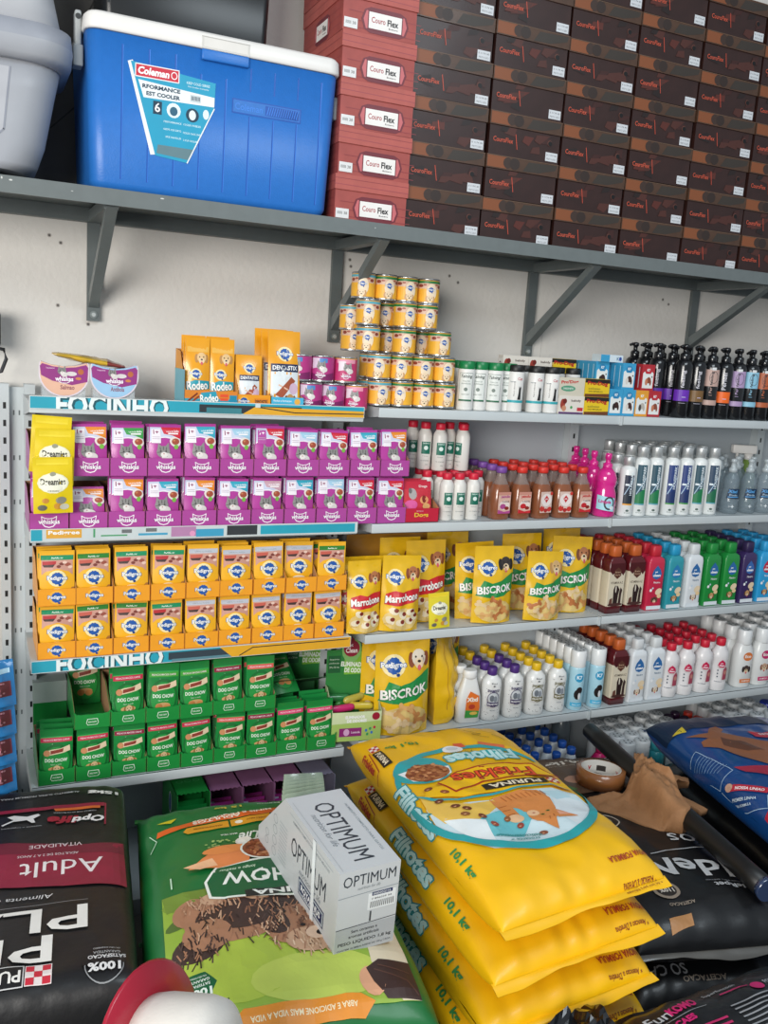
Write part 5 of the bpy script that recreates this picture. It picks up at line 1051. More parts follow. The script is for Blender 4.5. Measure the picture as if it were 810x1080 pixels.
for i, x in enumerate((1.757, 1.835, 1.915, 1.995)):
    for j in range(5): spawn(BC, 'water_bottle', (x, 2.49+.057*j+(.02 if i % 2 else 0), Z5), 'blue-capped bottle on the lowest shelf, %s in the %s file from the left' % (ORD[j] if j == 0 else ORD[j]+' back', nth(i)), 'bottle', 'blue-capped bottles on the lowest shelf')
gk = 'white-capped bottles on the lowest shelf'
for i, x in enumerate((2.225, 2.295, 2.365, 2.450, 2.53, 2.79, 2.872, 2.957, 3.04)):
    tt = WC
    for j in range(4):
        if i == 2 and j == 0: continue
        spawn(tt, 'bottle', (x, 2.475+.062*j if i < 4 else 2.545+.062*j, Z5), 'white perforated cap bottle on the lowest shelf, %s in the %s file' % (ORD[j] if j == 0 else ORD[j]+' back', nth(i)), 'bottle', gk)
spawn(simple('#3aa0ac', '#3fb0bc', .215, .03, ch=.05, capr=.026), 'bottle', (2.372, 2.475, Z5), 'turquoise round-topped bottle among the white caps', 'bottle')
for j in range(4):
    spawn(PU5, 'bottle', (2.612, 2.52+.054*j, Z5), 'dark plum bottle on the lowest shelf, %s' % (ORD[j] if j == 0 else ORD[j]+' back'), 'bottle', 'plum bottles on the lowest shelf')
    spawn(PU5, 'bottle', (2.665, 2.54+.054*j, Z5), 'dark plum bottle beside the red ones, %s' % (ORD[j] if j == 0 else ORD[j]+' back'), 'bottle', 'plum bottles on the lowest shelf')
    spawn(RD5, 'bottle', (2.722, 2.52+.056*j, Z5), 'orange-red bottle on the lowest shelf, %s' % (ORD[j] if j == 0 else ORD[j]+' back'), 'bottle', 'orange-red bottles')
tt = simple('#5a656c', '#c9ced0', .30, .038, ch=.06, capr=.024)
spawn(tt, 'bottle', (2.085, 2.70, Z5), 'tall grey bottle with white cap behind the blue-capped ones', 'bottle')
spawn(tt, 'bottle', (1.98, 2.765, Z5), 'tall grey bottle in the dark behind the blue-capped ones', 'bottle', only=('body',))
spawn(simple('#e2dcdf', '#e6e6e6', .195, .036, ch=.035, capr=.013), 'bottle', (2.125, 2.44, Z5), 'white pointed bottle in front of a pink one near the black tube', 'bottle')
spawn(simple('#d0206a', '#d0206a', .19, .036, ch=.03, capr=.014), 'bottle', (2.145, 2.53, Z5), 'deep pink bottle behind the white pointed bottle', 'bottle')
spawn(simple('#e2e4e4', '#e6e6e6', .25, .036, perf=True, ch=.07), 'bottle', (2.425, 2.43, Z5-.0), 'tall white bottle nearest the blue bag', 'bottle')
spawn(simple('#2a3a9a', '#2a3aa8', .22, .05, ch=.04, capr=.03), 'bottle', (3.10, 2.62, Z5), 'dark blue bottle at the right edge of the lowest shelf', 'bottle')
# boxes under the green trays
def openbox(loc, w, h, d, c, inner, lb, contents=None, rz=0):
    t = thing('carton_box', lb, 'box', loc, rz, 'purple cartons under the green tray shelf' if c != '#1d8a3c' else None)
    m = M(c, .45, coat=.15, var=.08); mb = MB()
    mb.box(-w/2, -w/2+.002, 0, d, 0, h, m); mb.box(w/2-.002, w/2, 0, d, 0, h, m); mb.box(-w/2, w/2, 0, .002, 0, h*.45, m); mb.box(-w/2, w/2, d-.002, d, 0, h, m)
    pts = [(-w/2, 0), (w/2, 0), (w/2, d)]+[(w/2-w*k/12, d) for k in range(1, 12)]+[(-w/2, d)]
    pts = [(-w/2, d), (w/2, d)]+[(w/2-w*k/14, .012+.006*(k % 2)) for k in range(15)]
    mb.prism(pts, h-.002, h, m, 'z'); part('carton', mb, t)
    return t
for i, (x, c) in enumerate([(.703, '#96648a'), (.806, '#96648a'), (.908, '#96648a'), (1.012, '#8a869c')]):
    t = openbox((x, 2.515, .0505), .101, .235, .22, c, None, '%s carton under the green tray shelf, %s from left' % ('grey-violet' if i == 3 else 'purple', nth(i)))
    for k in range(4 if i < 3 else 0): spawn(wt['plum'], 'cat_food_sachet', (x, 2.53+.03*k, .0535), 'purple sachet inside the %s purple carton under the shelf, %s' % (nth(i), ORD[k]), 'cat food sachet', 'sachets in the low cartons', sc=(1, 1, 1.1))
t = openbox((.598, 2.50, .0505), .100, .245, .22, '#1d8a3c', None, 'green carton under the green tray shelf, left of the purple ones')
mb = MB(); art(mb, [('e', '#4fae6a', -.026+.026*k, .09, .011, .009) for k in range(3)]+[('e', '#1d8a3c', -.026+.026*k, .09, .008, .006) for k in range(3)], top(0, 0, .246)); part('printed_label', mb, t)
mb = MB(); art(mb, [('e', '#e9f2ee', 0, .18, .02, .035), ('e', '#2a5aa0', 0, .18, .015, .03)], flatL(-.05, .10, 0)); part('round_emblem', mb, t)
for k in range(4): spawn(DT['red'], 'dog_treat_sachet', (.598, 2.513+.035*k, .0535), 'sachet standing in the low green carton, %s' % ORD[k], 'dog treat sachet', 'sachets in the low green carton', sc=(1, 1, 1.3))
# ================================================================== FOREGROUND SACKS
class Sack:
    """pillow sack: axis y, width w, length l, thickness t; seam plane at z=t*zs"""
    def __init__(s, w, l, t, n=2.6, endp=5, zs=.5, wr=.004, seed=0, ear=.05, flat=.75, ripk=70, tapf=.0, shear=0):
        s.w, s.l, s.t, s.n, s.endp, s.zs, s.wr, s.seed, s.ear, s.flat, s.ripk, s.shear = w, l, t, n, endp, zs, wr, seed, ear, flat, ripk, shear
        s.tab = []
        a, b = w/2, t*(1-zs); N = 240; L = 0; px, pz = 0, b
        for k in range(N+1):
            # angle chosen so that both the flat top and the flank are finely sampled
            ph = atan2(a*tan(pi/2*k/N*.99999), b); c, d = abs(cos(ph)), abs(sin(ph))
            q = ((d/1)**n*(1/a)**n + (c/1)**n*(1/b)**n)**(-1/n); x, z = q*d, q*c
            L += hypot(x-px, z-pz); px, pz = x, z; s.tab.append((L, x/a, z/b))
        s.L = L
    def cs(s, u):
        r = min(abs(u)/s.L, 1)*s.L; lo, hi = 0, len(s.tab)-1
        while hi-lo > 1:
            m = (lo+hi)//2
            if s.tab[m][0] <= r: lo = m
            else: hi = m
        p, q = s.tab[lo], s.tab[hi]; f = (r-p[0])/((q[0]-p[0]) or 1)
        return max(0, p[1]+f*(q[1]-p[1])), max(0, p[2]+f*(q[2]-p[2]))
    def pt(s, u, v, o=0, bottom=False):
        """u: arc length from centre line, v: along -l/2..l/2"""
        V = max(-1, min(1, 2*v/s.l)); sg = 1 if u >= 0 else -1
        e = max(0, 1-abs(V)**s.endp)**.55
        a = s.w/2*(1-.035*(1-V*V)*0+s.ear*(abs(V)**8)-.0); b = s.t*((1-s.zs) if not bottom else -s.zs)
        cx, cz = s.cs(u)
        x = sg*a*cx*(1+.03*(e-1)); z = b*cz*(.03+.97*e)
        near = (abs(V)**6)
        k = s.ripk
        w1 = (sin(k*x+7*noise.noise(Vector((x*6, v*6, s.seed)))+s.seed)*.55+1.2*noise.noise(Vector((x*26, v*5, s.seed+3))))*s.wr*1.3*near*e**.5
        w2 = noise.noise(Vector((x*7, v*5, s.seed*3.1)))*s.wr*1.6+noise.noise(Vector((x*20, v*15, s.seed)))*s.wr*.45
        w3 = abs(noise.noise(Vector((x*11+4, v*11, s.seed+9))))*s.wr*1.6
        z += (w1+(w2-w3)*e)*(1 if not bottom else .0)
        nx = sg*cx**(s.n-1)/max(.02, s.w/2); nz = (cz**(s.n-1))/abs(s.t*.5)
        L = hypot(nx, nz) or 1
        return (x+o*nx/L, v+s.shear*x*max(0, -V), z+s.t*s.zs+o*nz/L*(1 if not bottom else -1))
    def body(s, m, nu=64, nv=64):
        mb = MB()
        for bt in (False, True):
            vs = []; fs = []
            for j in range(nv+1):
                v = -s.l/2+s.l*(.5-.5*cos(pi*j/nv))
                for i in range(nu+1): vs.append(s.pt(-s.L+2*s.L*i/nu, v, 0, bt))
            for j in range(nv):
                for i in range(nu):
                    a = j*(nu+1)+i; q = [a, a+1, a+nu+2, a+nu+1]; fs.append(q if not bt else q[::-1])
            mb.raw(vs, fs, m, True)
        return mb
    def seal(s, m, end=-1, d=.018, wav=.004):
        mb = MB(); n = 40; vs = []; y = end*s.l/2; w = s.w/2*(1+s.ear)
        for i in range(n+1):
            x = -w+2*w*i/n; zz = s.t*s.zs
            q = wav*sin(17*x+s.seed)+wav*.6*noise.noise(Vector((x*20, s.seed, 1)))
            y2 = y+(s.shear*x if end < 0 else 0); dd = d*(1+.35*noise.noise(Vector((x*9, s.seed, 4)))); vs += [(x, y2-end*.006, zz+.0015), (x, y2+end*dd, zz+q), (x, y2-end*.006, zz-.0015), (x, y2+end*dd, zz+q-.001)]
        fs = []
        for i in range(n):
            a = i*4; fs += [[a, a+1, a+5, a+4], [a+2, a+6, a+7, a+3], [a+1, a+3, a+7, a+5]]
        mb.raw(vs, fs, m, True); return mb
def R(items):
    """artwork written to be read from the shelf side: turned half a turn on the sack"""
    return items
def sackS(s, flip=True):
    if flip: return lambda u, v, o: s.pt(-u, -v, o+.0022)
    return lambda u, v, o: s.pt(u, v, o+.0016)
# ---- yellow sacks
YS = M('#f0b90c', .42, coat=.12, var=.05, vs=7, bump=.25, bs=16)
def kib(r, n, x0, x1, y0, y1, inside, cols, s0=.007):
    out = []
    for _ in range(n):
        x = r.uniform(x0, x1); y = r.uniform(y0, y1)
        if inside(x, y): out.append(('e', r.choice(cols), x, y, s0*r.uniform(.8, 1.3), s0*r.uniform(.6, .9), 7, r.uniform(0, 3)))
    return out
r_ = random.Random(5)
TE = '#2aa3a8'
def ring_out(n=44, cx=.01, cy=.035, rx=.222, ry=.262, rot=0):
    return [(cx+rx*cos(2*pi*k/n)*(1), cy+ry*sin(2*pi*k/n)) for k in range(n)]
def ribbon(cx, cy, rx, ry, w0, w1, a0, a1, n=40):
    """crescent band of changing width"""
    o = []; i_ = []
    for k in range(n+1):
        f = k/n; a = a0+(a1-a0)*f; w = w0+(w1-w0)*sin(pi*f)
        o.append((cx+rx*cos(a), cy+ry*sin(a))); i_.append((cx+(rx-w)*cos(a), cy+(ry-w)*sin(a)))
    return o+i_[::-1]
yel = []
yel += [('p', '#cfe4ea', [(.205, .04), (.21, .10), (.19, .18), (.14, .245), (.07, .275), (-.02, .27), (-.11, .25), (-.18, .20), (-.205, .14), (-.19, .08), (-.14, .05), (-.06, .045), (.04, .06), (.13, .055), (.19, .02)]),
        ('p', '#ecc35a', [(.195, -.02), (.205, .05), (.19, .11), (.10, .135), (.03, .085), (.0, .06), (.10, .065), (.17, .03)]),
        ('p', '#6cc2cc', [(.10, .125), (.0, .10), (-.02, .16), (.05, .23), (.13, .20), (.15, .16)]), ('p', '#e9f1f3', [(.19, .10), (.10, .14), (.12, .22), (.17, .18)]), ('p', '#dfeaee', [(-.10, .24), (-.19, .16), (-.19, .12), (-.12, .09), (-.08, .17)]), ('p', '#b9d9e2', [(-.10, .062), (-.15, .07), (-.17, .10), (-.12, .11)])]
# cat seen with its head toward the sack edge
OC = '#d98a4a'; OD = '#b5652e'; OLt = '#ecc094'
yel += [('p', OC, [(.035, .055), (-.045, .045), (-.095, .055), (-.105, .10), (-.09, .15), (-.06, .19), (-.02, .17), (.0, .12), (.03, .10)]), ('p', OC, [(.045, .06), (.045, .155), (.03, .175), (.012, .165), (.01, .10)]), ('e', OLt, .028, .160, .020, .017), ('p', OC, [(.0, .06), (-.005, .14), (-.03, .15), (-.04, .07)]),
        ('e', OC, -.045, .165, .042, .034, 16, .3), ('p', OC, [(-.075, .15), (-.125, .20), (-.07, .195)]), ('p', OC, [(-.02, .19), (-.045, .235), (-.065, .19)]), ('p', '#e9a98c', [(-.082, .165), (-.112, .19), (-.078, .186)]), ('e', OLt, -.022, .155, .016, .014), ('e', '#7a8a3a', -.04, .170, .006, .004, 8), ('e', '#7a8a3a', -.062, .158, .006, .004, 8), ('e', '#5a2c1c', -.04, .170, .003, .003, 6), ('e', '#5a2c1c', -.062, .158, .003, .003, 6), ('e', '#b5605a', -.024, .155, .004, .003, 6)]
yel += [('l', OD, [(-.03+.014*k, .06), (-.034+.014*k, .082)], .003) for k in range(-5, 4)]+[('l', OD, [(-.05, .185), (-.045, .195)], .003), ('l', OD, [(-.065, .178), (-.062, .188)], .003), ('l', OD, [(.02, .10), (.042, .102)], .003), ('l', OD, [(.02, .12), (.042, .122)], .003), ('l', OD, [(.02, .14), (.04, .142)], .003)]
yel += [('p', TE, ribbon(.0, .045, .235, .245, .010, .028, -.15, pi+.05)), ('p', TE, ribbon(.01, -.08, .215, .155, .012, .022, pi+.2, 2*pi+.15)), ('r', '#d9583a', -.04, -.250, -.012, -.222), ('p', '#d9704a', [(-.085, -.24), (-.15, -.205), (-.145, -.19), (-.08, -.222)])]
yel += [('e', '#e9ecec', .005, -.215, .030, .022), ('e', '#c9cfd2', .005, -.219, .018, .010), ('p', '#f0bd12', [(.19, .0), (.10, .035), (.0, .035), (-.12, .03), (-.2, .06), (-.2, .02), (-.1, -.02), (.1, -.03), (.17, -.03)]), ('p', TE, [(.21, -.03), (.18, .02), (.12, .045), (.03, .048), (-.06, .038), (-.15, .04), (-.20, .065), (-.15, .034), (-.06, .030), (.03, .04), (.12, .037), (.17, .015)])]
yel += [('e', TE, .135, -.130, .078, .068, 24), ('p', '#e9f1f3', [(.20, -.14), (.18, -.085), (.12, -.066), (.07, -.09), (.06, -.13), (.09, -.13)]), ('e', '#a8683e', .128, -.112, .060, .042, 20)]
yel += kib(r_, 150, .07, .19, -.15, -.068, lambda x, y: ((x-.128)/.056)**2+((y+.112)/.04)**2 < 1, ['#8a4a2c', '#b9794c', '#a05e3a', '#c98a5c', '#7a3e26'])
for x, y, c in ((.165, -.03, '#7a3e26'), (.135, .0, '#8f4a2a'), (.165, .03, '#6a3420'), (.14, .065, '#6a3420'), (.135, .105, '#8f5a34'), (.10, .125, '#7a3e2a'), (.09, .165, '#a04a3c'), (.05, .155, '#8f5a34'), (.035, .19, '#9a4438'), (.12, .085, '#6a3420'), (.0, .235, '#8a4a34')): yel.append(('e', c, x, y, .012, .008, 9, x*20)); yel.append(('e', '#d9a27a', x+.002, y+.002, .004, .002, 6))
yel += [('t', TE, 'Filhotes', -.052, -.157, .062, {'w': .215, 'b': .10, 'r': -.02}), ('t', '#bfe4e4', 'Filhotes', -.052, -.157, .056, {'w': .205, 'b': .04, 'r': -.02}), ('t', '#3a7a4a', 'ATE 12 MESES', -.0, -.190, .010, {'w': .09}),
        ('p', '#a8261c', [(.135, -.045), (.11, .012), (.02, -.012), (-.15, -.018), (-.205, -.008), (-.165, -.085), (-.04, -.098), (.06, -.085)]), ('p', '#f0bd12', [(.129, -.046), (.107, .005), (.02, -.018), (-.15, -.024), (-.196, -.015), (-.161, -.079), (-.04, -.092), (.06, -.079)]),
        ('t', '#8a1c14', 'Friskies', -.028, -.047, .050, {'w': .235, 'b': .05, 'sh': .05, 'r': -.03}), ('t', '#e8502a', 'Friskies', -.028, -.046, .047, {'w': .23, 'b': .0, 'sh': .05, 'r': -.03}),
        ('r', '#1c1a18', -.15, -.002, .034, .026), ('t', '#e9dcc0', 'PURINA', -.058, .012, .018, {'w': .15, 'b': .03}), ('r', '#e9dcc0', -.185, -.002, -.154, .028)]+[('r', '#b8262c', -.184+.0105*i, -.001+.0098*j, -.1745+.0105*i, .0085+.0098*j) for i in range(3) for j in range(3) if (i+j) % 2 == 0]
yel += [('t', '#2a8a8a', 'deliciosamente', .06, .225, .012, {'w': .11, 'b': .02, 'r': -.28}), ('t', '#2a8a8a', 'crocante >', .055, .243, .011, {'w': .07, 'b': .02, 'r': -.26}), ('t', '#a83a1c', 'NOVA FORMULA', -.155, .362, .016, {'w': .12, 'b': .03, 'r': .06}), ('t', '#3f8a3a', '10,1 kg', .125, -.292, .024, {'w': .10, 'b': .04}), ('l', '#2a2a22', [(-.09, -.33), (-.13, -.30), (-.10, -.30), (-.14, -.27)], .002), ('l', '#2a2a22', [(-.16, -.29), (-.18, -.25)], .002), ('l', '#8a5a1c', [(.215, -.09), (.23, -.055)], .002)]
yel += [('t', '#8a3a1c', '* Atencao a Diretiva', -.155, .418, .010, {'w': .10}), ('t', '#8a3a1c', 'e de uso para filhotes', -.16, .430, .010, {'w': .11})]
def yside(s):
    # art on the left flank: rotate reading direction along the length; a: across, b: along
    L = s.L
    it = [('t', '#1f8f96', 'Filhotes', .0, .0, .050, {'w': .22, 'b': .10}), ('t', '#bfe4e4', 'Filhotes', .0, .0, .044, {'w': .21, 'b': .04}), ('t', '#2f8a4a', '10,1 kg', .225, .0, .026, {'w': .10, 'b': .04}),
          ('r', '#1c1a18', -.30, .006, -.215, .036), ('t', '#e9dcc0', 'PURINA', -.257, .021, .018, {'w': .07, 'b': .03}), ('r', '#e9e0dc', -.335, .008, -.305, .036)]+[('r', '#b8262c', -.334+.0098*i, .009+.009*j, -.3245+.0098*i, .018+.009*j) for i in range(3) for j in range(3) if (i+j) % 2 == 0]+[
          ('l', '#a8261c', [(-.31, .0), (-.22, -.01), (-.20, -.05)], .003), ('t', '#b8321c', 'Friskies', -.28, -.022, .026, {'w': .085, 'b': .04})]
    return it
for k, (lb, sd, dx) in enumerate([('lowest yellow cat food sack of the stack, hidden in shade', 5, .01), ('fourth yellow cat food sack from the top of the stack', 4, .0), ('third yellow cat food sack from the top of the stack', 3, -.012), ('second yellow cat food sack from the top of the stack', 2, -.004), ('top yellow cat food sack with an orange cat drinking scene', 1, .004)]):
    s = Sack(.460, .835, .122, n=3.5, endp=6, wr=.0042, seed=sd, ear=.0, zs=.5, shear=.13)
    z = .022+.112*k
    t = thing('cat_food_sack', lb, 'pet food sack', (1.178+dx, 1.775+dx, z), radians(-3+k*.3), 'yellow cat food sacks')
    sb = s.body(YS); part('sack_body', sb, t)
    l = MB(); SS = sackS(s)
    if k == 4: art(l, yel, SS, du=.012, dv=.015, eps=.00028)
    else: art(l, [('t', '#a83a1c', 'NOVA FORMULA', -.155, .372, .018, {'w': .12, 'b': .03}), ('t', '#8a3a1c', '* Atencao a Diretiva', -.155, .41, .010, {'w': .10}), ('r', '#1c1a18', .06, .322, .17, .345), ('t', '#e9dcc0', 'PURINA', .115, .334, .012, {'w': .10})], SS, du=.012, dv=.015)
    c0 = -(s.w/2-.008)
    art(l, yside(s), lambda u, v, o: s.pt(c0+v*.9, -u-.02, o+.0030), du=.012, dv=.012, eps=.00028)
    part('printed_artwork', l, t)
    part('seal', s.seal(YS, -1, .022, .007), t); part('seal', s.seal(YS, 1, .010, .004), t)
pl = thing('pallet', 'low dark board under the yellow sacks', 'pallet', (1.185, 1.76, 0)); mb = MB(); mb.box(-.24, .24, -.42, .42, 0, .021, M('#3a3026', .8)); part('board', mb, pl)

# ---- green sacks
GSK = M('#0f6a30', .40, coat=.15, var=.06, vs=8, bump=.2, bs=14)
g = [('p', '#8fae3c', [(.228, .005), (.232, .375), (.0, .395), (-.235, .39), (-.24, .0)]), ('e', '#a9bf45', .10, .27, .12, .09, 20), ('e', '#b9c958', -.05, .32, .13, .06, 20), ('e', '#7a9436', .15, .04, .08, .03, 16), ('p', '#6f8a34', [(.228, .005), (.22, .06), (.10, .04), (.0, .02), (.0, .0)]), ('e', '#4f6a2c', .18, .10, .05, .02, 14, .4)]
D1, D2, D3 = '#a8795c', '#3f2f2a', '#c9a284'
g += [('e', D2, .165, .195, .055, .042, 20, .4), ('e', D1, .165, .085, .045, .05, 20), ('e', D1, .085, .12, .105, .080, 26), ('e', D1, -.02, .12, .09, .075, 26), ('e', D2, .07, .115, .095, .048, 26), ('e', D2, -.03, .10, .055, .035, 20), ('e', D1, .145, .165, .05, .05, 20), ('e', D3, .03, .052, .035, .026, 16), ('e', D3, .12, .048, .03, .022, 16), ('e', D3, -.07, .06, .03, .02, 16),
      ('e', D1, -.045, .175, .078, .066, 22), ('e', D3, -.055, .225, .052, .036, 20), ('e', D2, .012, .155, .030, .048, 16, .4), ('e', D2, -.112, .155, .024, .045, 16, -.3)]
rr = random.Random(8)
def fur(n, cx, cy, rx, ry, cols, a0, a1, q0=.010, q1=.024, w=.0028):
    for _ in range(n):
        th = rr.uniform(0, 2*pi); ra = sqrt(rr.random())*1.05; x = cx+rx*ra*cos(th); y = cy+ry*ra*sin(th); a = rr.uniform(a0, a1); q = rr.uniform(q0, q1)
        g.append(('l', rr.choice(cols), [(x, y), (x+q*cos(a), y+q*sin(a))], w))
fur(60, .165, .20, .052, .040, [D2, '#54403a', '#2c201d', D1], .9, 2.0)
fur(110, .08, .12, .105, .075, [D1, D2, '#8a604a', '#54403a', '#32241f', D3], 1.0, 2.0)
fur(80, -.03, .12, .085, .07, [D1, D3, '#8a604a', '#54403a'], 1.0, 2.1)
fur(40, .13, .06, .06, .03, [D1, D3, '#b98c70'], 1.2, 2.0)
fur(90, -.045, .185, .078, .064, [D1, D3, '#8a604a', '#6a4c3c', '#d9b898'], 1.0, 2.2, .010, .022)
fur(30, -.06, .235, .045, .03, [D3, '#d9b898', '#e6ccb0'], 1.2, 2.0)
g += [('e', '#e0c2a8', -.070, .212, .024, .018), ('e', '#1c1412', -.078, .214, .011, .008), ('e', '#1c1412', -.045, .186, .006, .005, 8), ('e', '#1c1412', -.092, .180, .006, .005, 8), ('e', '#c46a70', -.088, .229, .009, .006)]
# child's head and shirt at the right corner
g += [('p', '#d9cbb0', [(-.24, .08), (-.17, .14), (-.16, .30), (-.20, .39), (-.24, .39)]), ('e', '#d9a07c', -.150, .345, .025, .035, 14), ('p', '#3a2420', [(-.145, .315), (-.175, .295), (-.24, .30), (-.24, .39), (-.17, .385), (-.152, .35)]), ('l', '#5a3a30', [(-.16, .32), (-.22, .35), (-.235, .38)], .003), ('l', '#5a3a30', [(-.17, .31), (-.23, .33)], .003)]
BG = '#0c5c34'
g += [('p', '#e3e9df', [(.135, -.01), (.13, .05), (.10, .065), (-.235, .10), (-.25, .02), (-.25, -.09), (.105, -.055)]), ('p', BG, [(.129, -.008), (.124, .045), (.098, .059), (-.228, .093), (-.243, .02), (-.243, -.082), (.103, -.049)]),
      ('t', '#e9ede6', 'DOG CHOW', -.07, .004, .046, {'w': .335, 'b': .02, 'r': -.06}), ('r', '#1c2420', -.14, .048, .055, .072), ('t', '#e9ede6', 'PURINA', -.045, .060, .018, {'w': .17, 'b': .03}), ('t', '#c9dfc4', 'longo e melhor', .06, -.038, .012, {'w': .08, 'sh': .25}),
      ('t', '#e3e9df', 'ExtraLife', -.02, -.172, .036, {'w': .12, 'b': .02, 'sh': .25, 'r': -.05}), ('t', '#e3e9df', 'MAIS VIDA', .06, -.193, .006, {'w': .04}),
      ('p', '#d9601f', [(.228, -.252), (.225, -.272), (-.23, -.318), (-.235, -.288)]), ('t', '#f0e6d2', 'MINIS E PEQUENOS', .04, -.289, .011, {'w': .20, 'b': .03, 'r': .10}), ('t', '#f0e6d2', 'ADULTOS', .08, -.274, .011, {'w': .12, 'b': .03, 'r': .10}),
      ('p', '#dd9a22', [(.165, -.235), (.155, -.250), (.055, -.258), (.055, -.226), (.155, -.220)]), ('p', '#dd9a22', [(.050, -.226), (.050, -.258), (-.05, -.270), (-.05, -.236)]), ('t', '#7a3a10', 'ADULTOS SAUDAVEIS', .105, -.238, .007, {'w': .07, 'b': .02}), ('e', '#f4ecd8', .03, -.244, .010, .008), ('t', '#7a3a10', 'CARNE E ARROZ', -.015, -.250, .007, {'w': .05}),
      ('t', '#e0c94a', '15 kg', .045, -.342, .020, {'w': .07, 'b': .03}), ('t', '#e3e9df', 'premio', -.06, -.345, .012, {'w': .06}), ('p', '#d9c81f', [(.225, -.315), (.175, -.322), (.19, -.300)])]
g += [('p', '#d9824a', [(.165, -.065), (.10, -.05), (.03, -.06), (.02, -.10), (.11, -.115)]), ('e', '#e08a4a', .075, -.118, .055, .018, 16), ('p', '#e8b48a', [(.175, -.078), (.11, -.088), (.10, -.06), (.14, -.055)]), ('e', '#e6e2d4', .03, -.155, .020, .018), ('e', '#f0eee4', .035, -.15, .010, .012), ('e', '#e3e9df', -.01, -.105, .055, .045, 20), ('e', '#8a4a2c', -.01, -.105, .050, .040, 20)]+kib(rr, 110, -.06, .04, -.145, -.065, lambda x, y: ((x+.01)/.046)**2+((y+.105)/.036)**2 < 1, ['#a0623c', '#b97a50', '#6a3420', '#8f4a2c'])+[('e', '#9ab86a', rr.uniform(.05, .12), rr.uniform(-.175, -.14), .004, .003, 6) for _ in range(18)]
g += [('p', BG, [(.215, .30), (.20, .270), (.16, .268), (.14, .298), (.155, .328), (.20, .330)]), ('t', '#dfe9df', '100%', .178, .317, .018, {'w': .055, 'b': .04}), ('t', '#dfe9df', 'SATISFACAO', .178, .300, .007, {'w': .05, 'b': .02}), ('t', '#dfe9df', 'GARANTIDA', .178, .289, .007, {'w': .05, 'b': .02}), ('t', '#dfe9df', 'OU SEU DINHEIRO', .178, .279, .004, {'w': .04}),
      ('t', '#24401c', 'NOVA', .165, .368, .013, {'w': .04, 'b': .03}), ('t', '#24401c', 'FORMULA', .158, .350, .013, {'w': .07, 'b': .03}), ('p', '#e08a1c', [(.115, .385), (.10, .372), (-.12, .372), (-.145, .388), (-.12, .412), (.10, .408)]), ('t', '#f4e2b8', 'ABRA E ADICIONE MAIS VIDA A VIDA', -.01, .391, .010, {'w': .20, 'b': .02}), ('t', '#3a9a5a', '100% COMPLETO E BALANCEADO', -.02, .425, .010, {'w': .20, 'b': .02}), ('l', '#bfe0c4', [(.245, -.27), (.228, -.24), (.245, -.20)], .002), ('l', '#bfe0c4', [(.205, -.06), (.205, -.02)], .003)]
for k, lb in enumerate(['lowest green dog food sack under the white printed box', 'middle green dog food sack under the white printed box', 'top green dog food sack with a shaggy terrier, under the white printed box']):
    s = Sack(.535, .86, .165, n=2.7, endp=6, wr=.0045, seed=11+k, ear=.02, zs=.5)
    t = thing('dog_food_sack', lb, 'pet food sack', (.585+[.03, .02, 0][k], 1.745-[.05, .03, 0][k], [.0, .155, .315][k]+.0), radians([-5, -10, -8][k]), 'green dog food sacks')
    part('sack_body', s.body(GSK), t)
    l = MB()
    if k == 2: art(l, [(i[:2]+tuple(i[2:])) for i in g], sackS(s), du=.013, dv=.016, eps=.00028)
    else: art(l, g[:6]+[('t', '#e9ede6', 'DOG CHOW', -.07, .004, .046, {'w': .3})], sackS(s), du=.013, dv=.016)
    part('printed_artwork', l, t); part('seal', s.seal(GSK, -1, .022, .006), t); part('seal', s.seal(GSK, 1, .012, .003), t)

# ---- black and red sacks on the left
BSK = M('#111113', .45, coat=.12, var=.1, vs=6, bump=.35, bs=30)
RD_ = '#8a1c38'
p_ = [('p', RD_, [(.27, -.115), (.27, .06), (.0, .065), (-.12, .088), (-.252, .095), (-.25, -.075), (-.14, -.078), (.0, -.11)]), ('p', '#6f1a30', [(.27, -.115), (.27, -.07), (.0, -.062), (-.25, -.03), (-.25, -.075), (-.14, -.08), (.0, -.11)]), ('p', '#3a3638', [(.27, -.115), (.27, -.07), (.02, -.065), (.04, -.10)]),
      ('t', '#d9c9cc', 'VITALIDADE', -.10, -.083, .014, {'w': .115, 'b': .0}), ('t', '#e9e2e2', 'Adult', -.115, .012, .058, {'w': .175, 'b': .0}), ('t', '#d9c9cc', 'ADULTOS DE 2 A 7 ANOS', -.085, -.045, .010, {'w': .13}),
      ('t', '#cfcfd0', 'Alimenta e Protege', -.0, .115, .018, {'w': .20, 'sh': .2, 'b': 0}), ('l', '#8a8a8c', [(-.17, .145), (.25, .145)], .0015), ('t', '#e6e4df', 'PLAN', .03, .200, .078, {'w': .40, 'b': .01}), ('t', '#e6e4df', 'PRO', .055, .287, .078, {'w': .32, 'b': .01}),
      ('r', '#e0d6d4', -.107, .333, -.060, .380), ('r', '#141416', -.057, .333, .07, .380), ('l', '#c9c9c9', [(-.057, .333), (.07, .333), (.07, .380), (-.057, .380), (-.057, .333)], .002), ('t', '#e6e4df', 'PURINA', .005, .357, .028, {'w': .115, 'b': .02})]
p_ += [('r', '#c22a3c', -.105+.0145*i, .335+.0145*j, -.0905+.0145*i, .3495+.0145*j) for i in range(3) for j in range(3) if (i+j) % 2 == 0]
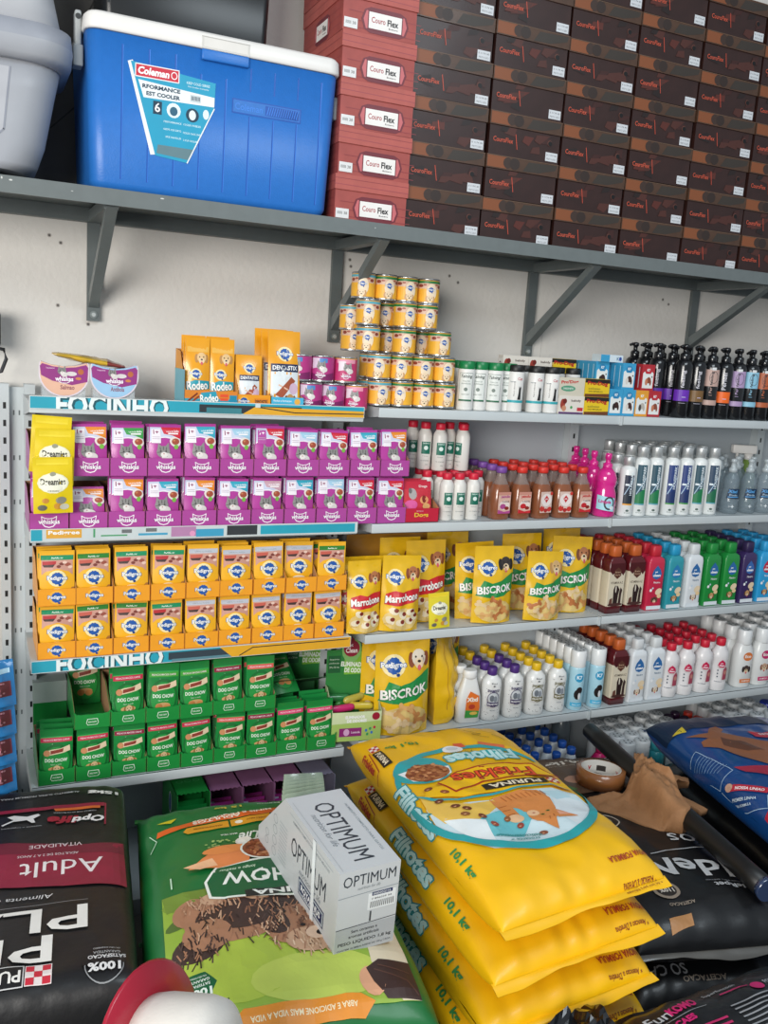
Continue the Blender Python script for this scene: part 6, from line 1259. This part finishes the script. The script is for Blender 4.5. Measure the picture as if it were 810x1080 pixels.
p_ += [('o', '#8a8c8e', -.20, .355, .036, .036, .002), ('r', '#121214', -.24, .352, -.16, .318), ('t', '#dcdcdc', '100%', -.20, .358, .022, {'w': .06, 'b': .04}), ('t', '#cfcfcf', 'SATISFACAO', -.205, .332, .010, {'w': .07, 'b': .03}), ('t', '#a9a9a9', 'GARANTIDA', -.205, .320, .007, {'w': .05}), ('t', '#a9a9a9', 'OU SEU DINHEIRO', -.205, .308, .004, {'w': .05}),
       ('l', RD_, [(-.21, -.165), (-.213, -.268), (.25, -.262)], .004), ('p', RD_, [(-.21, -.255), (-.21, -.272), (.25, -.262), (.25, -.248)]), ('p', '#c9642a', [(-.20, -.244), (-.20, -.256), (-.09, -.252), (-.095, -.240)]), ('t', '#9a9a9c', 'FORMULA COM 26% DE PROTEINA', -.14, -.232, .006, {'w': .10}), ('t', '#9c1c34', 'life', -.11, -.198, .036, {'w': .07, 'b': .04, 'sh': .2}), ('t', '#e6e4e4', 'Opti', -.172, -.198, .036, {'w': .075, 'b': .04, 'sh': .2}),
       ('p', '#dcdcdc', [(.0, -.215), (.015, -.232), (.0, -.238), (-.03, -.228), (-.055, -.236), (-.06, -.228), (-.045, -.215), (-.05, -.196), (-.042, -.196), (-.03, -.212), (.0, -.208), (.022, -.190), (.026, -.194)]), ('t', '#9a9a9c', 'sustenta o organismo', -.02, -.178, .006, {'w': .09}), ('l', '#6a5a5c', [(.06, -.25), (.06, -.17)], .001),
       ('t', '#e6e4e0', '15kg', -.208, -.328, .022, {'w': .075, 'b': .05}), ('t', '#a9a9aa', 'ALIMENTO SUPER PREMIUM PARA CAES ADULTOS', -.01, -.328, .008, {'w': .28, 'b': .02, 'r': .03})]
for k, lb in enumerate(['lower black dog food sack at the left edge', 'top black and dark red dog food sack at the left edge']):
    s = Sack(.53, .82, .20, n=7.0, endp=26, wr=.0026, seed=31+k, ear=.0, zs=.5, ripk=50)
    t = thing('dog_food_sack', lb, 'pet food sack', (.057+(.01 if k == 0 else 0), 1.955, [.08, .275][k]), radians(-6.5), 'black dog food sacks on the left')
    part('sack_body', s.body(BSK), t)
    if k == 1:
        l = MB(); art(l, p_, lambda u, v, o: s.pt(-u, -v, o+.0030), du=.014, dv=.018, eps=.00028); part('printed_artwork', l, t)
        # side panel marks
        l = MB(); art(l, [('r', '#a3392c', -.26, -.01, -.16, .01), ('r', '#c9762a', -.05, -.012, .08, .006), ('r', '#c9c9c9', .14, -.03, .20, .0), ('t', '#222222', 'IIIIIIII', .17, -.015, .02, {'w': .05})], lambda u, v, o: s.pt(s.w/2+.055-v, -u, o+.0016), du=.014, dv=.014); part('side_print', l, t)
    part('seal', s.seal(M('#b9b9bb', .3, coat=.3), -1, .012, .004), t, 'pale folded seam')
mb = MB(); t = thing('pallet', 'low dark board under the black sacks on the left', 'pallet', (.06, 1.955, 0), radians(-6.5)); mb.box(-.25, .25, -.38, .38, 0, .081, M('#3a3026', .8)); part('board', mb, t)

# ---- black cat food sack with brown end, right of the yellow stack
GK = M('#0c0d10', .42, coat=.15, var=.1, vs=6, bump=.3, bs=22); BRW = '#5a4333'
g2 = [('p', BRW, [(.265, -.45), (.265, -.14), (.1, -.155), (-.08, -.19), (-.265, -.22), (-.265, -.45)]), ('t', '#e0d6c8', '10,1kg', .075, -.372, .036, {'w': .13, 'b': .04, 'r': .06}), ('t', '#a99a86', 'Peso liquido 10,1kg', .09, -.345, .008, {'w': .09}), ('p', '#d9b92a', [(.20, -.395), (.24, -.375), (.19, -.36)]), ('t', '#1c1a14', '!', .213, -.378, .016, {}),
      ('e', '#b98a72', .06, -.25, .06, .028), ('e', '#d9c0ae', .03, -.24, .03, .02), ('p', '#3f6a2c', [(.19, -.19), (.12, -.21), (.10, -.185), (.16, -.165)]),
      ('o', '#c9bfae', .103, .010, .046, .036, .004), ('e', '#26201c', .103, .01, .040, .03), ('e', '#8a7a68', .103, .012, .022, .018), ('e', '#14100e', -.135, -.40, .045, .032), ('o', '#d9d0c2', -.135, -.40, .045, .032, .003), ('e', '#c9b9a2', -.135, -.395, .022, .014), ('r', '#c9c0b2', -.20, -.42, -.26, -.37),
      ('t', '#c4c6c8', 'Gatos', -.155, .130, .055, {'w': .225, 'b': .0, 'r': -.06}), ('l', '#b9bbbe', [(.05, .190), (-.21, .150)], .003), ('t', '#c4c6c8', 'GoldeN', -.105, .265, .080, {'w': .42, 'b': .022, 'r': -.10}), ('t', '#b9bbbe', 'PremieRpet', -.13, .345, .024, {'w': .15, 'b': .02, 'r': -.1}), ('t', '#8a8c90', 'Nutricao para animais', -.10, .325, .007, {'w': .12, 'r': -.1}),
      ('e', '#8f8274', .090, .350, .036, .032, 20), ('e', '#2a2420', .090, .350, .027, .024, 18), ('t', '#d9d2c6', '110%', .090, .352, .016, {'w': .04, 'b': .03}), ('t', '#8f8274', 'ACEITACAO', .07, .398, .009, {'w': .07, 'b': .02}),
      ('p', '#a9794a', [(.06, .425), (.125, .435), (.13, .465), (.065, .452)])]
for k, lb in enumerate(['lower black cat food sack beside the yellow stack', 'top black and brown cat food sack beside the yellow stack']):
    s = Sack(.45, .96, .16, n=3.2, endp=9, wr=.0045, seed=41+k, ear=.02, zs=.45)
    t = thing('cat_food_sack', lb, 'pet food sack', (1.775-(.01 if k == 0 else 0), 1.905-(.02 if k == 0 else 0), [.03, .176][k]), radians(-13), 'black cat food sacks')
    part('sack_body', s.body(GK), t)
    l = MB(); art(l, g2 if k else [('t', '#8a8c90', 'SO CAT', .12, .42, .03, {'w': .12}), ('t', '#8f8274', 'ACEITACAO', .02, .445, .012, {'w': .12, 'b': .02})], sackS(s), du=.014, dv=.018, eps=.00028); part('printed_artwork', l, t)
    part('seal', s.seal(GK if k == 0 else M('#5c5a56', .35, coat=.3), -1, .025, .010), t)
# ---- blue sack
BLS = M('#12427e', .28, coat=.4, var=.1, vs=6, bump=.25, bs=18)
b_ = [('p', '#0c2440', [(.28, -.42), (.28, -.31), (.1, -.26), (-.28, -.26), (-.28, -.42)]), ('p', '#d9c22a', [(.10, -.27), (.045, -.295), (.055, -.25)]), ('t', '#1c1a14', 'L', .068, -.272, .014, {})]
DB1, DB2 = '#8f5a3c', '#5f3a2a'
b_ += [('p', DB1, [(.075, -.225), (.04, -.215), (.0, -.21), (-.03, -.25), (-.06, -.255), (-.075, -.235), (-.05, -.21), (-.08, -.18), (-.16, -.10), (-.27, -.02), (-.27, .16), (-.15, .14), (-.06, .05), (-.01, -.03), (.02, -.10), (.06, -.14), (.05, -.17), (.02, -.175), (.05, -.205)]), ('p', DB2, [(-.02, -.17), (-.08, -.12), (-.10, -.05), (-.05, -.06), (.0, -.12)]), ('e', '#d9c9b4', -.10, .02, .030, .012, 12, .8), ('e', '#d9c9b4', -.13, .0, .02, .010, 12, -.5), ('l', '#d9dcdc', [(-.15, -.34), (-.28, -.37)], .02),
       ('p', '#b8283c', [(-.185, -.18), (-.14, -.195), (-.14, -.15), (-.20, -.13), (-.27, -.14), (-.27, -.2)]), ('t', '#f0e6e8', 'Racas', -.20, -.165, .02, {'w': .07}),
       ('p', '#a02840', [(.05, .01), (-.05, .05), (-.12, .14), (-.02, .11), (.035, .05)]), ('l', '#a9c4dc', [(.165, -.12), (.14, .04), (.06, .02), (.09, -.14), (.165, -.12)], .002)]
b_ += [('l', '#7a9cc0', [(.15-.006*k, -.10+.012*k), (.09-.004*k, -.11+.012*k)], .0018) for k in range(9)]
b_ += [('p', '#b8283c', [(.125, .08), (.10, .075), (.03, .17), (.055, .18)]), ('t', '#f0e6e8', 'NOSSA UNIAO', .078, .128, .012, {'w': .09, 'b': .03, 'r': 2.2}), ('e', '#c9a08a', .115, .07, .014, .014), ('t', '#cfe0ee', 'PREMIER LINHA', .115, .14, .010, {'w': .09, 'b': .02, 'r': 2.2}), ('t', '#cfe0ee', 'EXTRA FORMULA', .135, .145, .008, {'w': .08, 'b': .02, 'r': 2.2}), ('l', '#a9c4dc', [(.14, .05), (.16, .16), (.09, .235), (.06, .19)], .002), ('p', '#a81c34', [(.12, .25), (-.02, .20), (-.06, .30), (.14, .36)]), ('t', '#f0e6e8', 'RACAS', .04, .275, .03, {'w': .10, 'b': .03, 'r': 2.3})]
for k, lb in enumerate(['dark sack under the blue dog food sack', 'blue dog food sack with a brown dog printed on it']):
    s = Sack(.52, .84, .17, n=3.0, endp=7, wr=.0045, seed=51+k, ear=.02, zs=.5)
    t = thing('dog_food_sack', lb, 'pet food sack', (2.36+(.03 if k == 0 else 0), 1.885, [.12, .285][k]), radians(-11))
    part('sack_body', s.body(BLS if k else GK), t)
    if k: l = MB(); art(l, b_, lambda u, v, o: s.pt(-u-.155, -v, o+.0016), du=.014, dv=.018, eps=.00028); part('printed_artwork', l, t)
    part('seal', s.seal(BLS if k else GK, -1, .022, .006), t); part('seal', s.seal(BLS if k else GK, 1, .012, .004), t)
mb = MB(); t = thing('pallet', 'low dark board under the blue sack', 'pallet', (2.38, 1.885, 0), radians(-11)); mb.box(-.22, .22, -.38, .38, 0, .121, M('#3a3026', .8)); part('board', mb, t)
mb = MB(); t = thing('pallet', 'low dark board under the black cat food sacks', 'pallet', (1.77, 1.89, 0), radians(-13)); mb.box(-.2, .2, -.42, .42, 0, .031, M('#3a3026', .8)); part('board', mb, t)
# ---- dark sack at the bottom right
d_ = [('t', '#b9bcc0', 'PRO', .225, -.105, .026, {'w': .07}), ('t', '#c41f6a', 'PLANO', .145, -.125, .026, {'w': .08, 'b': .04}), ('l', '#8a8c90', [(.24, -.08), (.10, -.115)], .002), ('t', '#c41f6a', 'cat', .20, -.085, .02, {'w': .04, 'b': .04})]
d_ = []
d_ += [('t', '#b9bcc0', 'Fun', -.19, -.305, .024, {'w': .06}), ('t', '#c41f6a', 'KOMO', -.128, -.305, .024, {'w': .07, 'b': .05}), ('l', '#8a8c90', [(-.22, -.325), (-.08, -.325)], .0015), ('t', '#c41f6a', 'CAES', -.15, -.34, .016, {'w': .05, 'b': .05}), ('t', '#9a9ca0', 'Superfunction', -.02, -.30, .010, {'w': .09}), ('r', '#a82058', -.03, -.315, .05, -.311), ('e', '#c41f6a', .065, -.325, .016, .014), ('t', '#9a9ca0', 'FORMULA COM ALTO', .16, -.32, .012, {'w': .14, 'b': .03})]
d_ += [('l', '#8a8c90', [(-.04+.0*k, -.352-.011*k), (.07, -.352-.011*k)], .0035) for k in range(14)]+[('l', '#8a8c90' if k % 5 else '#a82058', [(.09, -.345-.011*k), (.25, -.345-.011*k)], .0035) for k in range(14)]+[('l', '#b92560', [(-.2, -.37-.013*k), (-.07, -.37-.013*k)], .005) for k in range(4)]
DKS = M('#101317', .42, coat=.2, var=.15, vs=9, bump=.4, bs=24)
s = Sack(.56, .80, .18, n=3.0, endp=8, wr=.005, seed=61, ear=.02)
t = thing('dog_food_sack', 'dark crumpled sack with pink and grey small print at the bottom right', 'pet food sack', (1.435, .865, .21), radians(2))
part('sack_body', s.body(DKS), t); l = MB(); art(l, d_, lambda u, v, o: s.pt(u, -(v)+.0, o+.0016) if 0 else s.pt(u, v+.64, o+.0016), du=.014, dv=.018, eps=.00028); part('printed_artwork', l, t); part('seal', s.seal(DKS, 1, .02, .01), t)
mb = MB(); t = thing('crate', 'dark crate under the dark crumpled sack at the bottom right', 'crate', (1.435, .865, 0), radians(2)); mb.box(-.22, .22, -.34, .34, 0, .211, M('#222222', .7)); part('crate_body', mb, t)
# loose black film on the lowest yellow sack
t = thing('plastic_film', 'crumpled black plastic film in front of the yellow stack', 'plastic film', (1.10, 1.24, .30), (.2, 0, .3))
mb = MB(); vs = []; fs = []; n = 16
for j in range(n+1):
    for i in range(n+1):
        x = -.10+.20*i/n; y = -.07+.14*j/n; vs.append((x, y, .03*noise.noise(Vector((x*18, y*18, 2)))+.02*noise.noise(Vector((x*45, y*45, 5)))+.03*(1-abs(x)/.1)))
for j in range(n):
    for i in range(n): a = j*(n+1)+i; fs.append([a, a+1, a+n+2, a+n+1])
b0 = len(vs); vs += [(v[0], v[1], v[2]-.003) for v in vs]; fs += [[f[0]+b0, f[3]+b0, f[2]+b0, f[1]+b0] for f in list(fs)]
mb.raw(vs, fs, M('#101215', .2, coat=.6, var=.1), False); part('film', mb, t)

# ================================================================== WHITE PRINTED BOX ON THE GREEN SACK
OB = M('#c3c7c9', .42, coat=.15, var=.02); OB2 = M('#b9c3c8', .42, coat=.15, var=.02)
t = thing('carton_box', 'open white carton of cat food sachets lying on the green sack', 'carton', (.700, 1.462, .470), (radians(3), radians(0), radians(3.5)))
w, h, L = .134, .185, .430
mb = MB(); mb.prism([(0, 0), (0, h), (.285, h), (L, .035), (L, 0)], -w/2, w/2, OB); part('carton', mb, t)
SL = lambda u, v, o: (-w/2-o, L-u, v)
l = MB()
art(l, [('t', '#2e3740', 'OPTIMUM', .285, .106, .044, {'w': .180, 'b': .0}), ('t', '#6a747c', 'nutrition for life', .300, .072, .014, {'w': .11, 'sh': .3, 'b': -.005}), ('r', '#1a2a52', .245, .022, .375, .060), ('r', '#b9c3c8', .248, .025, .372, .057), ('r', '#1a2a52', .252, .029, .368, .053), ('t', '#e3e8ea', 'ROYALINUS', .31, .043, .014, {'w': .10, 'b': .04}), ('t', '#e3e8ea', 'PRO GATOS', .31, .033, .006, {'w': .07, 'b': .02}),
        ('l', '#a3adb3', [(.175, .170), (.40, .170)], .0015), ('t', '#8a949a', 'ALIMENTO COMPLETO PARA GATOS ADULTOS', .29, .160, .006, {'w': .19}), ('p', '#e6edf0', [(.315, 0), (.33, 0), (.318, .185), (.303, .185)])]+[('o', '#8a949a', .055+.0*k, .012+.020*k, .010, .009, .0015) for k in range(1, 3)]+[('o', '#8a949a', .10, .03+.027*k, .012, .011, .0015) for k in range(4)]+[('l', '#9aa4aa', [(.125, .03+.009*k), (.17, .03+.009*k)], .0015) for k in range(11)], SL)
art(l, [('t', '#2e3740', 'OPTIMUM', 0, .162, .024, {'w': .116, 'b': .0}), ('t', '#6a747c', 'nutrition for life', .0, .143, .007, {'w': .05, 'sh': .3, 'b': -.005}), ('l', '#8a949a', [(-.066, .128), (.066, .133)], .0015), ('r', '#dfe3e4', .0, .088, .062, .125), ('r', '#22305a', .008, .119, .054, .127), ('t', '#dfe3e4', '000002/16', .03, .123, .005, {'w': .04}), ('t', '#222222', 'IIIIIIIIIIIII', .032, .099, .014, {'w': .052, 'b': .0}), ('t', '#444444', '7 896029 04', .03, .112, .004, {'w': .045}), ('r', '#4a4e52', .006, .062, .010, .085), ('r', '#a9adb0', -.066, .0, .066, .058), ('l', '#3a3e42', [(-.066, .058), (.066, .062)], .0015), ('t', '#22262a', 'Sem corantes e', -.003, .048, .007, {'w': .058}), ('t', '#22262a', 'aromas artificiais', -.003, .037, .007, {'w': .068}), ('t', '#1a1e22', 'PESO LIQUIDO 1,8 kg', .0, .022, .009, {'w': .118, 'b': .02}), ('t', '#3a3e42', 'CONTEM 18 EMBALAGENS DE 100 g CADA', 0, .009, .005, {'w': .12})], flat(0, 0, 0))
art(l, [('t', '#2e3740', 'OPTIMUM', .0, .0, .046, {'w': .215, 'b': .0}), ('t', '#6a747c', 'nutrition for life', -.01, -.034, .014, {'w': .12, 'sh': .3, 'b': -.005}), ('t', '#8a949a', 'ALIMENTO COMPLETO PARA GATOS', .0, .050, .006, {'w': .18}), ('l', '#a3a9ac', [(-.13, -.058), (.13, -.058)], .001)], lambda u, v, o: (v, .135-u, h+o))
part('printed_artwork', l, t)
mb = MB()
mb.prism([(x, z) for x, z in ((-w/2, 0), (w/2, 0), (w/2, .004), (-w/2, .004))], .286, .300, M('#8f8778', .7), 'y') if 0 else None
art(mb, [('p', '#8f8a80', [(-w/2+.003, .0), (w/2-.003, 0), (w/2-.003, .19), (-w/2+.003, .19)])], lambda u, v, o: (u, .288+v*.72, h-.004-v*.77+o*0+.0015)); part('open_end', mb, t)
# sachets standing out of the carton
SG = M('#8f9d8a', .22, coat=.6, var=.18, vs=30)
sachet = tpl(('sachet', pouch_mb(.105, .11, .014, SG, [('p', '#6f9a4a', [(-.04, .03), (.0, .08), (.04, .06), (.03, .02)]), ('r', '#b9c2b8', -.045, .085, .045, .10), ('e', '#4a6a34', .01, .05, .018, .012), ('e', '#dfe6dc', -.02, .06, .015, .012), ('t', '#3a4a4a', 'OPTIMUM', 0, .092, .008, {'w': .06})], wr=.005, seed=3)))
for k in range(7):
    spawn(sachet, 'cat_food_sachet', (.680+.010*k, 1.762+.024*k, .545-.006*k), 'silvery green sachet fanned out of the open white carton, %s' % (ORD[k] if k == 0 else ORD[k]+' back'), 'cat food sachet', 'silvery green sachets', rz=(radians(-14-4*k), .02*k, .06))
t = thing('paper_tab', 'small white round tab sticking up behind the white carton', 'paper tab', (.722, 1.755, .625), (0, 0, .2)); mb = MB(); mb.prism([(.016*cos(2*pi*k/16), .016+.016*sin(2*pi*k/16)) for k in range(16)], 0, .001, '#b9bcb9', 'y'); part('tab', mb, t)

# ================================================================== TUBE, TAPE, CLOTH
a = Vector((1.945, 2.36, .395)); b = Vector((1.835, 1.47, .356))
t = thing('tube', 'long matte black tube lying diagonally over the black cat food sack', 'tube', a)
mb = MB(); path = [(b-a)*k/12 for k in range(13)]; mb.tube(path, .030, M('#141414', .42, var=.08), 18, rr=[.027]+[.030]*12); part('tube_body', mb, t)
mb = MB(); d = (b-a).normalized(); mb.tube([(b-a)-d*.012, (b-a)+d*.004], .0315, M('#2a3a5a', .2, coat=.8), 18); part('end_cap', mb, t)
t = thing('tape_roll', 'roll of brown packing tape with printed white core on the sack', 'tape roll', (1.815, 2.125, .334), (radians(-2), radians(3), .3))
mb = MB(); ri, ro = .060, .077; hh = .050
mb.loft([[(r*cos(2*pi*k/32), r*sin(2*pi*k/32), z) for k in range(32)] for r, z in ((ri+.003, 0), (ro, 0), (ro, hh), (ri+.003, hh))], M('#9a6238', .25, coat=.5, var=.08), False, False); part('tape', mb, t)
mb = MB(); mb.loft([[(r*cos(2*pi*k/32), r*sin(2*pi*k/32), z) for k in range(32)] for r, z in ((ri+.003, 0), (ri+.003, hh+.001), (ri, hh+.001), (ri, 0))], M('#d3cdc4', .6), False, False)
art(mb, [('t', '#c22a34', 'V', x, .026, .014, {'b': .05}) for x in (-.08, .02, .12)]+[('r', '#3a3432', x, .016, x+.03, .034) for x in (-.055, .045, .145)], lambda u, v, o: ((ri-o)*sin(u/ri), (ri-o)*cos(u/ri), v), du=.01); part('core', mb, t, 'white printed core')
# cloth: a crumpled open bag of fabric draped over the tube
t = thing('brown_cloth', 'crumpled tan cloth glove draped over the black tube and tape', 'cloth', (1.885, 1.995, .315), 0)
CLM = M('#a3754e', .75, var=.10, vs=30, bump=.3, bs=160)
outl = [(1.690, 1.99), (1.700, 2.04), (1.74, 2.045), (1.80, 2.015), (1.87, 2.035), (1.91, 2.09), (1.965, 2.15), (1.985, 2.12), (2.03, 2.08), (2.09, 2.10), (2.125, 2.06), (2.10, 2.03), (2.04, 2.04), (2.01, 2.01), (2.02, 1.94), (2.03, 1.875), (2.00, 1.87), (1.965, 1.92), (1.93, 1.93), (1.88, 1.80), (1.845, 1.785), (1.79, 1.82), (1.74, 1.93)]
poly = [(x-1.885, y-1.995) for x, y in outl]
cx = sum(p[0] for p in poly)/len(poly); cyy = sum(p[1] for p in poly)/len(poly)
# dense outline
den = []
for p, q in zip(poly, poly[1:]+poly[:1]):
    for k in range(5): den.append((p[0]+(q[0]-p[0])*k/5, p[1]+(q[1]-p[1])*k/5))
N_ = 26; rings = []
def clz(x, y, f):
    e = (1-f**3)
    tx, ty = x-(.0), y
    # height over the tube that runs under it
    ux, uy = (b-a).normalized().x, (b-a).normalized().y
    dx, dy = x+1.885-a.x, y+1.995-a.y; dist = abs(dx*uy-dy*ux); on = max(0, 1-(dist/.08)**2)
    o_ = min(1, on*1.3); zz = .018+.074*o_*o_*(3-2*o_)+.012*e
    ang = atan2(y-.10, x+.02)
    kx, ky = x-.015, y-.075; rr_ = hypot(kx, ky); an = atan2(ky, kx)
    q1 = abs(sin(an*3.5+2.2*noise.noise(Vector((x*5, y*5, 3)))+rr_*7)); q2 = abs(sin(an*8+3*noise.noise(Vector((x*8, y*8, 8)))))
    fold = ((1-q1)**1.5*.020+(1-q2)**2*.007)*min(1, rr_/.05)+noise.noise(Vector((x*16, y*16, 6)))*.005+(1-min(1, 3*abs(noise.noise(Vector((an*4, rr_*9, 2))))))*.009+(1-min(1, 3*abs(noise.noise(Vector((an*9, rr_*26, 5))))))*.005
    return zz+(fold-.004)*(.3+.7*e)
for i in range(N_+1):
    f = .02+.98*i/N_
    rings.append([(cx+(p[0]-cx)*f, cyy+(p[1]-cyy)*f, clz(cx+(p[0]-cx)*f, cyy+(p[1]-cyy)*f, f)) for p in den])
rings.append([(p[0]*.99, p[1]*.99, .004) for p in den])
mb = MB(); mb.loft(rings, CLM); part('fabric', mb, t)

# ================================================================== RED-RIMMED WHITE CONTAINER AT THE BOTTOM
t = thing('white_container', 'white plastic container with a wide crimson rim at the bottom edge of the photo', 'container', (.232, 1.205, .597), (0, 0, 0))
ax = Vector((.62, -.66, .26)).normalized(); q = ax.to_track_quat('Z', 'Y')
def rl(prof, m, seg=40):
    mb = MB(); mb.lathe(prof, m, seg); mb.v = [tuple(q @ Vector(v)) for v in mb.v]; return mb
part('rim', rl([(.07, -.004), (.116, -.004), (.120, 0), (.116, .004), (.07, .007)], M('#a5152f', .35, coat=.3)), t, 'crimson rim')
part('body', rl([(.072, .0), (.076, .03), (.076, .10), (.072, .12), (.055, .135), (.01, .14)], M('#dad6cf', .5, bump=.1)), t)
t2 = thing('white_container', 'small white rounded plastic tip at the bottom edge beside the green sack', 'container', (.372, 1.205, .462)); mb = MB(); mb.lathe([(.045, 0), (.052, .01), (.050, .05), (.038, .075), (.01, .088)], M('#dad6cf', .5), 26); part('body', mb, t2)
t3 = thing('storage_stand', 'dark stand under the white containers at the bottom edge', 'stand', (.22, 1.06, 0)); mb = MB(); mb.box(-.17, .19, -.12, .10, 0, .461, M('#1c1c1c', .7)); part('stand_body', mb, t3)

# ================================================================== LEFT EDGE
PKB = M('#2a78b4', .25, coat=.5, var=.12, vs=14)
pkb = [('r', '#6a2c38', -.10, .03, .10, .075), ('e', '#8a4048', .02, .05, .05, .018), ('p', '#a9cfe4', [(-.1, .08), (.1, .10), (.1, .115), (-.1, .095)])]+[('e', '#b9808a', random.uniform(-.08, .08), random.uniform(.034, .07), .004, .003, 6) for _ in range(40)]
PKT = tpl(('packet', pouch_mb(.22, .14, .07, PKB, pkb, base=1, topf=.06, wr=.012, seed=71)))
for k in range(4): spawn(PKT, 'snack_packet', (-.008, 2.36+.004*k, .455+.078*k-.006), 'blue and dark red packet in the pile at the left edge, %s' % ['lowest', 'second', 'third', 'topmost'][k], 'packet', 'blue packets at the left edge', rz=(radians(-18), 0, .2), sc=(1, 1, .85))
t = thing('storage_stand', 'dark stand carrying the blue packets at the left edge', 'stand', (-.05, 2.42, 0)); mb = MB(); mb.box(-.14, .13, -.06, .08, 0, .45, M('#1f2224', .7)); part('stand_body', mb, t)
t = thing('black_bag', 'black item hanging at the far left edge above the uprights', 'bag', (.038, 2.76, 1.59)); mb = MB(); mb.box(-.10, .045, -.03, .03, 0, .10, M('#141517', .5), .012); part('body', mb, t)
mb = MB(); mb.tube([(.02, -.03, .0), (.052, -.03, -.005), (.058, -.03, -.03), (.045, -.03, -.065), (.03, -.03, -.07)], .005, M('#3a3a3c', .4), 8); part('handle', mb, t)
